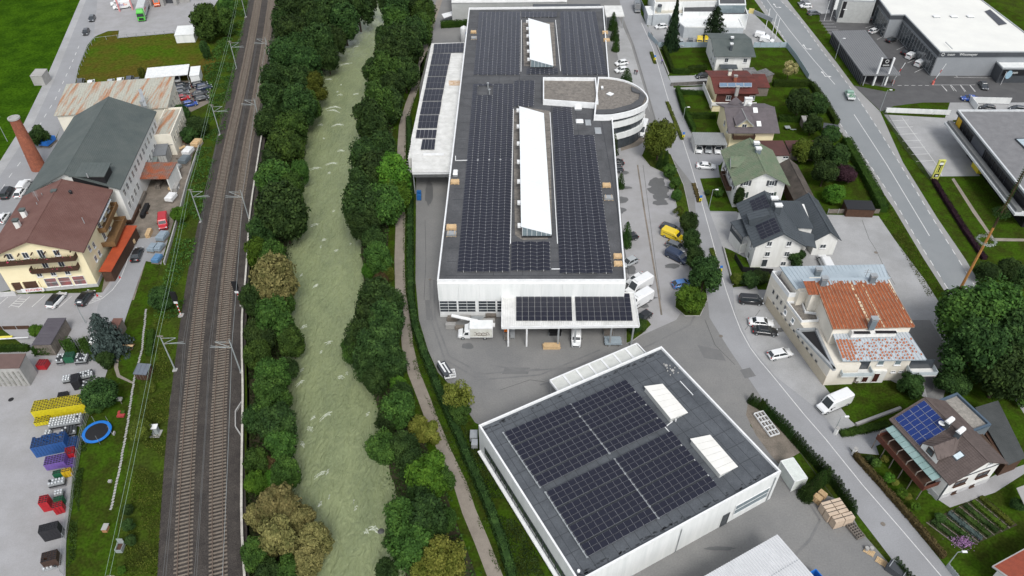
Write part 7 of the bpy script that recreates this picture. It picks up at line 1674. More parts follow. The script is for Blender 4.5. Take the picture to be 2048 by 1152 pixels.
  mb=MB();mb.box((2.22,0,1.05),(.05,1.5,.7));addp(out,'grille',mb,BLACK);mb=MB();mb.box((-7.3,0,2.55),(13.4,2.5,2.8));addp(out,'trailer_box',mb,mat('pale_grey_tarp',(.5,.52,.52),.6));mb=MB();mb.box((-7.3,0,.95),(13,.9,.3));addp(out,'trailer_chassis',mb,BLACK)
  mb=MB();mb.box((-1.4,1.27,2.7),(.9,.03,1.2));mb.box((-3.2,1.27,2.7),(1.4,.03,.5));addp(out,'trailer_logo',mb,RED)
  wheels((1.2,-.9,-9.5,-10.8,-12.1),.5,1.2)
 if far and kind in SPEC or kind in ('smallvan',) and far:
  mb=MB()
  for nm,me,loc in out:
   ms=me if isinstance(me,tuple) else (me,)
   for q in ms:
    o_=len(mb.v);mb.v+=[(v.co.x+(loc[0] if loc else 0),v.co.y+(loc[1] if loc else 0),v.co.z+(loc[2] if loc else 0)) for v in q.vertices]
    for p in q.polygons:mb.use(q.materials[p.material_index]);mb.f.append(tuple(i+o_ for i in p.vertices));mb.mi.append(mb.cur)
  out=[('body',mb.mesh('vehicle_body'),None)]
 VMESH[key]=out;return out
def vehicle(kind,col,x,y,dx,dy,label,cat='car',group='parked cars',far=None,name=None,z=0):
 far=(y<150) if far is None else far
 p=P(x,y,.55+z);a=P(x+dx*.5,y+dy*.5,.55+z)-P(x-dx*.5,y-dy*.5,.55+z);rz=math.atan2(a.y,a.x);p.z=z
 t=thing(name or {'car':'parked_car','van':'van','truck':'truck','lorry':'lorry','pickup':'pickup_truck'}[cat],label,cat,p,rz,group);P0=paint('white')
 for nm,me,loc in carparts(kind,far):
  rim=None
  if isinstance(me,tuple):me,rim=me
  o=link(nm,me,t,loc=loc)
  if rim:link('rim',rim,o)
  for i,s in enumerate(o.material_slots):
   if s.material==P0 and col!='white':s.link='OBJECT';s.material=paint(col)
 return t
V=vehicle
V('mpv','black',15,386,8,-12,'black people carrier driving on the road beside the guesthouse',far=False)
V('smallvan','white',49,371,10,-14,'white van parked against the rusty lean-to of the brewery, further one','van','parked vans');V('hatch','white',41,385,10,-14,'white car parked against the rusty lean-to, nearer one');V('hatch','white',6,436,10,-14,'white car mostly hidden behind the guesthouse roof')
V('hatch','dark',184,37,-6,13,'dark blue hatchback driving on the far west road, upper one',group='cars driving on the west road');V('hatch','black',172,64,-6,13,'dark hatchback driving on the west road, lower one',group='cars driving on the west road')
V('bigvan','white',245,13,-14,2,'white parcel van with purple and red lettering at the logistics yard','van','vans at the logistics yard',far=False);V('bigvan','white',240,6,-14,2,'white parcel van mostly hidden behind the lettered one','van','vans at the logistics yard')
fx=bpy.data.objects['van.001'] if 'van.001' in bpy.data.objects else None
for o in list(bpy.data.objects):
 if o.get('label','').startswith('white parcel van with purple'):
  for tx,m_,xo in (('Fed',mat('purple_print',(.12,.03,.3),.5),-.55),('Ex',ORANGE,.75)):
   c=bpy.data.curves.new('lettering','FONT');c.body=tx;c.size=1.1;c.align_x='CENTER';c.materials.append(m_);l_=fontmesh('lettering',c);l_.parent=o;l_.location=(-.4-xo,1.07,1.2);l_.rotation_euler=(math.pi/2,0,math.pi)
V('lorry','green',285,36,-3.4,12,'bright green articulated lorry with pale grey trailer','lorry',None,far=False);V('bigvan','orange',314,5,0,12,'orange van standing in a loading gate','van',None)
for i,(x,y,k,c,lb) in enumerate([(162,165,'suv','dark','dark estate, leftmost in the row behind the rust-streaked building'),(182,167,'sedan','white','white saloon, second from the left behind the rust-streaked building'),(222,165,'hatch','silver','silver hatchback in the row by the dry meadow'),(241,162,'hatch','white','white hatchback in the row by the dry meadow'),(260,160,'suv','navy','dark blue car right of the white hatchback by the dry meadow'),(276,161,'hatch','dark','dark car half under the small tree by the carport')]):V(k,c,x,y,3,-12,lb,far=False)
for x,y,k,c,lb in [(363,171,'sedan','black','black saloon, topmost of the left column beside the rust-streaked building'),(364,178,'estate','dark','dark estate, second of the left column beside the rust-streaked building'),(364,186,'hatch','grey','grey hatchback, third of the left column beside the rust-streaked building'),(365,196,'hatch','red','bright red hatchback beside the rust-streaked building'),(399,169,'estate','black','black estate, topmost of the right column near the white shed'),(408,175,'suv','navy','dark blue car at the right end of the gravel lot'),(400,187,'sedan','black','long black saloon, third of the right column'),(403,197,'hatch','black','small black car, lowest of the right column'),(380,208,'hatch','blue','blue hatchback at the lower end of the gravel lot')]:V(k,c,x,y,12,-2.5,lb,far=False)
V('hatch','silver',354,157,0,12,'pale car parked inside the long carport',far=False)
V('van','red',327,445,-.5,12,'red delivery van with white lettering in the brewery yard','van','parked vans');V('sedan','black',274,509,5,-13,'black saloon parked beside the orange-red lean-to',far=False)
V('suv','white',113,600,11,-12,'white car with black roof in front of the guesthouse');V('suv','black',171,596,10,-12,'black car in front of the guesthouse corner')
for o in list(bpy.data.objects):
 if o.get('label')=='white car with black roof in front of the guesthouse':
  for c in o.children:
   if c.name.startswith('roof'):
    for s in c.material_slots:s.link='OBJECT';s.material=paint('black')
V('boxtruck','white',950,668,-14,0,'white box truck with a mountain drawing on its side','truck',None)
for (x,y,k,c,dx,dy,lb,ct) in [(1152,676,'smallvan','white',0,12,'white van standing under the front canopy','van'),(1243,126,'hatch','white',-12,2,'white car beside the far corner of the long hall, upper one','car'),(1243,140,'hatch','white',-12,2,'white car partly hidden by the round thuja beside the long hall','car'),(1229,326,'sedan','black',-12,1,'dark car half hidden by the hall edge, upper of two','car'),(1230,339,'hatch','dark',-12,1,'dark car half hidden by the hall edge, lower of two','car'),(1258,475,'hatch','black',-12,3,'black car peeping out beside the long hall','car'),(1259,524,'hatch','silver',-10,5,'silver car beside the front right corner of the hall','car'),(1273,558,'sedan','white',-12,7,'white car beside the white delivery vans','car'),(1277,574,'bigvan','white',-12,7,'large white delivery van beside the hall, further one','van'),(1277,604,'bigvan','white',-12,7,'large white delivery van beside the canopy, nearer one','van'),(1286,634,'hatch','black',-10,7,'black car behind the right end of the canopy','car'),(1284,261,'bigvan','white',-4,12,'white van parked at the foot of the oval office','van'),
 (1341,457,'estate','dark',12,4,'dark estate, topmost of the row under the roadside trees','car'),(1346,472,'van','yellow',12,5,'yellow van parked under the roadside trees','van'),(1352,493,'estate','grey',12,5,'grey estate between the yellow and the dark blue van','car'),(1354,514,'van','navy',12,6,'dark blue van in the row under the roadside trees','van'),(1364,568,'hatch','sky',12,-2,'bright blue small car behind the round tree','car'),
 (1322,53,'hatch','white',-12,1,'white hatchback beside the pylon sign at the north end','car'),(1397,69,'sedan','black',-12,1,'black saloon in front of the white-roofed garages','car'),(1362,86,'hatch','silver',0,12,'silver car behind the pale fence, right of the spruce','car'),(1381,84,'hatch','grey',0,12,'grey car behind the pale fence','car'),(1399,84,'smallvan','yellow',0,12,'yellow van behind the pale fence, left one','van'),(1414,84,'smallvan','yellow',0,12,'yellow van behind the pale fence, right one beside the villa','van'),(1524,72,'smallvan','white',12,2,'white van in the lot by the highway, further one','van'),(1534,81,'smallvan','white',12,2,'white van in the lot by the highway, nearer one','van'),(1405,152,'hatch','black',-12,1,'black car on the drive of the dark red house','car'),
 (1398,297,'hatch','white',0,12,'white car, left in the grey carport','car'),(1417,297,'hatch','silver',0,12,'silver car, middle in the grey carport','car'),(1436,297,'estate','white',0,12,'white estate, right in the grey carport','car'),(1412,332,'sedan','white',14,1,'white saloon below the grey carport','car'),
 (1502,601,'mpv','black',14,1,'black people carrier with a white sticker, uppermost before the cream building','car'),(1522,645,'sedan','white',14,1,'white saloon parked beside the black saloon','car'),(1530,662,'sedan','black',14,1.5,'black saloon parked tight beside the white saloon','car'),(1560,708,'estate','white',14,-3,'white estate, lowest before the cream building','car'),(1667,808,'bigvan','white',-13,5.5,'tall white delivery van with roof unit beside the small lawn','van'),(1650,527,'van','white',-5,-10,'white van behind the silvery roof in the courtyard','van'),
 (1608,7,'hatch','dark',-12,0,'dark car in the lot beyond the highway, top one','car'),(1612,12,'hatch','white',-12,0,'white car in the lot beyond the highway, second one','car'),(1628,26,'estate','grey',12,-1,'grey estate in the lot beyond the highway','car'),(1680,35,'suv','dark',4,-12,'dark car, left in the row under the black poster','car'),(1694,34,'sedan','white',4,-12,'white car, second in the row under the black poster','car'),(1710,34,'sedan','white',4,-12,'white car, third in the row under the black poster','car'),(1741,35,'sedan','black',5,-12,'black car by the glazed dealership entrance','car'),(1748,62,'hatch','white',12,-4,'white hatchback before the glass rotunda','car'),(1783,80,'hatch','black',12,-4,'black car near the rotunda glazing','car'),(1815,104,'sedan','black',12,-4,'black car left of the two white vans at the dealership','car'),(1823,112,'smallvan','white',12,-6,'white van at the dealership, further one','van'),(1841,127,'smallvan','white',12,-6,'white van at the dealership, nearer one','van'),
 (1967,171,'sedan','dark',7,12,'dark green saloon on the forecourt below the dealership','car'),(1940,197,'sedan','blue',-14,-1,'blue saloon partly behind the white hoarding','car'),(1975,216,'hatch','black',-14,-2,'black car between hoarding and office roof','car'),(2035,218,'hatch','dark',-14,-2,'dark car at the right edge behind the office roof','car')]:
 V(k,c,x,y,dx,dy,lb,ct,'parked vans' if ct=='van' else 'parked cars')
V('pickup','teal',1699,191,-5,-12,'pale pickup truck with green load driving on the highway','pickup',None)
t=V('bigvan','grey',1274,17,2,12,'grey box van driving down the street at the north end','van',None,far=False)
# =============== VEGETATION ===============
def crown(seed,n=4200,lobes=18,ls=.075,ry=1.0,core=True,spread=.62,rl=(.30,.46)):
 r=random.Random(seed);L=[]
 for i in range(lobes):
  z=r.uniform(-.75,.95);t=i*2.399+r.uniform(-.3,.3);k=math.sqrt(max(0,1-z*z))*spread*r.uniform(.75,1.1);L.append((Vector((k*math.cos(t),k*math.sin(t),z*spread)),r.uniform(*rl)))
 L.append((Vector((0,0,0)),.6));mb=MB();cnt=0;sr=rnd.getstate();rnd.seed(seed)
 while cnt<n:
  c,q=L[r.randrange(len(L)-1)];d=Vector((r.gauss(0,1),r.gauss(0,1),r.gauss(0,1)+.25)).normalized();bump=1+.42*mnoise.noise(d*2.6+c*5)+r.uniform(-.16,.12);p=c+d*q*bump
  if any((p-c2).length<q2*.80 for c2,q2 in L if c2 is not c):continue
  if p.z<-.8:continue
  leafq(mb,p,ls*r.uniform(.55,1.2),(d+Vector((0,0,.35)))*.8);cnt+=1
 if core:
  for c,q in L:
   k=q*.70;g=6;vs=[]
   for a in range(1,4):
    for b in range(g):th=math.pi*a/4;ph=2*math.pi*b/g;vs.append(c+Vector((math.sin(th)*math.cos(ph),math.sin(th)*math.sin(ph),math.cos(th)))*k)
   vs+=[c+Vector((0,0,k)),c-Vector((0,0,k))];fs=[]
   for a in range(2):
    for b in range(g):fs.append((a*g+b,(a+1)*g+b,(a+1)*g+(b+1) % g,a*g+(b+1) % g))
   for b in range(g):fs+=[(18,b,(b+1) % g),(19,12+(b+1) % g,12+b)]
   mb.add(vs,fs)
 rnd.setstate(sr);return mb
CR={}
def crownmesh(k,col):
 key=(k,col)
 if key not in CR:
  if k not in CR:CR[k]=crown(*{0:(11,5200,20),1:(23,5200,16),2:(37,5600,26,.068),3:(51,4200,12,.085,1,True,.60,(.28,.5)),4:(67,3000,16,.06,1,False,.68,(.2,.36)),5:(71,2600,30,.075,1,True,.72,(.24,.3)),6:(83,5400,30,.062,1,True,.7,(.22,.38))}[k])
  CR[key]=CR[k].mesh('crown',LEAF[col])
 return CR[key]
tk=MB();tk.tube((0,0,0),(0,0,1),.5,8,.28)
for a in range(4):tk.tube((0,0,.75),(1.3*math.cos(a*1.6),1.3*math.sin(a*1.6),1.25),.2,6,.08)
TRK=tk.mesh('trunk',mat('tree_bark',(.07,.05,.035),.95,(.04,.03,.022),2,.6))
def tree(x,y,rp,col='dark',k=None,asp=1.25,lab='',group=None,base=0.0,name='tree',cat='tree',sh=0,lift=.35):
 """crown seen at pixel x,y with radius rp pixels"""
 k=rnd.choice((0,1,2,6)) if k is None else k
 z=base+3
 for _ in range(3):p=P(x,y,z);r=rp/scale_at(p);z=base+r*asp*.92+r*lift
 p=P(x,y,z);h0=z-base
 t=thing(name,lab,cat,(p.x,p.y,base),0,group)
 o=link('crown',crownmesh(k,col),t,loc=(0,0,h0));o.scale=(r,r,r*asp);o.rotation_euler=(0,0,rnd.uniform(0,6.28))
 if cat=='tree':q=link('trunk',TRK,t);q.scale=(r*.13,r*.13,h0*.8)
 return t
cn_={'dark':'dark green leafy','mid':'green leafy','bright':'bright green leafy','olive':'olive green','tan':'tan yellow willow-like','ygreen':'yellow-green','blue':'blue-grey','brown':'brownish','cream':'cream','purple':'purple','conifer':'dark conifer'}
WB=[(584,21,38),(619,35,36),(660,21,38),(688,45,32),(716,18,32),(735,2,22),(584,76,38),(636,90,36),(668,84,28),(570,115,34),(615,139,35),(551,167,34),(594,167,34),(630,176,26,'olive'),(549,208,34),(598,215,38),(620,210,24,'mid'),(538,250,30),(584,262,36,'mid'),(572,300,42,'mid'),(545,330,28,'dark'),(600,345,22,'mid'),(553,368,44,'mid'),(580,385,34,'mid'),(565,425,52),(525,467,32),(590,450,26),(516,508,28,'bright'),(545,512,28,'mid'),(549,562,46,'tan'),(508,602,30),(570,605,24,'mid'),(549,644,44,'mid'),(522,672,34),(582,685,30,'mid'),(515,710,30,'mid'),(546,752,36,'mid'),(575,740,24),(542,797,42,'mid'),(512,839,28),(558,849,44),(560,890,34,'mid'),(514,925,28,'mid'),(540,932,18,'brown'),(572,946,32,'mid'),(511,967,25,'bright'),(548,958,20,'bright'),(556,1020,48,'tan'),(522,1032,32,'tan'),(600,1040,36,'tan'),(632,1080,38,'tan'),(556,1078,44,'tan'),(615,1125,34,'tan'),(512,1110,34,'mid'),(581,1140,32,'mid'),(540,1150,32),(640,55,30),(655,115,24),(565,50,24),(600,105,30)]
EB=[(770,10,16),(792,21,30),(827,17,28),(848,28,26,'mid'),(842,60,26,'mid'),(792,55,32,'mid'),(827,70,30),(772,87,28),(808,92,40),(785,122,38),(751,149,28),(772,148,36,'mid'),(810,150,30),(785,180,30),(756,210,38,'mid'),(740,240,36),(775,212,34),(751,257,30),(732,312,36),(765,300,32),(755,347,44),(723,378,36),(785,358,42,'bright'),(790,392,34,'bright'),(728,415,44),(768,410,42,'mid'),(725,446,36),(748,480,24),(758,519,32,'mid'),(737,543,14,'bright'),(762,562,16,'brown'),(775,548,16,'olive'),(756,602,40),(779,612,34),(746,640,42),(772,652,44),(723,680,36),(756,694,48),(704,700,26,'mid'),(782,728,36),(737,735,32),(751,762,28),(799,776,22,'bright'),(803,792,26),(796,820,38,'mid'),(775,842,28),(838,860,26,'ygreen'),(860,866,24,'ygreen'),(766,898,36,'mid'),(808,900,34),(856,948,46,'bright'),(830,935,36),(884,958,28,'mid'),(846,980,34),(808,1040,44,'mid'),(852,1042,50),(792,1078,30),(892,1040,24,'mid'),(825,1090,50,'mid'),(889,1122,46,'ygreen'),(848,1146,30,'ygreen'),(775,1142,25)]
for L,bank,base,off in ((WB,'west',-2.6,0),(EB,'east',-.9,0)):
 L=sorted(L,key=lambda q:q[1]);cnt={}
 for q in L:
  col=q[3] if len(q)>3 else 'dark';i=cnt.get(col,0);cnt[col]=i+1
  k=None
  nm='bush' if q[2]<22 else 'tree'
  tree(q[0],q[1],q[2]*.98,col,k,1.15+rnd.random()*.25,f'{cn_[col]} {nm} on the {bank} river bank, {ordw(i)} such from the far end',f'trees on the {bank} river bank',base,nm,nm)
for x,y,r_,col,lb,k,asp in [(914,795,33,'ygreen','loose yellow-green tree beside the path above the square hall',4,1.3),(920,825,24,'mid','low green tree under the yellow-green one by the path',None,1),(920,800,22,'olive','olive tree inside the yellow-green one by the path',None,1.2),
 (1320,277,33,'olive','dense tree on the grass island at the fork of the street',2,1.25),(1340,342,15,'mid','round bush below the tree island',None,1),(1350,366,13,'mid','bush in the strip between car park and street, upper',None,1),(1353,390,12,'mid','bush in the strip between car park and street, second',None,1),(1358,422,12,'olive','pale bush in the strip beside the parked cars',4,1),(1377,445,20,'dark','tree beside the dark estate in the car park',None,1.2),(1383,480,20,'dark','tree beside the yellow van',None,1.2),(1390,515,20,'dark','tree beside the dark blue van',None,1.2),(1410,548,36,'dark','large dark tree behind the round ball tree',None,1.1),(1385,597,35,'bright','trimmed bright green ball-shaped tree at the car park corner',5,.75),
 (415,45,34,'mid','big shrub tree beside the logistics yard, left one',None,1.1),(445,42,26,'mid','big shrub tree beside the logistics yard, right one',None,1.1),(452,12,18,'mid','bush at the top beside the railway',None,1),(410,100,10,'dark','slim dark bush on the dry meadow edge',None,2),(285,148,9,'olive','small tree at the left end of the long carport',None,1.6),(363,228,18,'dark','dark tree beside the pale building end',None,1.1),(395,252,22,'dark','dark bushes beside the brewery yard, upper',None,.9),(378,270,18,'dark','dark bushes beside the brewery yard, lower',None,.9),(77,272,22,'dark','dark bush between chimney and brewery',None,1),(357,430,17,'bright','bright round bush beside the red delivery van',None,1),(322,597,25,'dark','big dark round bush on the embankment below the signal',None,1),(280,860,24,'olive','bushy shrub on the lawn by the relay cabinet',None,1),(200,790,36,'dark','dark flowering shrub at the end of the crate rows',None,1),(210,720,18,'dark','dark shrub under the blue spruce',None,1),(188,815,16,'mid','green shrub above the trampoline',None,1),(73,662,14,'bright','bright bush at the left wall of the timber garage',None,1),(300,775,12,'olive','low shrub below the play hut',None,.8),(262,575 if False else 590,1,'mid','tiny shoot on the lawn edge',None,1),(243,1140,9,'bright','small bright shrub at the bottom of the lawn',None,1),(257,1050,13,'dark','round dark shrub by the composting box, upper',None,1),(262,1080,12,'dark','round dark shrub by the composting box, lower',None,1),(255,1020,12,'dark','dark shrub on the slope in the lower lawn',None,1),
 (1580,136,17,'cream','round cream-leaved garden tree on a slim trunk',5,.9),(1600,205,30,'dark','dark spreading tree in the villa garden, left',None,.9),(1630,210,26,'dark','dark spreading tree in the villa garden, right',None,.9),(1590,190,14,'mid','light green bush at the head of the dark garden trees',None,.9),(1625,248,20,'dark','round dark tree before the highway hedge',None,1),(1660,270,20,'dark','dark tree beside the highway hedge, upper',None,1),(1640,300,28,'dark','large dark tree behind the maroon outbuilding',None,1),(1675,315,26,'dark','dark tree beside the highway hedge, lower',None,1),(1605,300,22,'olive','olive tree in front of the maroon outbuilding',None,1.1),(1650,345,26,'dark','dark tree between barn and highway',None,1),(1668,388,22,'bright','bright bush behind the anthracite roofed house',2,.9),(1690,350,22,'purple','purple-leaved bush near the highway hedge',None,.9),(1695,398 if False else 345,16,'dark','dark bush beside the purple one',None,1),(1478,395,11,'dark','narrow dark tree at the gable of the green-roofed house',None,2.2),(1590,515,22,'dark','dark bush at the corner of the large white house',None,.9),(1472,558,12,'olive','round olive bush at the street below the white house',None,1),(1500,560,22,'dark','dark planting below the terrace of the white house',None,.7),(1520,555,18,'dark','dark bush beside the cream wall',None,.8),(1415,385,6,'dark','small round bush on the front lawn of the green-roofed house',None,1),(1438,385,10,'mid','bush beside the steps of the green-roofed house',None,1),(1638,100 if False else 455,1,'mid','tiny plant in the courtyard',None,1),(1822,770,28,'dark','dark round bush at the corner of the cream building',None,.9),
 (1930,640,62,'mid','huge broad tree at the right edge, upper left part of the clump',2,1.1),(1985,620,62,'mid','huge broad tree at the right edge, top of the clump',2,1.1),(2030,680,60,'dark','huge broad tree at the right edge, right part of the clump',2,1.1),(1950,700,64,'dark','huge broad tree at the right edge, front left of the clump',6,1.1),(2010,745,56,'dark','huge broad tree at the right edge, lowest of the clump',2,1.1),(1905,765,34,'dark','dark shaded bush under the huge clump',None,.8),(1975,545,24,'dark','dark bush beside the office lawn, left',None,.9),(2020,540,26,'dark','dark bush beside the office lawn, right',None,.9),(2045,555,24,'dark','dark bush at the right edge beside the office lawn',None,.9),(2040,790,24,'mid','green bush at the right edge beside the dark roof',None,.9),(2035,1010,14,'dark','dark shrub beside the small pale canopy',None,.9),
 (1752,925,11,'mid','small ball-headed tree behind the street wall, first',5,.8),(1778,955,12,'bright','small ball-headed tree behind the street wall, second',5,.8),(1804,985,12,'bright','small ball-headed tree behind the street wall, third',5,.8),(1832,1012,10,'bright','small ball-headed tree behind the street wall, lowest',5,.8),(1770,918,9,'ygreen','yellow-flowering bush beside the ball-headed trees, upper',None,.8),(1790,965,8,'ygreen','yellow-flowering bush beside the ball-headed trees, middle',None,.8),(1815,993,9,'ygreen','yellow-flowering bush beside the ball-headed trees, lower',None,.8),(1740,918,10,'dark','dark bush at the gate pillar of the brown-roofed house',None,.8),(1880,1035,12,'dark','shrub at the upper corner of the vegetable garden',None,.7),(1270,655,14,'dark','dark bushes at the right end of the canopy',None,1),(1282,650,14,'mid','green bushes right of the canopy end',None,.9)]:
 if r_<3:continue
 nm='bush' if 'bush' in lb or 'shrub' in lb or 'planting' in lb else 'tree'
 tree(x,y,r_,col,k,asp,lb,None,0,nm,nm,lift=.9 if 'ball-headed' in lb or 'slim trunk' in lb else (.1 if nm=='bush' else .35))
def conifer(seed,n=4200,layers=22,droop=.35,shape=1.0,jag=.25):
 mb=MB();r=random.Random(seed);sr=rnd.getstate();rnd.seed(seed)
 for i in range(n):
  z=r.random()**1.25;L=(1-z)**shape;nb=9;t=r.randrange(nb)*6.283/nb+int(z*layers)*1.1+r.gauss(0,.13);rad=L*r.random()**.45*(1+jag*math.sin(int(z*layers)*2.3+t*3));
  p=Vector((rad*math.cos(t),rad*math.sin(t),z-rad*droop*.3));leafq(mb,p,.06*r.uniform(.6,1.2)*(1.2-z*.6),Vector((math.cos(t)*.5,math.sin(t)*.5,.8)))
 rnd.setstate(sr);return mb
CF={'spruce':conifer(5,5200),'column':conifer(8,2600,30,.1,.45,.08),'broad':conifer(9,5200,16,.2,.6,.3)}
def conif(kind,x,y,h,r_,col,lb,group=None,name='conifer_tree',cat='tree',ry=1):
 p=P(x,y);t=thing(name,lb,cat,p,0,group);key=('cf',kind,col)
 if key not in CR:CR[key]=CF[kind].mesh('crown',LEAF[col])
 o=link('crown',CR[key],t,loc=(0,0,h*.04));o.scale=(r_,r_*ry,h*.96);o.rotation_euler=(0,0,rnd.random()*6)
 q=link('trunk',TRK,t);q.scale=(.25*r_/2.2,.25*r_/2.2,h*.7)
 if h>5:bpy_core=MB();bpy_core.tube((0,0,h*.06),(0,0,h*.96),r_*.45,8,.02);link('branches',bpy_core.mesh('branches',LEAF[col]),t)
 return t
conif('spruce',1341,98,17,2.9,'conifer','tall narrow spruce at the corner of the first garden');conif('broad',1425,74,10,4.2,'conifer','broad dark pine behind the white villa');conif('broad',226,702,9.6,3.4,'blue','blue-grey spruce beside the hotel yard')
for x,y,h,r_,lb in [(1225,60,6,1.7,'column-shaped thuja at the right side of the long hall, first from the far end'),(1229,80,6,1.6,'column-shaped thuja at the right side of the long hall, second'),(1231,102,5.5,1.4,'column-shaped thuja at the right side of the long hall, third'),(1252,165,4.5,2.0,'rounded thuja above the oval office'),(1222,308,6.5,2.0,'rounded thuja below the oval office'),(1240,375,4,1.2,'thuja half hidden by the hall edge'),(1250,492,6.5,1.5,'column-shaped thuja near the front of the long hall'),(1318,336,5,.9,'slim thuja before the island tree, left'),(1330,332,4.5,.9,'slim thuja before the island tree, right')]:conif('column',x,y,h,r_,'thuja',lb,None,'thuja')
def along(pts,step):
 pl_=PP(pts);out=[];acc=0
 for a,b in zip(pl_,pl_[1:]):
  L=(b-a).length;t=acc
  while t<L:out.append(a.lerp(b,t/L));t+=step
  acc=t-L
 return out
TH=along([(1500,805),(1530,822),(1558,850),(1590,886),(1623,922),(1665,967),(1690,1003),(1708,1032)],.62)
key=('cf','column','thuja');
for i,p in enumerate(TH):
 t=thing('thuja',ordw(i)+' pointed thuja of the street hedge, counted from the gravel island','thuja',p,0,'thuja hedge along the street');o=link('foliage',CR[key],t);h=rnd.uniform(2.2,2.9);o.scale=(.62,.62,h);o.rotation_euler=(0,0,rnd.random()*6)
for i,p in enumerate(along([(1786,1130),(1800,1148),(1820,1170)],.6)):t=thing('thuja','pointed thuja in the short hedge at the bottom edge','thuja',p,0,'short thuja hedge at the bottom');o=link('foliage',CR[key],t);o.scale=(.6,.6,2.4)
for x,y in ((1606,992),(1617,985),(1628,976),(1638,966),(1648,958),(1612,998)):conif('column',x,y,3.4,1.1,'thuja','full green thuja in the clump beside the white container','thuja clump beside the container','thuja')
def hedge(lb,pts,w_,h,col='hedge',dens=42,name='hedge',rag=.16,px=True):
 pl_=PP(pts) if px else pts;mb=MB();t=thing(name,lb,'hedge',pl_[0])
 for a,b in zip(pl_,pl_[1:]):
  L=(b-a).length;u=(b-a)/L;nn=Vector((-u.y,u.x,0));mb.bar(a+Vector((0,0,h*.42)),b+Vector((0,0,h*.42)),w_*.76,h*.82)
  for i in range(int(L*(w_+2*h)*dens)):
   s=rnd.random()*L;q=rnd.random()*(w_+2*h);hh=h*(1+rag*mnoise.noise((a+u*s)*.9))
   if q<w_:p=a+u*s+nn*(q-w_/2)+Vector((0,0,hh));n_=Vector((0,0,1))
   elif q<w_+h:p=a+u*s+nn*(w_/2)*(1+rag*.5*rnd.random())+Vector((0,0,(q-w_)));n_=nn
   else:p=a+u*s-nn*(w_/2)*(1+rag*.5*rnd.random())+Vector((0,0,(q-w_-h)));n_=-nn
   leafq(mb,p+Vector((rnd.gauss(0,.04),rnd.gauss(0,.04),rnd.gauss(0,.06))),rnd.uniform(.08,.19),n_)
 mb.build('foliage',LEAF[col],t);return t
hedge('long clipped hedge between the riverside path and the works yard',[(818,240),(822,345),(821,439),(821,553),(823,602),(831,658),(848,710),(869,762),(890,815),(915,870),(935,920),(956,967),(983,1030),(1008,1099),(1025,1160)],1.2,1.6,'dark',36,rag=.5)
for lb,pts,w_,h in [('clipped hedge round the first garden, street side',[(1327,100),(1345,147)],1.0,1.5),('clipped hedge round the first garden, front side',[(1345,147),(1378,147)],1.0,1.5),('clipped dark hedge before the first villa drive',[(1376,145),(1412,142)],1.6,1.8),('clipped hedge along the second garden, street side',[(1354,182),(1366,222),(1387,266)],1.1,1.7),('clipped hedge at the head of the second garden',[(1357,188),(1408,190)],.8,1.3),('clipped hedge across the second garden',[(1376,236),(1430,237)],1.0,1.5),('tall clipped hedge behind the cream-leaved tree',[(1545,172),(1620,172)],1.6,1.8),('clipped hedge between the gardens beside the cream house',[(1556,242),(1622,244)],1.4,1.6),('rough hedge between gardens and highway, upper part',[(1622,172),(1650,212),(1672,250)],1.5,1.5),('rough hedge between gardens and highway, lower part',[(1690,285),(1715,330),(1740,375),(1765,425)],2.2,1.8),('dark hedge at the north warehouse',[(882,55),(935,52)],1.8,2.0),('dark hedge before the beverage yard, left',[(0,702),(60,700)],1.0,1.3),('clipped hedge behind the timber garage',[(72,706),(112,703)],1.8,2.0),('clipped hedge block between garage and kiosk, left',[(136,690),(150,712)],1.8,1.8),('clipped hedge block between garage and kiosk, right',[(168,688),(182,714)],1.8,1.8),('long low hedge on the railway embankment',[(304,665),(300,712)],1.2,1.0),('brownish creeper-covered wall along the street',[(1707,912),(1760,972),(1830,1052),(1886,1118)],.7,1.1),('planting along the drive of the brown-roofed house',[(1680,870),(1730,862),(1775,850)],1.2,.7)]:hedge(lb,pts,w_,h,'brown' if 'brownish' in lb else 'hedge')
hedge('dark purple hedge along the office lawn',[(1866,362),(1890,402),(1930,465),(1968,520)],1.1,.8,'purple')
for lb,pts in (('planted strip with yellow flowers in the street, upper',[(1302,105),(1310,128)]),('planted strip in the street, second',[(1334,205),(1348,240),(1364,280)]),('planted strip in the street, third',[(1387,368),(1398,405)]),('planted strip in the street, lowest',[(1422,498),(1434,535)])):hedge(lb,pts,.9,.35,'brown' if 'third' in lb else 'olive',40)
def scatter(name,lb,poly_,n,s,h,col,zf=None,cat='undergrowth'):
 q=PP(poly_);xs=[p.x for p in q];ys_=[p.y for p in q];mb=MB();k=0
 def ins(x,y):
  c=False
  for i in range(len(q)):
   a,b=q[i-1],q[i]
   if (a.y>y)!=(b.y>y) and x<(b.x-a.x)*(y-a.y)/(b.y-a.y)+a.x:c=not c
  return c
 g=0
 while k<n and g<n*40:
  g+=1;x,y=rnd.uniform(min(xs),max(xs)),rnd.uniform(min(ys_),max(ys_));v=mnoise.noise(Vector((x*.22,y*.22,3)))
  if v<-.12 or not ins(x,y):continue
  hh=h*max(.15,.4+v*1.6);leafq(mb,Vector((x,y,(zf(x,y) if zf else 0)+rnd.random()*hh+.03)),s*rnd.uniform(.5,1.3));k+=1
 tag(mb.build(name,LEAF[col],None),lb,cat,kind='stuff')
scatter('embankment_weeds','tall weeds on the embankment left of the tracks',[(455,0),(500,0),(476,125),(450,275),(418,385),(395,480),(380,560),(360,640),(310,640),(345,500),(385,350),(420,215),(405,130),(460,60)],11000,.22,1.3,'mid')
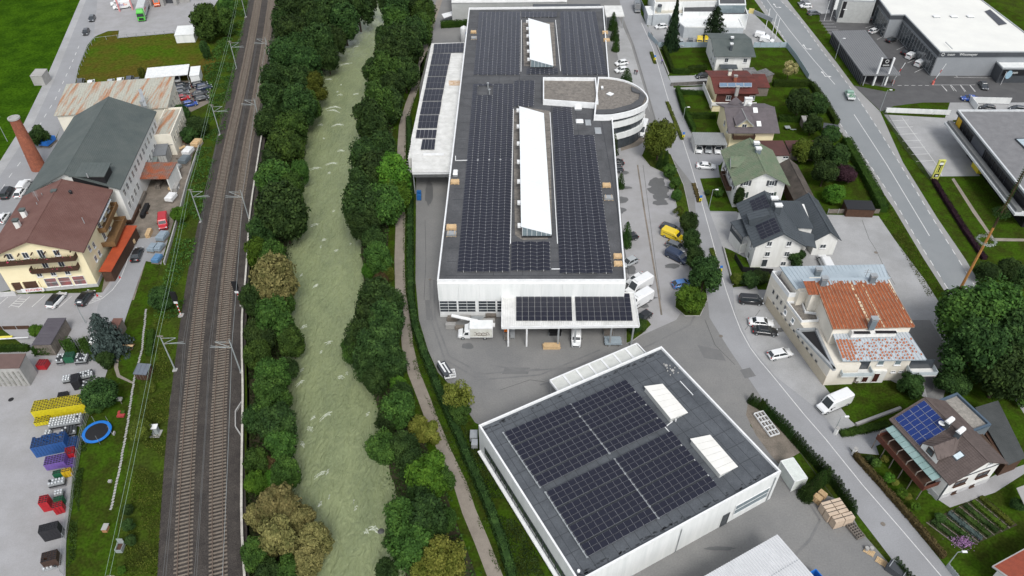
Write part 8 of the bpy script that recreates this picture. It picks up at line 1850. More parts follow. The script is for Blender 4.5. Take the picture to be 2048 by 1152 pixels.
scatter('lower_embankment_weeds','weeds on the grassy slope beside the lower tracks',[(310,640),(362,640),(345,740),(336,850),(326,960),(316,1152),(245,1152),(262,1000),(275,860),(292,760)],7000,.14,.5,'olive')
scatter('path_verge','rough verge along the riverside path',[(868,60),(862,85),(845,150),(820,240),(812,340),(812,560),(822,640),(850,730),(890,830),(940,950),(1000,1090),(1020,1152),(995,1152),(925,960),(865,830),(828,740),(806,600),(806,340),(812,240),(834,174),(854,94)],5000,.12,.35,'mid')
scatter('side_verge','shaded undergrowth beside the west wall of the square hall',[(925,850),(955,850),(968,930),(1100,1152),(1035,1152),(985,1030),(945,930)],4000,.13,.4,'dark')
def bankz(x,y):return-2.0
for nm,lb,A,B,za,zb in (('west_bank_growth','low scrub on the west river bank',BW,RL,-1.6,-3.3),('east_bank_growth','low scrub on the east river bank',RR,BE,-3.3,0)):
 a=resample(A,[330-2*i for i in range(145)]);b=resample(B,[330-2*i for i in range(145)]);mb=MB()
 for i in range(26000):
  j=rnd.randrange(min(len(a),len(b)));t=rnd.random();p=a[j].lerp(b[j],t);p.z=za+(zb-za)*t+rnd.random()**2*1.6+.1;p.y+=rnd.uniform(-1,1);p.x+=rnd.gauss(0,.3);leafq(mb,p,rnd.uniform(.12,.32))
 tag(mb.build(nm,LEAF['dark' if 'west' in nm else 'mid']),lb,'scrub',kind='stuff')
scatter('lawn_edge','rough grass along the fence of the beverage yard',[(135,1152),(140,1060),(150,960),(165,870),(178,870),(165,960),(155,1060),(150,1152)],2500,.12,.5,'mid')
scatter('highway_verge','rough grass verge left of the highway',[(1640,190),(1723,330),(1786,418),(1900,610),(1870,620),(1790,480),(1757,430),(1700,330)],5000,.12,.25,'olive')
vg=[(1852,1045),(1965,990),(2035,1050),(1925,1100)];gq=PP(vg);mb=MB();mb.sheet([(p.x,p.y,.03) for p in gq]);mb.build('vegetable_bed',G_BANK,None,kind='structure')
for i in range(7):
 t=(i+.5)/7;a,b=bil(gq,t,.04),bil(gq,t,.96);hedge(['dark cabbage row','tall green bean row','grey-green leek row','leafy potato row','bushy herb row','bright lettuce row','mixed flower row'][i]+' in the vegetable garden',[a,b],.8,.45,['dark','mid','blue','mid','dark','bright','olive'][i],30,'vegetable_row',.8,px=False)
 mb=MB();a,b=bil(gq,i/7,0),bil(gq,i/7,1);mb.bar(a+Vector((0,0,.08)),b+Vector((0,0,.08)),.12,.1);tag(mb.build('garden_board',WOODG),f'{ordw(i)} weathered edging board of the vegetable garden, from the left','board','garden edging boards')
mb=MB();c=P(1925,1085,.4)
for i in range(500):leafq(mb,c+Vector((rnd.gauss(0,.8),rnd.gauss(0,.45),rnd.random()*.5)),.1)
tag(mb.build('flower_patch',mat('violet_flowers',(.28,.12,.3),.7,(.4,.25,.42),5,.6)),'violet flower patch at the lower edge of the vegetable garden','flowers',kind='stuff')
# =============== CRATES AND KEGS ===============
CC={'yellow':(.62,.52,.02),'blue':(.03,.10,.30),'red':(.45,.02,.03),'purple':(.17,.10,.36),'black':(.03,.03,.035),'green':(.02,.12,.06),'brown':(.06,.035,.025),'amber':(.62,.40,.02)}
CM={};REST=MB();NCR=[0]
def cratemesh(c):
 if c not in CM:
  m=mat('crate_'+c,CC[c],.45,tuple(v*.7 for v in CC[c]),3,.6,fine=.06);mb=MB();mb.use(m);mb.box((0,0,.13),(.40,.30,.26))
  for x in (-.19,.19):mb.box((x,0,.275),(.025,.30,.05))
  for y in (-.1375,.1375):mb.box((0,y,.275),(.355,.025,.05))
  mb.use(BLACK);mb.box((0,0,.2625),(.34,.24,.006));CM[c]=mb
 return CM[c]
CME={}
def block(c,A,B,C,z,lb,nz=4,cat='crate'):
 f=Fr(A,B,C,z);nx=max(1,round(f.L/.43));ny=max(1,round(f.D/.33));rz=math.atan2(f.u.y,f.u.x);mb=cratemesh(c)
 if c not in CME:CME[c]=mb.mesh('crate')
 for i in range(nx):
  for j in range(ny):
   if rnd.random()<.03:continue
   p=f.pt((i+.5)*f.L/nx,(j+.5)*f.D/ny,z-.3);NCR[0]+=1;k0=0 if NCR[0]>298 else 1
   if k0:o=link('crate',CME[c],None,loc=(p.x,p.y,p.z));o.rotation_euler=(0,0,rz+rnd.uniform(-.03,.03));tag(o,'open '+c+' bottle crate '+lb+', '+('front' if j==0 else 'back' if j==ny-1 else 'inner')+' row, '+('left' if i<nx/3 else 'right' if i>=nx*2/3 else 'middle')+' part','crate',c+' crates '+lb)
   for k in range(k0,nz):
    if k and j>0 and 0<i<nx-1 and j<ny-1:continue
    zz=z-.3-.29*k
    if zz<-.02:break
    o_=len(REST.v);co,si=math.cos(rz),math.sin(rz)
    REST.v+=[(p.x+x*co-y*si,p.y+x*si+y*co,zz+w_) for x,y,w_ in mb.v];REST.f+=[tuple(q+o_ for q in ff) for ff in mb.f]
    for q in mb.mi:REST.use(mb.mats[q]);REST.mi.append(REST.cur)
KG=MB();KG.lathe([(.16,0),(.19,.03),(.19,.27),(.16,.3),(.10,.29),(.05,.31)],10);KGM=KG.mesh('keg',mat('keg_steel',(.60,.62,.63),.3,(.48,.5,.51),4,.5,metal=.5),smooth=False);KGB=KG.mesh('keg',mat('dark_keg',(.05,.055,.06),.3,metal=.3))
def kegs(A,B,C,z,lb,dark=0,base='black'):
 f=Fr(A,B,C,z);nx=max(1,round(f.L/.44));ny=max(1,round(f.D/.44));mb=MB()
 for i in range(nx):
  for j in range(ny):
   p=f.pt((i+.5)*f.L/nx,(j+.5)*f.D/ny,z-.31);d=rnd.random()<dark;tag(link('keg',KGB if d else KGM,None,loc=(p.x,p.y,p.z)),('dark' if d else 'shiny steel')+' beer keg '+lb,'keg',('dark' if d else 'steel')+' kegs '+lb)
 k=0;zz=z-.33
 t=thing('keg_rack','rack of stacked crates and pallets carrying the kegs '+lb,'rack',f.pt(f.L/2,f.D/2,0));
 while zz-.3>0:
  mb=MB();a=rnd.uniform(0,.06);f.box(mb,a,f.L-a,.02,f.D-.02,zz-.28,zz);mb.build('layer',(STEEL,BLACK,mat('keg_crate_grey',(.2,.2,.21),.6),WOODG)[k % 4],t);zz-=.31;k+=1
block('yellow',(60,824),(168,808),(166,787),2.5,'on the long yellow stack',9);block('yellow',(66,847),(96,842),(93,830),1.1,'on the low front yellow stack',4)
block('blue',(59,897),(126,883),(126,862),2.6,'on the big blue stack',9);block('blue',(128,893),(150,889),(149,872),1.2,'on the lower blue stack',4)
block('red',(128,911),(147,906),(145,892),1.5,'on the small red stack',4);block('purple',(86,931),(127,923),(121,907),2.0,'on the purple stack',5);block('purple',(128,932),(146,928),(144,915),1.0,'on the low purple stack by the fence',3)
block('green',(104,950),(121,946),(120,938),1.6,'on the green stack',5);block('amber',(121,946),(140,941),(139,934),1.6,'on the amber stack',5);block('red',(75,1008),(93,1004),(95,988),2.4,'on the tall red stack',8);block('red',(103,1018),(123,1012),(122,1001),1.8,'on the second red stack',6);block('green',(105,1002),(124,998),(124,990),1.8,'on the small green stack',5)
block('black',(75,1066),(114,1056),(115,1041),2.6,'on the black stack',9);block('brown',(80,1126),(111,1118),(113,1098),2.0,'on the brown stack',6);block('red',(70,731),(88,731),(88,718),1.3,'on the red pack by the building',4)
block('green',(124,716),(144,714),(143,703),1.9,'on the green crates among the kegs',5);block('black',(140,766),(156,762),(153,746),2.2,'on the black stack between the kegs',7);block('black',(114,793),(133,790),(133,782),.9,'behind the yellow stack',3)
kegs((94,853),(159,842),(156,825),1.4,'on the long silver rack',.02);kegs((120,870),(150,862),(148,848),1.0,'in front of the silver rack',.8);kegs((86,868),(100,866),(99,858),.9,'left of the dark kegs',0)
kegs((122,761),(138,758),(137,748),1.2,'left of the black stack',0);kegs((152,756),(184,748),(182,737),1.3,'right of the black stack',.1);kegs((162,776),(180,772),(178,758),1.1,'below the flowering shrub',.8)
kegs((109,722),(124,720),(123,706),1.5,'left of the green crates',.2);kegs((146,722),(170,720),(168,704),1.3,'right of the green crates',.5);kegs((93,970),(126,963),(126,952),1.4,'behind the tall red stack',.25);kegs((106,990),(123,986),(123,976),1.5,'between the red stacks',.1);kegs((82,1140),(112,1132),(112,1126),.7,'at the bottom of the yard',.5)
tag(REST.build('crate_stacks',None,None),'lower layers of the coloured crate stacks in the beverage yard','crates',kind='stuff')
t=thing('mesh_fence','wire mesh fence between the beverage yard and the lawn','fence',P(160,900));fp_=[(188,800),(172,850),(160,910),(152,960),(143,1020),(133,1080),(128,1152)]
mb=MB()
for a,b in zip(fp_,fp_[1:]):
 A_,B_=P(*a),P(*b)
 for z in (.1,.6,1.1,1.7):mb.bar(A_+Vector((0,0,z)),B_+Vector((0,0,z)),.025,.025)
 for k in range(20):p=A_.lerp(B_,k/20);mb.bar(p,p+Vector((0,0,1.7)),.018,.018)
mb.build('mesh',STEEL,t)
for a in fp_:mb=MB();p=P(*a);mb.tube(p,p+Vector((0,0,1.9)),.05);mb.build('post',STEEL,t)
# =============== GARDEN THINGS ===============
p=P(197,869);t=thing('trampoline','round blue trampoline on the lawn beside the beverage yard','trampoline',p);mb=MB();n=28
for i in range(n):a,b=2*math.pi*i/n,2*math.pi*(i+1)/n;mb.hexa([(r_*math.cos(q),r_*math.sin(q),z) for z in (.72,.78) for r_,q in ((1.8,a),(2.3,a),(2.3,b),(1.8,b))])
link('blue_pad',mb.mesh('blue_pad',mat('blue_pad',(.02,.17,.55),.5)),t);mb=MB();mb.lathe([(1.82,.72),(1.82,.74)],28);link('jumping_mat',mb.mesh('jumping_mat',BLACK),t)
for i in range(6):a=i*math.pi/3;mb=MB();mb.tube((2.3*math.cos(a),2.3*math.sin(a),0),(2.3*math.cos(a),2.3*math.sin(a),2.3),.03);link('pole',mb.mesh('pole',STEEL),t)
mb=MB()
for i in range(3):mb.box((2.7,0,.15+.2*i),(.25+.0*i,.6,.04))
link('ladder',mb.mesh('ladder',CONC),t)
def boxes(name,lb,cat,x,y,parts,rz=0,group=None,z=0):
 t=thing(name,lb,cat,P(x,y,z),rz,group)
 for nm,m,L in parts:
  mb=MB()
  for c,d in L:mb.box(c,d)
  link(nm,mb.mesh(nm,m),t)
 return t
boxes('garden_table','narrow wooden table with benches on the lawn','table',257,697,[('table_top',WOOD,[((0,0,.72),(2.2,.5,.06))]),('leg',WOODG,[((-.8,0,.35),(.1,.4,.7)),((.8,0,.35),(.1,.4,.7))]),('bench_seat',WOODD,[((0,-.65,.42),(2.2,.25,.05)),((0,.65,.42),(2.2,.25,.05))])])
boxes('garden_toy','red garden play seat beside the lawn path','play seat',243,833,[('seat',mat('faded_red',(.35,.05,.05),.7),[((0,0,.3),(1.2,.7,.3)),((-.4,.5,.4),(.4,.5,.5))]),('planter',LEAF['mid'],[((.2,.5,.5),(.6,.5,.4))])])
boxes('bird_house','small pale bird house on a post above the lawn','bird house',244,808,[('post',WOODG,[((0,0,.6),(.1,.1,1.2))]),('house',CONC,[((0,0,1.35),(.9,.6,.35))])])
boxes('dog_kennel','small brown and white kennel on the lower lawn','kennel',213,1060,[('body',mat('terracotta',(.4,.2,.1),.8),[((0,0,.35),(.7,.9,.7))]),('roof',CONC,[((0,.1,.75),(.8,1.1,.08))])])
boxes('compost_box','grey compost box with its lid standing open','box',242,1098,[('side',GALV,[((-.45,0,.4),(.06,1.2,.8)),((.45,0,.4),(.06,1.2,.8)),((0,-.6,.4),(.9,.06,.8)),((0,.6,.4),(.9,.06,.8))]),('lid',GALV,[((0,.68,1.2),(.9,.06,.9))]),('compost',WOODD,[((0,0,.45),(.8,1.1,.1))])])
boxes('stone','grey stone block on the lawn','stone',221,964,[('block',CONC,[((0,0,.2),(.5,.4,.4))])])
boxes('timber_balk','long white balk with a yellow cloth in the small garden','balk',24,682,[('balk',ALU,[((0,0,.7),(6.5,.2,.15))]),('cloth',mat('yellow_cloth',(.7,.62,.1),.8),[((-1.2,.5,.6),(2.6,.5,.2))])],.08)
boxes('patio_table','round grey garden table on the lawn behind the cream house','table',1574,259,[('table_top',GALV,[((0,0,.72),(1.4,1.4,.06)),((1.4,-.6,.4),(1.6,.3,.06))]),('leg',STEEL,[((0,0,.35),(.12,.12,.7)),((1.4,-.6,.2),(.1,.2,.4))])])
def stepping(label,pts,n):
 q=along(pts,.55)
 mb=MB()
 for p in q:mb.box((p.x+rnd.uniform(-.06,.06),p.y,.035),(.34,.46,.05),rnd.uniform(-.2,.2))
 tag(mb.build('path_slabs',CONC),label,'path',kind='stuff')
stepping('narrow path of concrete slabs down the long lawn',[(292,620),(284,700),(268,760),(255,850),(243,920),(222,1020)],60)
# =============== STUFF AROUND THE HALLS ===============
r9=random.Random(9)
def bundle(lb,x,y,L,n,rows,m,rz=0,name='pipe_stack',cat='stack',s=.12,bz=0,group=None):
 t=thing(name,lb,cat,P(x,y),rz,group)
 for k in range(rows):
  for i in range(n):mb=MB();mb.box((r9.uniform(-.1,.1),(i-n/2)*s*1.15,.12+bz+k*s*1.3),(L*r9.uniform(.9,1),s,s));link('piece',mb.mesh('piece',m),t)
 mb=MB();mb.box((-L*.3,0,.04),(.12,n*s*1.2,.08));mb.box((L*.3,0,.04),(.12,n*s*1.2,.08));link('bearer',mb.mesh('bearer',WOODG),t)
G1='stacks of building material before the long hall'
for i,(x,y,L,n,rw,m,lb) in enumerate([(902,655,1.9,6,7,CONC,'grey stack of slabs at the left end before the hall'),(905,640,2.0,6,6,WOODG,'weathered stack of boards behind the slabs'),(930,640,2.2,6,7,CONC,'grey slab stack under the white profile'),(920,658,1.8,6,5,WOODG,'small grey stack left of the box truck'),(955,642,2.4,7,6,STEEL,'metal profile stack behind the truck box'),(978,648,2.4,6,8,CONC,'tall slab stack right of the truck'),(982,636,2.0,6,7,WOODG,'weathered stack beside the canopy')]):bundle(lb,x,y,L,n,rw,m,.05*(i % 3-1),group=G1)
mb=MB();a,b=P(903,631,3.0),P(955,642,2.6);mb.bar(a,b,.6,.2);tag(mb.build('white_profile',ALU),'long white metal profile lying across the slab stacks','profile');mb=MB();mb.bar(P(937,650,2.4),P(990,650,2.4),.8,.35);tag(mb.build('white_profile',ALU),'long white cladding pack lying behind the box truck','profile')
bundle('fresh yellow timber stack in front of the canopy',1103,694,3.2,5,3,WOOD,0,'timber_stack',s=.2);bundle('corrugated sheet pack on blocks at the right end of the canopy',1225,686,3.2,9,2,mat('blue_grey_sheets',(.32,.38,.42),.4),0,'sheet_stack',s=.18,bz=.5)
for x,y,s,h,m,lb in ((1013,662,(1.0,1.0),1.6,ORANGE,'bright orange machine case under the left end of the canopy'),(1025,672,(.8,1.6),1.8,STEEL,'steel rack beside the orange machine'),(1013,678,(.9,.9),1.0,WOODG,'crate in front of the orange machine'),(1216,668,(1.8,1),1.2,WOODG,'brown crate under the right part of the canopy'),(1110,668,(2.4,1.2),1.0,BLACK,'dark tool bench deep under the canopy')):
 boxes('yard_equipment',lb,'equipment',x,y,[('body',m,[((0,0,h*.55),(s[0],s[1],h*.8))]),('frame',STEEL,[((sx*s[0]/2,sy*s[1]/2,h/2),(.08,.08,h)) for sx in (-1,1) for sy in (-1,1)])])
for x,y,L,n,m,lb in ((268,432,7,6,WOODD,'dark timber stack along the brewery wall, lower'),(281,405,7,5,WOODG,'grey timber stack along the brewery wall, upper'),(290,425,5,4,BLACK,'dark metal beams on the brewery yard floor'),(318,372,3,5,WOODG,'weathered boards under the rust-red shed edge'),(352,378,3,5,CONC,'pale slabs beside the brewery yard wall'),(298,470,2.5,4,WOOD,'short fresh boards by the orange-red lean-to')):bundle(lb,x,y,L,n,4,m,1.67,'timber_stack',s=.2,group='timber stacks in the brewery yard')
def ladderframe(lb,A,B,C,z,nb,m=ALU,group=None,layers=2):
 f=Fr(A,B,C,z);t=thing('ladder_stack',lb,'frame',f.pt(f.L/2,f.D/2,0),0,group)
 for k in range(layers):
  zz=z-.25*k
  for i in range(4):mb=MB();b=f.D*i/3;mb.bar(f.pt(0,b,zz),f.pt(f.L,b,zz),.1,.1);mb.build('rail',m,t)
  for i in range(nb+1):mb=MB();a=f.L*i/nb;mb.bar(f.pt(a,0,zz+.08),f.pt(a,f.D,zz+.08),.09,.06);mb.build('rung',m,t)
ladderframe('white ladder-like frames lying on the gravel island',(1508,827),(1541,872),(1560,867),.6,5);ladderframe('lattice of pale bars beside the wrapped boxes',(1690,1046),(1716,1078),(1731,1073),.5,7,WOODG);ladderframe('white window frame leaning at the works yard edge',(890,756),(912,752),(908,738),1.0,2)
fx_=Fr((1670,1047),(1641,1004),(1677,989),2.0);BOXM=mat('pale_boards_pack',(.52,.42,.32),.8,(.42,.33,.25),.8,.6,fine=.1)
for i in range(3):
 for j in range(2):
  k='nearest' if i==0 else ('middle' if i==1 else 'furthest');L,D=fx_.L/3,fx_.D/2;c=fx_.pt((i+.5)*L,(j+.5)*D+(0 if i else .25),0)
  t=thing('board_pack',f'{k} {"left" if j == 0 else "right"} pack of pale boards tied with dark strap beside the thuja hedge','pack',c,math.atan2(fx_.u.y,fx_.u.x),'packs of pale boards')
  for q in range(5):mb=MB();mb.box((0,0,.28+q*.36),(L-.14,D-.12,.34));link('board_layer',mb.mesh('board_layer',BOXM),t)
  mb=MB();mb.box((0,0,1.95),(.08,D-.1,.03));link('strap',mb.mesh('strap',BLACK),t);mb=MB();mb.box((0,0,.05),(L-.2,D-.2,.1));link('pallet',mb.mesh('pallet',WOODG),t)
for k,(x,y,h) in enumerate(((1632,1003,9),(1643,992,6))):
 t=thing('pallet_stack',('taller' if k==0 else 'lower')+' stack of used wooden pallets beside the board packs','pallet stack',P(x,y),-.9,'used pallets')
 for q in range(h):o=link('pallet',PALM,t,loc=(rnd.uniform(-.05,.05),0,q*.15))
for lb,x,y in (('wooden pallet with two round tubs at the yard edge',1738,1104),('empty wooden pallet at the yard edge',1762,1124)):
 t=thing('pallet',lb,'pallet',P(x,y),-.7,'pallets at the yard edge');o=link('pallet_deck',PALM,t);o.scale=(1.2,1.2,1)
 if 'tubs' in lb:
  for s in (-.3,.35):tag(link('tub',(lambda q:(q.lathe([(.28,0),(.3,.5),(.27,.5)],14),q.mesh('tub',CONC))[1])(MB()),None,loc=(t.location.x+s,t.location.y+.3,.16)),'round pale tub on the pallet at the yard edge','tub','round tubs')
boxes('machine','dark machine with metal frame at the bottom edge by the street','machine',1790,1146,[('body',DARKM,[((0,0,.7),(2.6,1.4,1.2))]),('frame',STEEL,[((-1,0,1.5),(.1,1.4,.1)),((1,0,1.5),(.1,1.4,.1)),((0,.7,1.5),(2,.1,.1))])],-.8)
boxes('skip','dark skip with metal scrap at the edge of the works yard','skip',890,745,[('body',DARKM,[((0,0,.6),(1.6,3.4,1.1))]),('scrap',ALU,[((-.3,.5,1.3),(.3,3.0,.1)),((.3,-.2,1.25),(.25,2.6,.12)),((0,1.0,1.4),(1.0,.2,.1))])],.5)
boxes('roof_access_unit','metal cooling units beside the left corner of the square hall','cooling unit',948,880,[('unit',STEEL,[((0,0,1.2),(1.2,1.6,1.0)),((.2,-1.6,1.2),(1.0,1.2,.9))]),('stand',STEEL,[((-.5,0,.4),(.08,.08,.8)),((.5,0,.4),(.08,.08,.8)),((0,-2,.4),(.08,.08,.8))])])
mb=MB()
for k in range(2):x0_=P(836,392+k*8);mb.box((x0_.x+.3,x0_.y,.8),(1.0,.7,1.3))
t=thing('waste_bin','blue waste bins at the mouth of the covered lane','bin',P(837,398));mb.build('body',mat('blue_bin',(.02,.12,.35),.5),t)
for lb,x,y,m,s in (('trailer with blue tarpaulin at the lawn corner',316,522,mat('blue_tarp',(.10,.22,.38),.6),1.0),('covered silver-blue bundle beside the lane, upper',327,478,mat('silver_blue_tarp',(.25,.31,.36),.5),1.2),('covered silver-blue bundle beside the lane, lower left',307,500,mat('silver_blue_tarp',(.25,.31,.36)),1.0),('covered silver-blue bundle beside the lane, lower right',320,499,mat('silver_blue_tarp',(.25,.31,.36)),1.0),('stack of white sheets beside the brewery yard wall',344,400,ALU,1.2),('pale board heap at the top of the brewery yard',395,292,WOOD,1.3),('white sheet heap leaning in the brewery yard',378,308,ALU,1.3),('blue-grey machine cover in the brewery yard',371,325,mat('blue_grey_sheet',(.15,.18,.2)),1.3),('grey metal parts beside the rust-red shed',355,340,STEEL,1.0),('yellow timber under the orange-red roof',258,495,WOOD,1.3),('blue containers beside the brewery chimney',98,289,BLUE,1.6)):
 boxes('covered_stack',lb,'stack',x,y,[('cover',m,[((0,0,.75*s),(1.5*s,2.2*s,.7*s)),((.1,.2,1.15*s),(1.1*s,1.5*s,.2))]),('base',WOODG,[((0,0,.2),(1.6*s,2.3*s,.2))])],-.15,'stacks and bundles by the brewery')
for k in range(26):
 x,y=[(360,315),(350,352),(372,290),(345,375),(285,420),(275,400),(318,300)][k % 7];mb=MB();p=P(x+r9.uniform(-9,9),y+r9.uniform(-9,9));mb.box((p.x,p.y,.25),(r9.uniform(.5,2.6),r9.uniform(.2,.7),r9.uniform(.2,.6)),r9.uniform(0,3));tag(mb.build('scrap_piece',r9.choice([WOODG,STEEL,WOODD,ALU,WOOD])),'loose board or metal piece lying in the brewery yard','scrap','loose material in the brewery yard')
mb=MB();w9=PP([(402,288),(388,330),(375,370),(362,420),(345,480),(330,530)]);t=thing('yard_wall','low concrete wall between the brewery yard and the embankment','wall',w9[2])
for a,b in zip(w9,w9[1:]):mb=MB();quadwall(mb,a,b,0,.9,.25);mb.build('wall_section',CONC,t)
# =============== STREET FURNITURE ===============
def fence(lb,pts,h,m,wd=2.0,t_=.06,group=None):
 t=thing('panel_fence',lb,'fence',P(*pts[0]),0,group);q=PP(pts)
 for a,b in zip(q,q[1:]):
  n=max(1,round((b-a).length/wd))
  for i in range(n):mb=MB();quadwall(mb,a.lerp(b,(i+.03)/n),a.lerp(b,(i+.97)/n),.05,h,t_);mb.build('panel',m,t);mb=MB();p=a.lerp(b,i/n);mb.box((p.x,p.y,h/2+.05),(.1,.1,h+.1));mb.build('post',STEEL,t)
PBF=mat('pale_blue_panel',(.33,.40,.44),.5,(.28,.35,.39),.6,.5)
fence('pale blue-grey panel fence behind the first garden',[(1316,95),(1422,94)],1.7,PBF);fence('pale blue-grey panel fence along the highway garden',[(1506,95),(1572,95),(1590,118),(1616,159)],1.7,PBF);fence('pale panel fence along the street before the workshop',[(1296,72),(1318,96)],1.5,PBF);fence('pale blue-grey wall screen along the white street block',[(1277,4),(1296,44)],2.2,PBF)
fence('dark timber fence along the hotel garden',[(-20,660),(62,658)],.9,WOODD,2.4);fence('dark wooden fence behind the bright bush',[(1655,427),(1758,427)],1.2,WOODG,2.2);fence('grey picket fence at the bottom of the street',[(1893,1136),(1925,1175)],1.1,GALV,.5)
t=thing('wire_fence','low wire fence round the dry meadow','fence',P(180,120));mb=MB();q=PP([(390,63),(348,67),(236,77),(190,82),(178,100),(160,140),(152,168)])
for a,b in zip(q,q[1:]):
 n=max(1,round((b-a).length/3))
 for i in range(n):p=a.lerp(b,i/n);mb.box((p.x,p.y,.6),(.12,.12,1.2))
 mb.bar(a+Vector((0,0,1.1)),b+Vector((0,0,1.1)),.06,.06)
mb.build('post',STEEL,t)
t=thing('mesh_fence','dark mesh fence along the office yard and highway verge','fence',P(1800,300));mb=MB();q=PP([(1765,226),(1800,285),(1845,345),(1860,362)])
for a,b in zip(q,q[1:]):
 n=max(1,round((b-a).length/.35))
 for i in range(n):p=a.lerp(b,i/n);mb.box((p.x,p.y,.7),(.04,.04,1.4))
 mb.bar(a+Vector((0,0,1.4)),b+Vector((0,0,1.4)),.06,.06)
mb.build('mesh',DARKM,t)
def wall(lb,pts,h,m,t_=.25,cap=None):
 t=thing('garden_wall',lb,'wall',P(*pts[0]));q=PP(pts)
 for a,b in zip(q,q[1:]):mb=MB();quadwall(mb,a,b,0,h,t_);mb.build('wall_section',m,t)
wall('low concrete wall along the small lawn of the cream building',[(1711,851),(1800,818)],.5,CONC,.5);wall('stone wall beside the first drive',[(1341,172),(1412,168)],1.0,mat('rubble_stone',(.17,.16,.15),.9,(.1,.095,.09),2,.9,bump=.5));wall('white-topped kerb wall along the street gardens, upper',[(1303,66),(1337,150)],.5,CONC);wall('kerb wall along the street gardens, lower',[(1351,182),(1384,262)],.5,CONC);wall('low wall with planting before the large white house',[(1446,496),(1466,570)],.5,CONC)
for x,y in ((1670,868),(1706,909)):boxes('gate_pillar','white gate pillar at the drive of the brown-roofed house, '+('upper' if y<880 else 'lower')+' one','pillar',x,y,[('pillar',WHITE2,[((0,0,.8),(.45,.45,1.6))]),('cap',CONC,[((0,0,1.64),(.55,.55,.08))])],.6,'white gate pillars')
def lamp(lb,x,y,h,dx=.9,dy=0):
 t=thing('street_lamp',lb,'street lamp',P(x,y),0,'street lamps');mb=MB();mb.tube((0,0,0),(0,0,h),.08,8,.05);mb.tube((0,0,h),(dx,dy,h+.1),.04);link('pole',mb.mesh('pole',GALV),t);mb=MB();mb.box((dx,dy,h+.1),(.7,.3,.12));link('lamp_head',mb.mesh('lamp_head',ALU),t)
for x,y,h,lb in ((1365.5,243,4.2,'street lamp in the second garden hedge'),(1418,416,5,'street lamp on the front lawn of the green-roofed house'),(1668,864,4,'street lamp at the white gate pillar'),(1670,118,6.5,'lamp beside the grey display canopy'),(1759,224,6.5,'lamp at the dealership road junction'),(1892,1134,4.2,'lamp at the bottom end of the street'),(172,647,5.5,'lamp in the hotel car park'),(15,283,7,'lamp beside the west road')):lamp(lb,x,y,h)
for x,y,lb in ((1309,122,'uppermost'),(1366,277,'second'),(1400,404,'third'),(1440,545,'lowest')):
 boxes('traffic_island_sign',lb+' blue and yellow traffic sign in the planted street strip','traffic sign',x,y,[('post',STEEL,[((0,0,.9),(.07,.07,1.8))]),('yellow_board',YELLOW,[((0,-.05,.7),(.6,.06,.7))]),('blue_disc',BLUE,[((0,-.05,1.6),(.55,.05,.55))]),('black_arrow',BLACK,[((0,-.09,.7),(.18,.03,.45))])],0,'blue and yellow signs in the street')
for x,y,h,m,lb in ((195,592,.5,RED,'red cone at the hotel wall corner, left one'),(240,556,.5,RED,'red cone beside the curved white line'),(1045,1,.5,RED,'')):
 if lb:t=thing('traffic_cone',lb,'cone',P(x,y),0,'red cones');mb=MB();mb.lathe([(.22,0),(.2,.05),(.04,.6)],10);link('cone_body',mb.mesh('cone_body',m),t)
for i,x in enumerate((1648,1660)):t=thing('flag','tall leaning banner flag at the dealership lot, '+('left' if i==0 else 'right')+' one','flag',P(x,42),0,'dealership flags');mb=MB();mb.tube((0,0,0),(0,0,7.5),.06);link('pole',mb.mesh('pole',ALU),t);mb=MB();mb.box((.6,0,5.6),(1.0,.03,3.4));link('flag_cloth',mb.mesh('flag_cloth',WHITE if i else DARKM),t)
for i,(x,y) in enumerate(((762,1064),(722,330),(612,340))):
 p=P(x,y,WZ);bm=bmesh.new();bmesh.ops.create_icosphere(bm,subdivisions=2,radius=.6)
 for v in bm.verts:v.co*=1+.25*mnoise.noise(v.co*1.3+Vector((i,0,0)));v.co.z*=.6
 me=bpy.data.meshes.new('boulder');bm.to_mesh(me);bm.free();me.materials.append(mat('wet_stone',(.06,.06,.058),.5,(.10,.10,.095),2,.6));tag(link('boulder',me,None,loc=(p.x,p.y,WZ)),['dark boulder near the bottom of the river','boulder by the east shore under the trees','boulder by the west shore at mid length'][i],'boulder','boulders in the river')
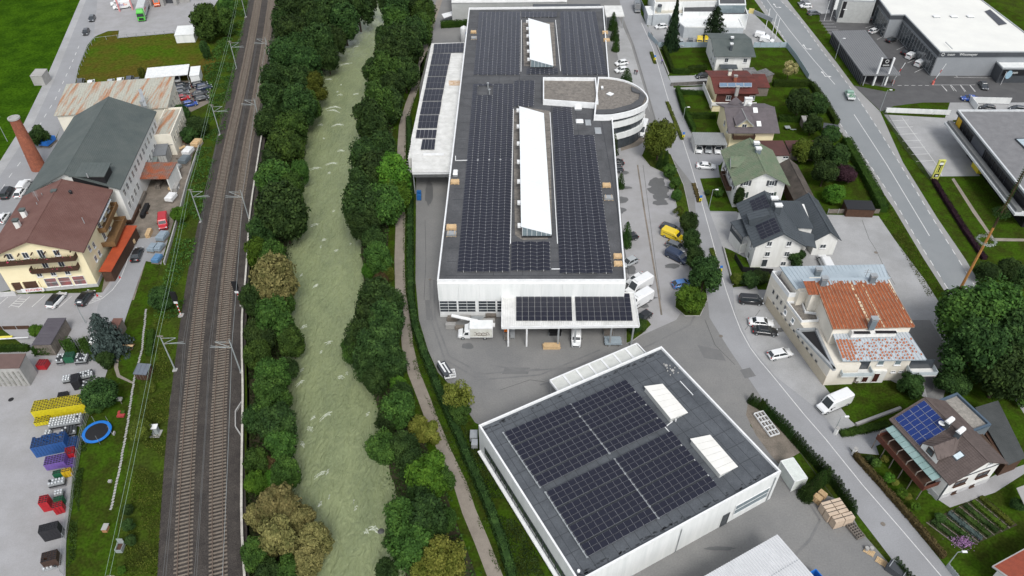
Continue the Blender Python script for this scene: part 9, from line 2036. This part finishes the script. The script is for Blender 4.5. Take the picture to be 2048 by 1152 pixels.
def person(lb,x,y,top,legs,rz,stride=.18,bike=False):
 t=thing('person',lb,'person',P(x,y),rz,'people on the car park');V_=[(0,0,.95),(0,0,1.2),(0,0,1.42),(0,0,1.53),(0.02,0,1.66),(0,.2,1.40),(.06,.27,1.12),(.18,.26,.92),(0,-.2,1.40),(-.06,-.27,1.12),(.05,-.27,.88),(0,.10,.9),(stride*.6,.11,.5),(stride,.11,.07),(stride+.16,.12,.04),(0,-.10,.9),(-stride*.3,-.11,.5),(-stride,-.11,.08),(-stride+.16,-.12,.04)]
 E_=[(0,1),(1,2),(2,3),(3,4),(2,5),(5,6),(6,7),(2,8),(8,9),(9,10),(0,11),(11,12),(12,13),(13,14),(0,15),(15,16),(16,17),(17,18)];RR_=[.15,.14,.16,.06,.11,.07,.05,.04,.07,.05,.04,.1,.07,.05,.045,.1,.07,.05,.045]
 me=bpy.data.meshes.new('body');me.from_pydata(V_,E_,[]);o=link('body',me,t);md=o.modifiers.new('skin','SKIN')
 for i,r_ in enumerate(RR_):me.skin_vertices[0].data[i].radius=(r_,r_)
 me.skin_vertices[0].data[0].use_root=True;s=o.modifiers.new('sub','SUBSURF');s.levels=s.render_levels=1
 m=bpy.data.materials.new('clothes');m.use_nodes=True;nt_=m.node_tree;b=nt_.nodes['Principled BSDF'];tc=nt_.nodes.new('ShaderNodeTexCoord');sx=nt_.nodes.new('ShaderNodeSeparateXYZ');nt_.links.new(tc.outputs['Object'],sx.inputs[0]);cr=nt_.nodes.new('ShaderNodeValToRGB');cr.color_ramp.interpolation='CONSTANT';e=cr.color_ramp.elements;e[0].color=(*legs,1);e[1].position=.5;e[1].color=(*top,1);q=e.new(.765);q.color=(.5,.33,.25,1);q=e.new(.835);q.color=(.05,.03,.02,1)
 mt=nt_.nodes.new('ShaderNodeMath');mt.operation='DIVIDE';mt.inputs[1].default_value=2;nt_.links.new(sx.outputs[2],mt.inputs[0]);nt_.links.new(mt.outputs[0],cr.inputs[0]);nt_.links.new(cr.outputs[0],b.inputs['Base Color']);me.materials.append(m)
try:
 person('person in black walking on the north car park, left one',1269,149,(.02,.02,.025),(.03,.03,.04),1.4);person('person in dark red top walking on the north car park, right one',1273,150,(.12,.02,.03),(.02,.02,.03),1.5,-.15);person('person in violet top walking by the hedge of the first garden',1323,128,(.16,.12,.3),(.03,.03,.05),1.2)
except Exception as ex:print('person',ex)
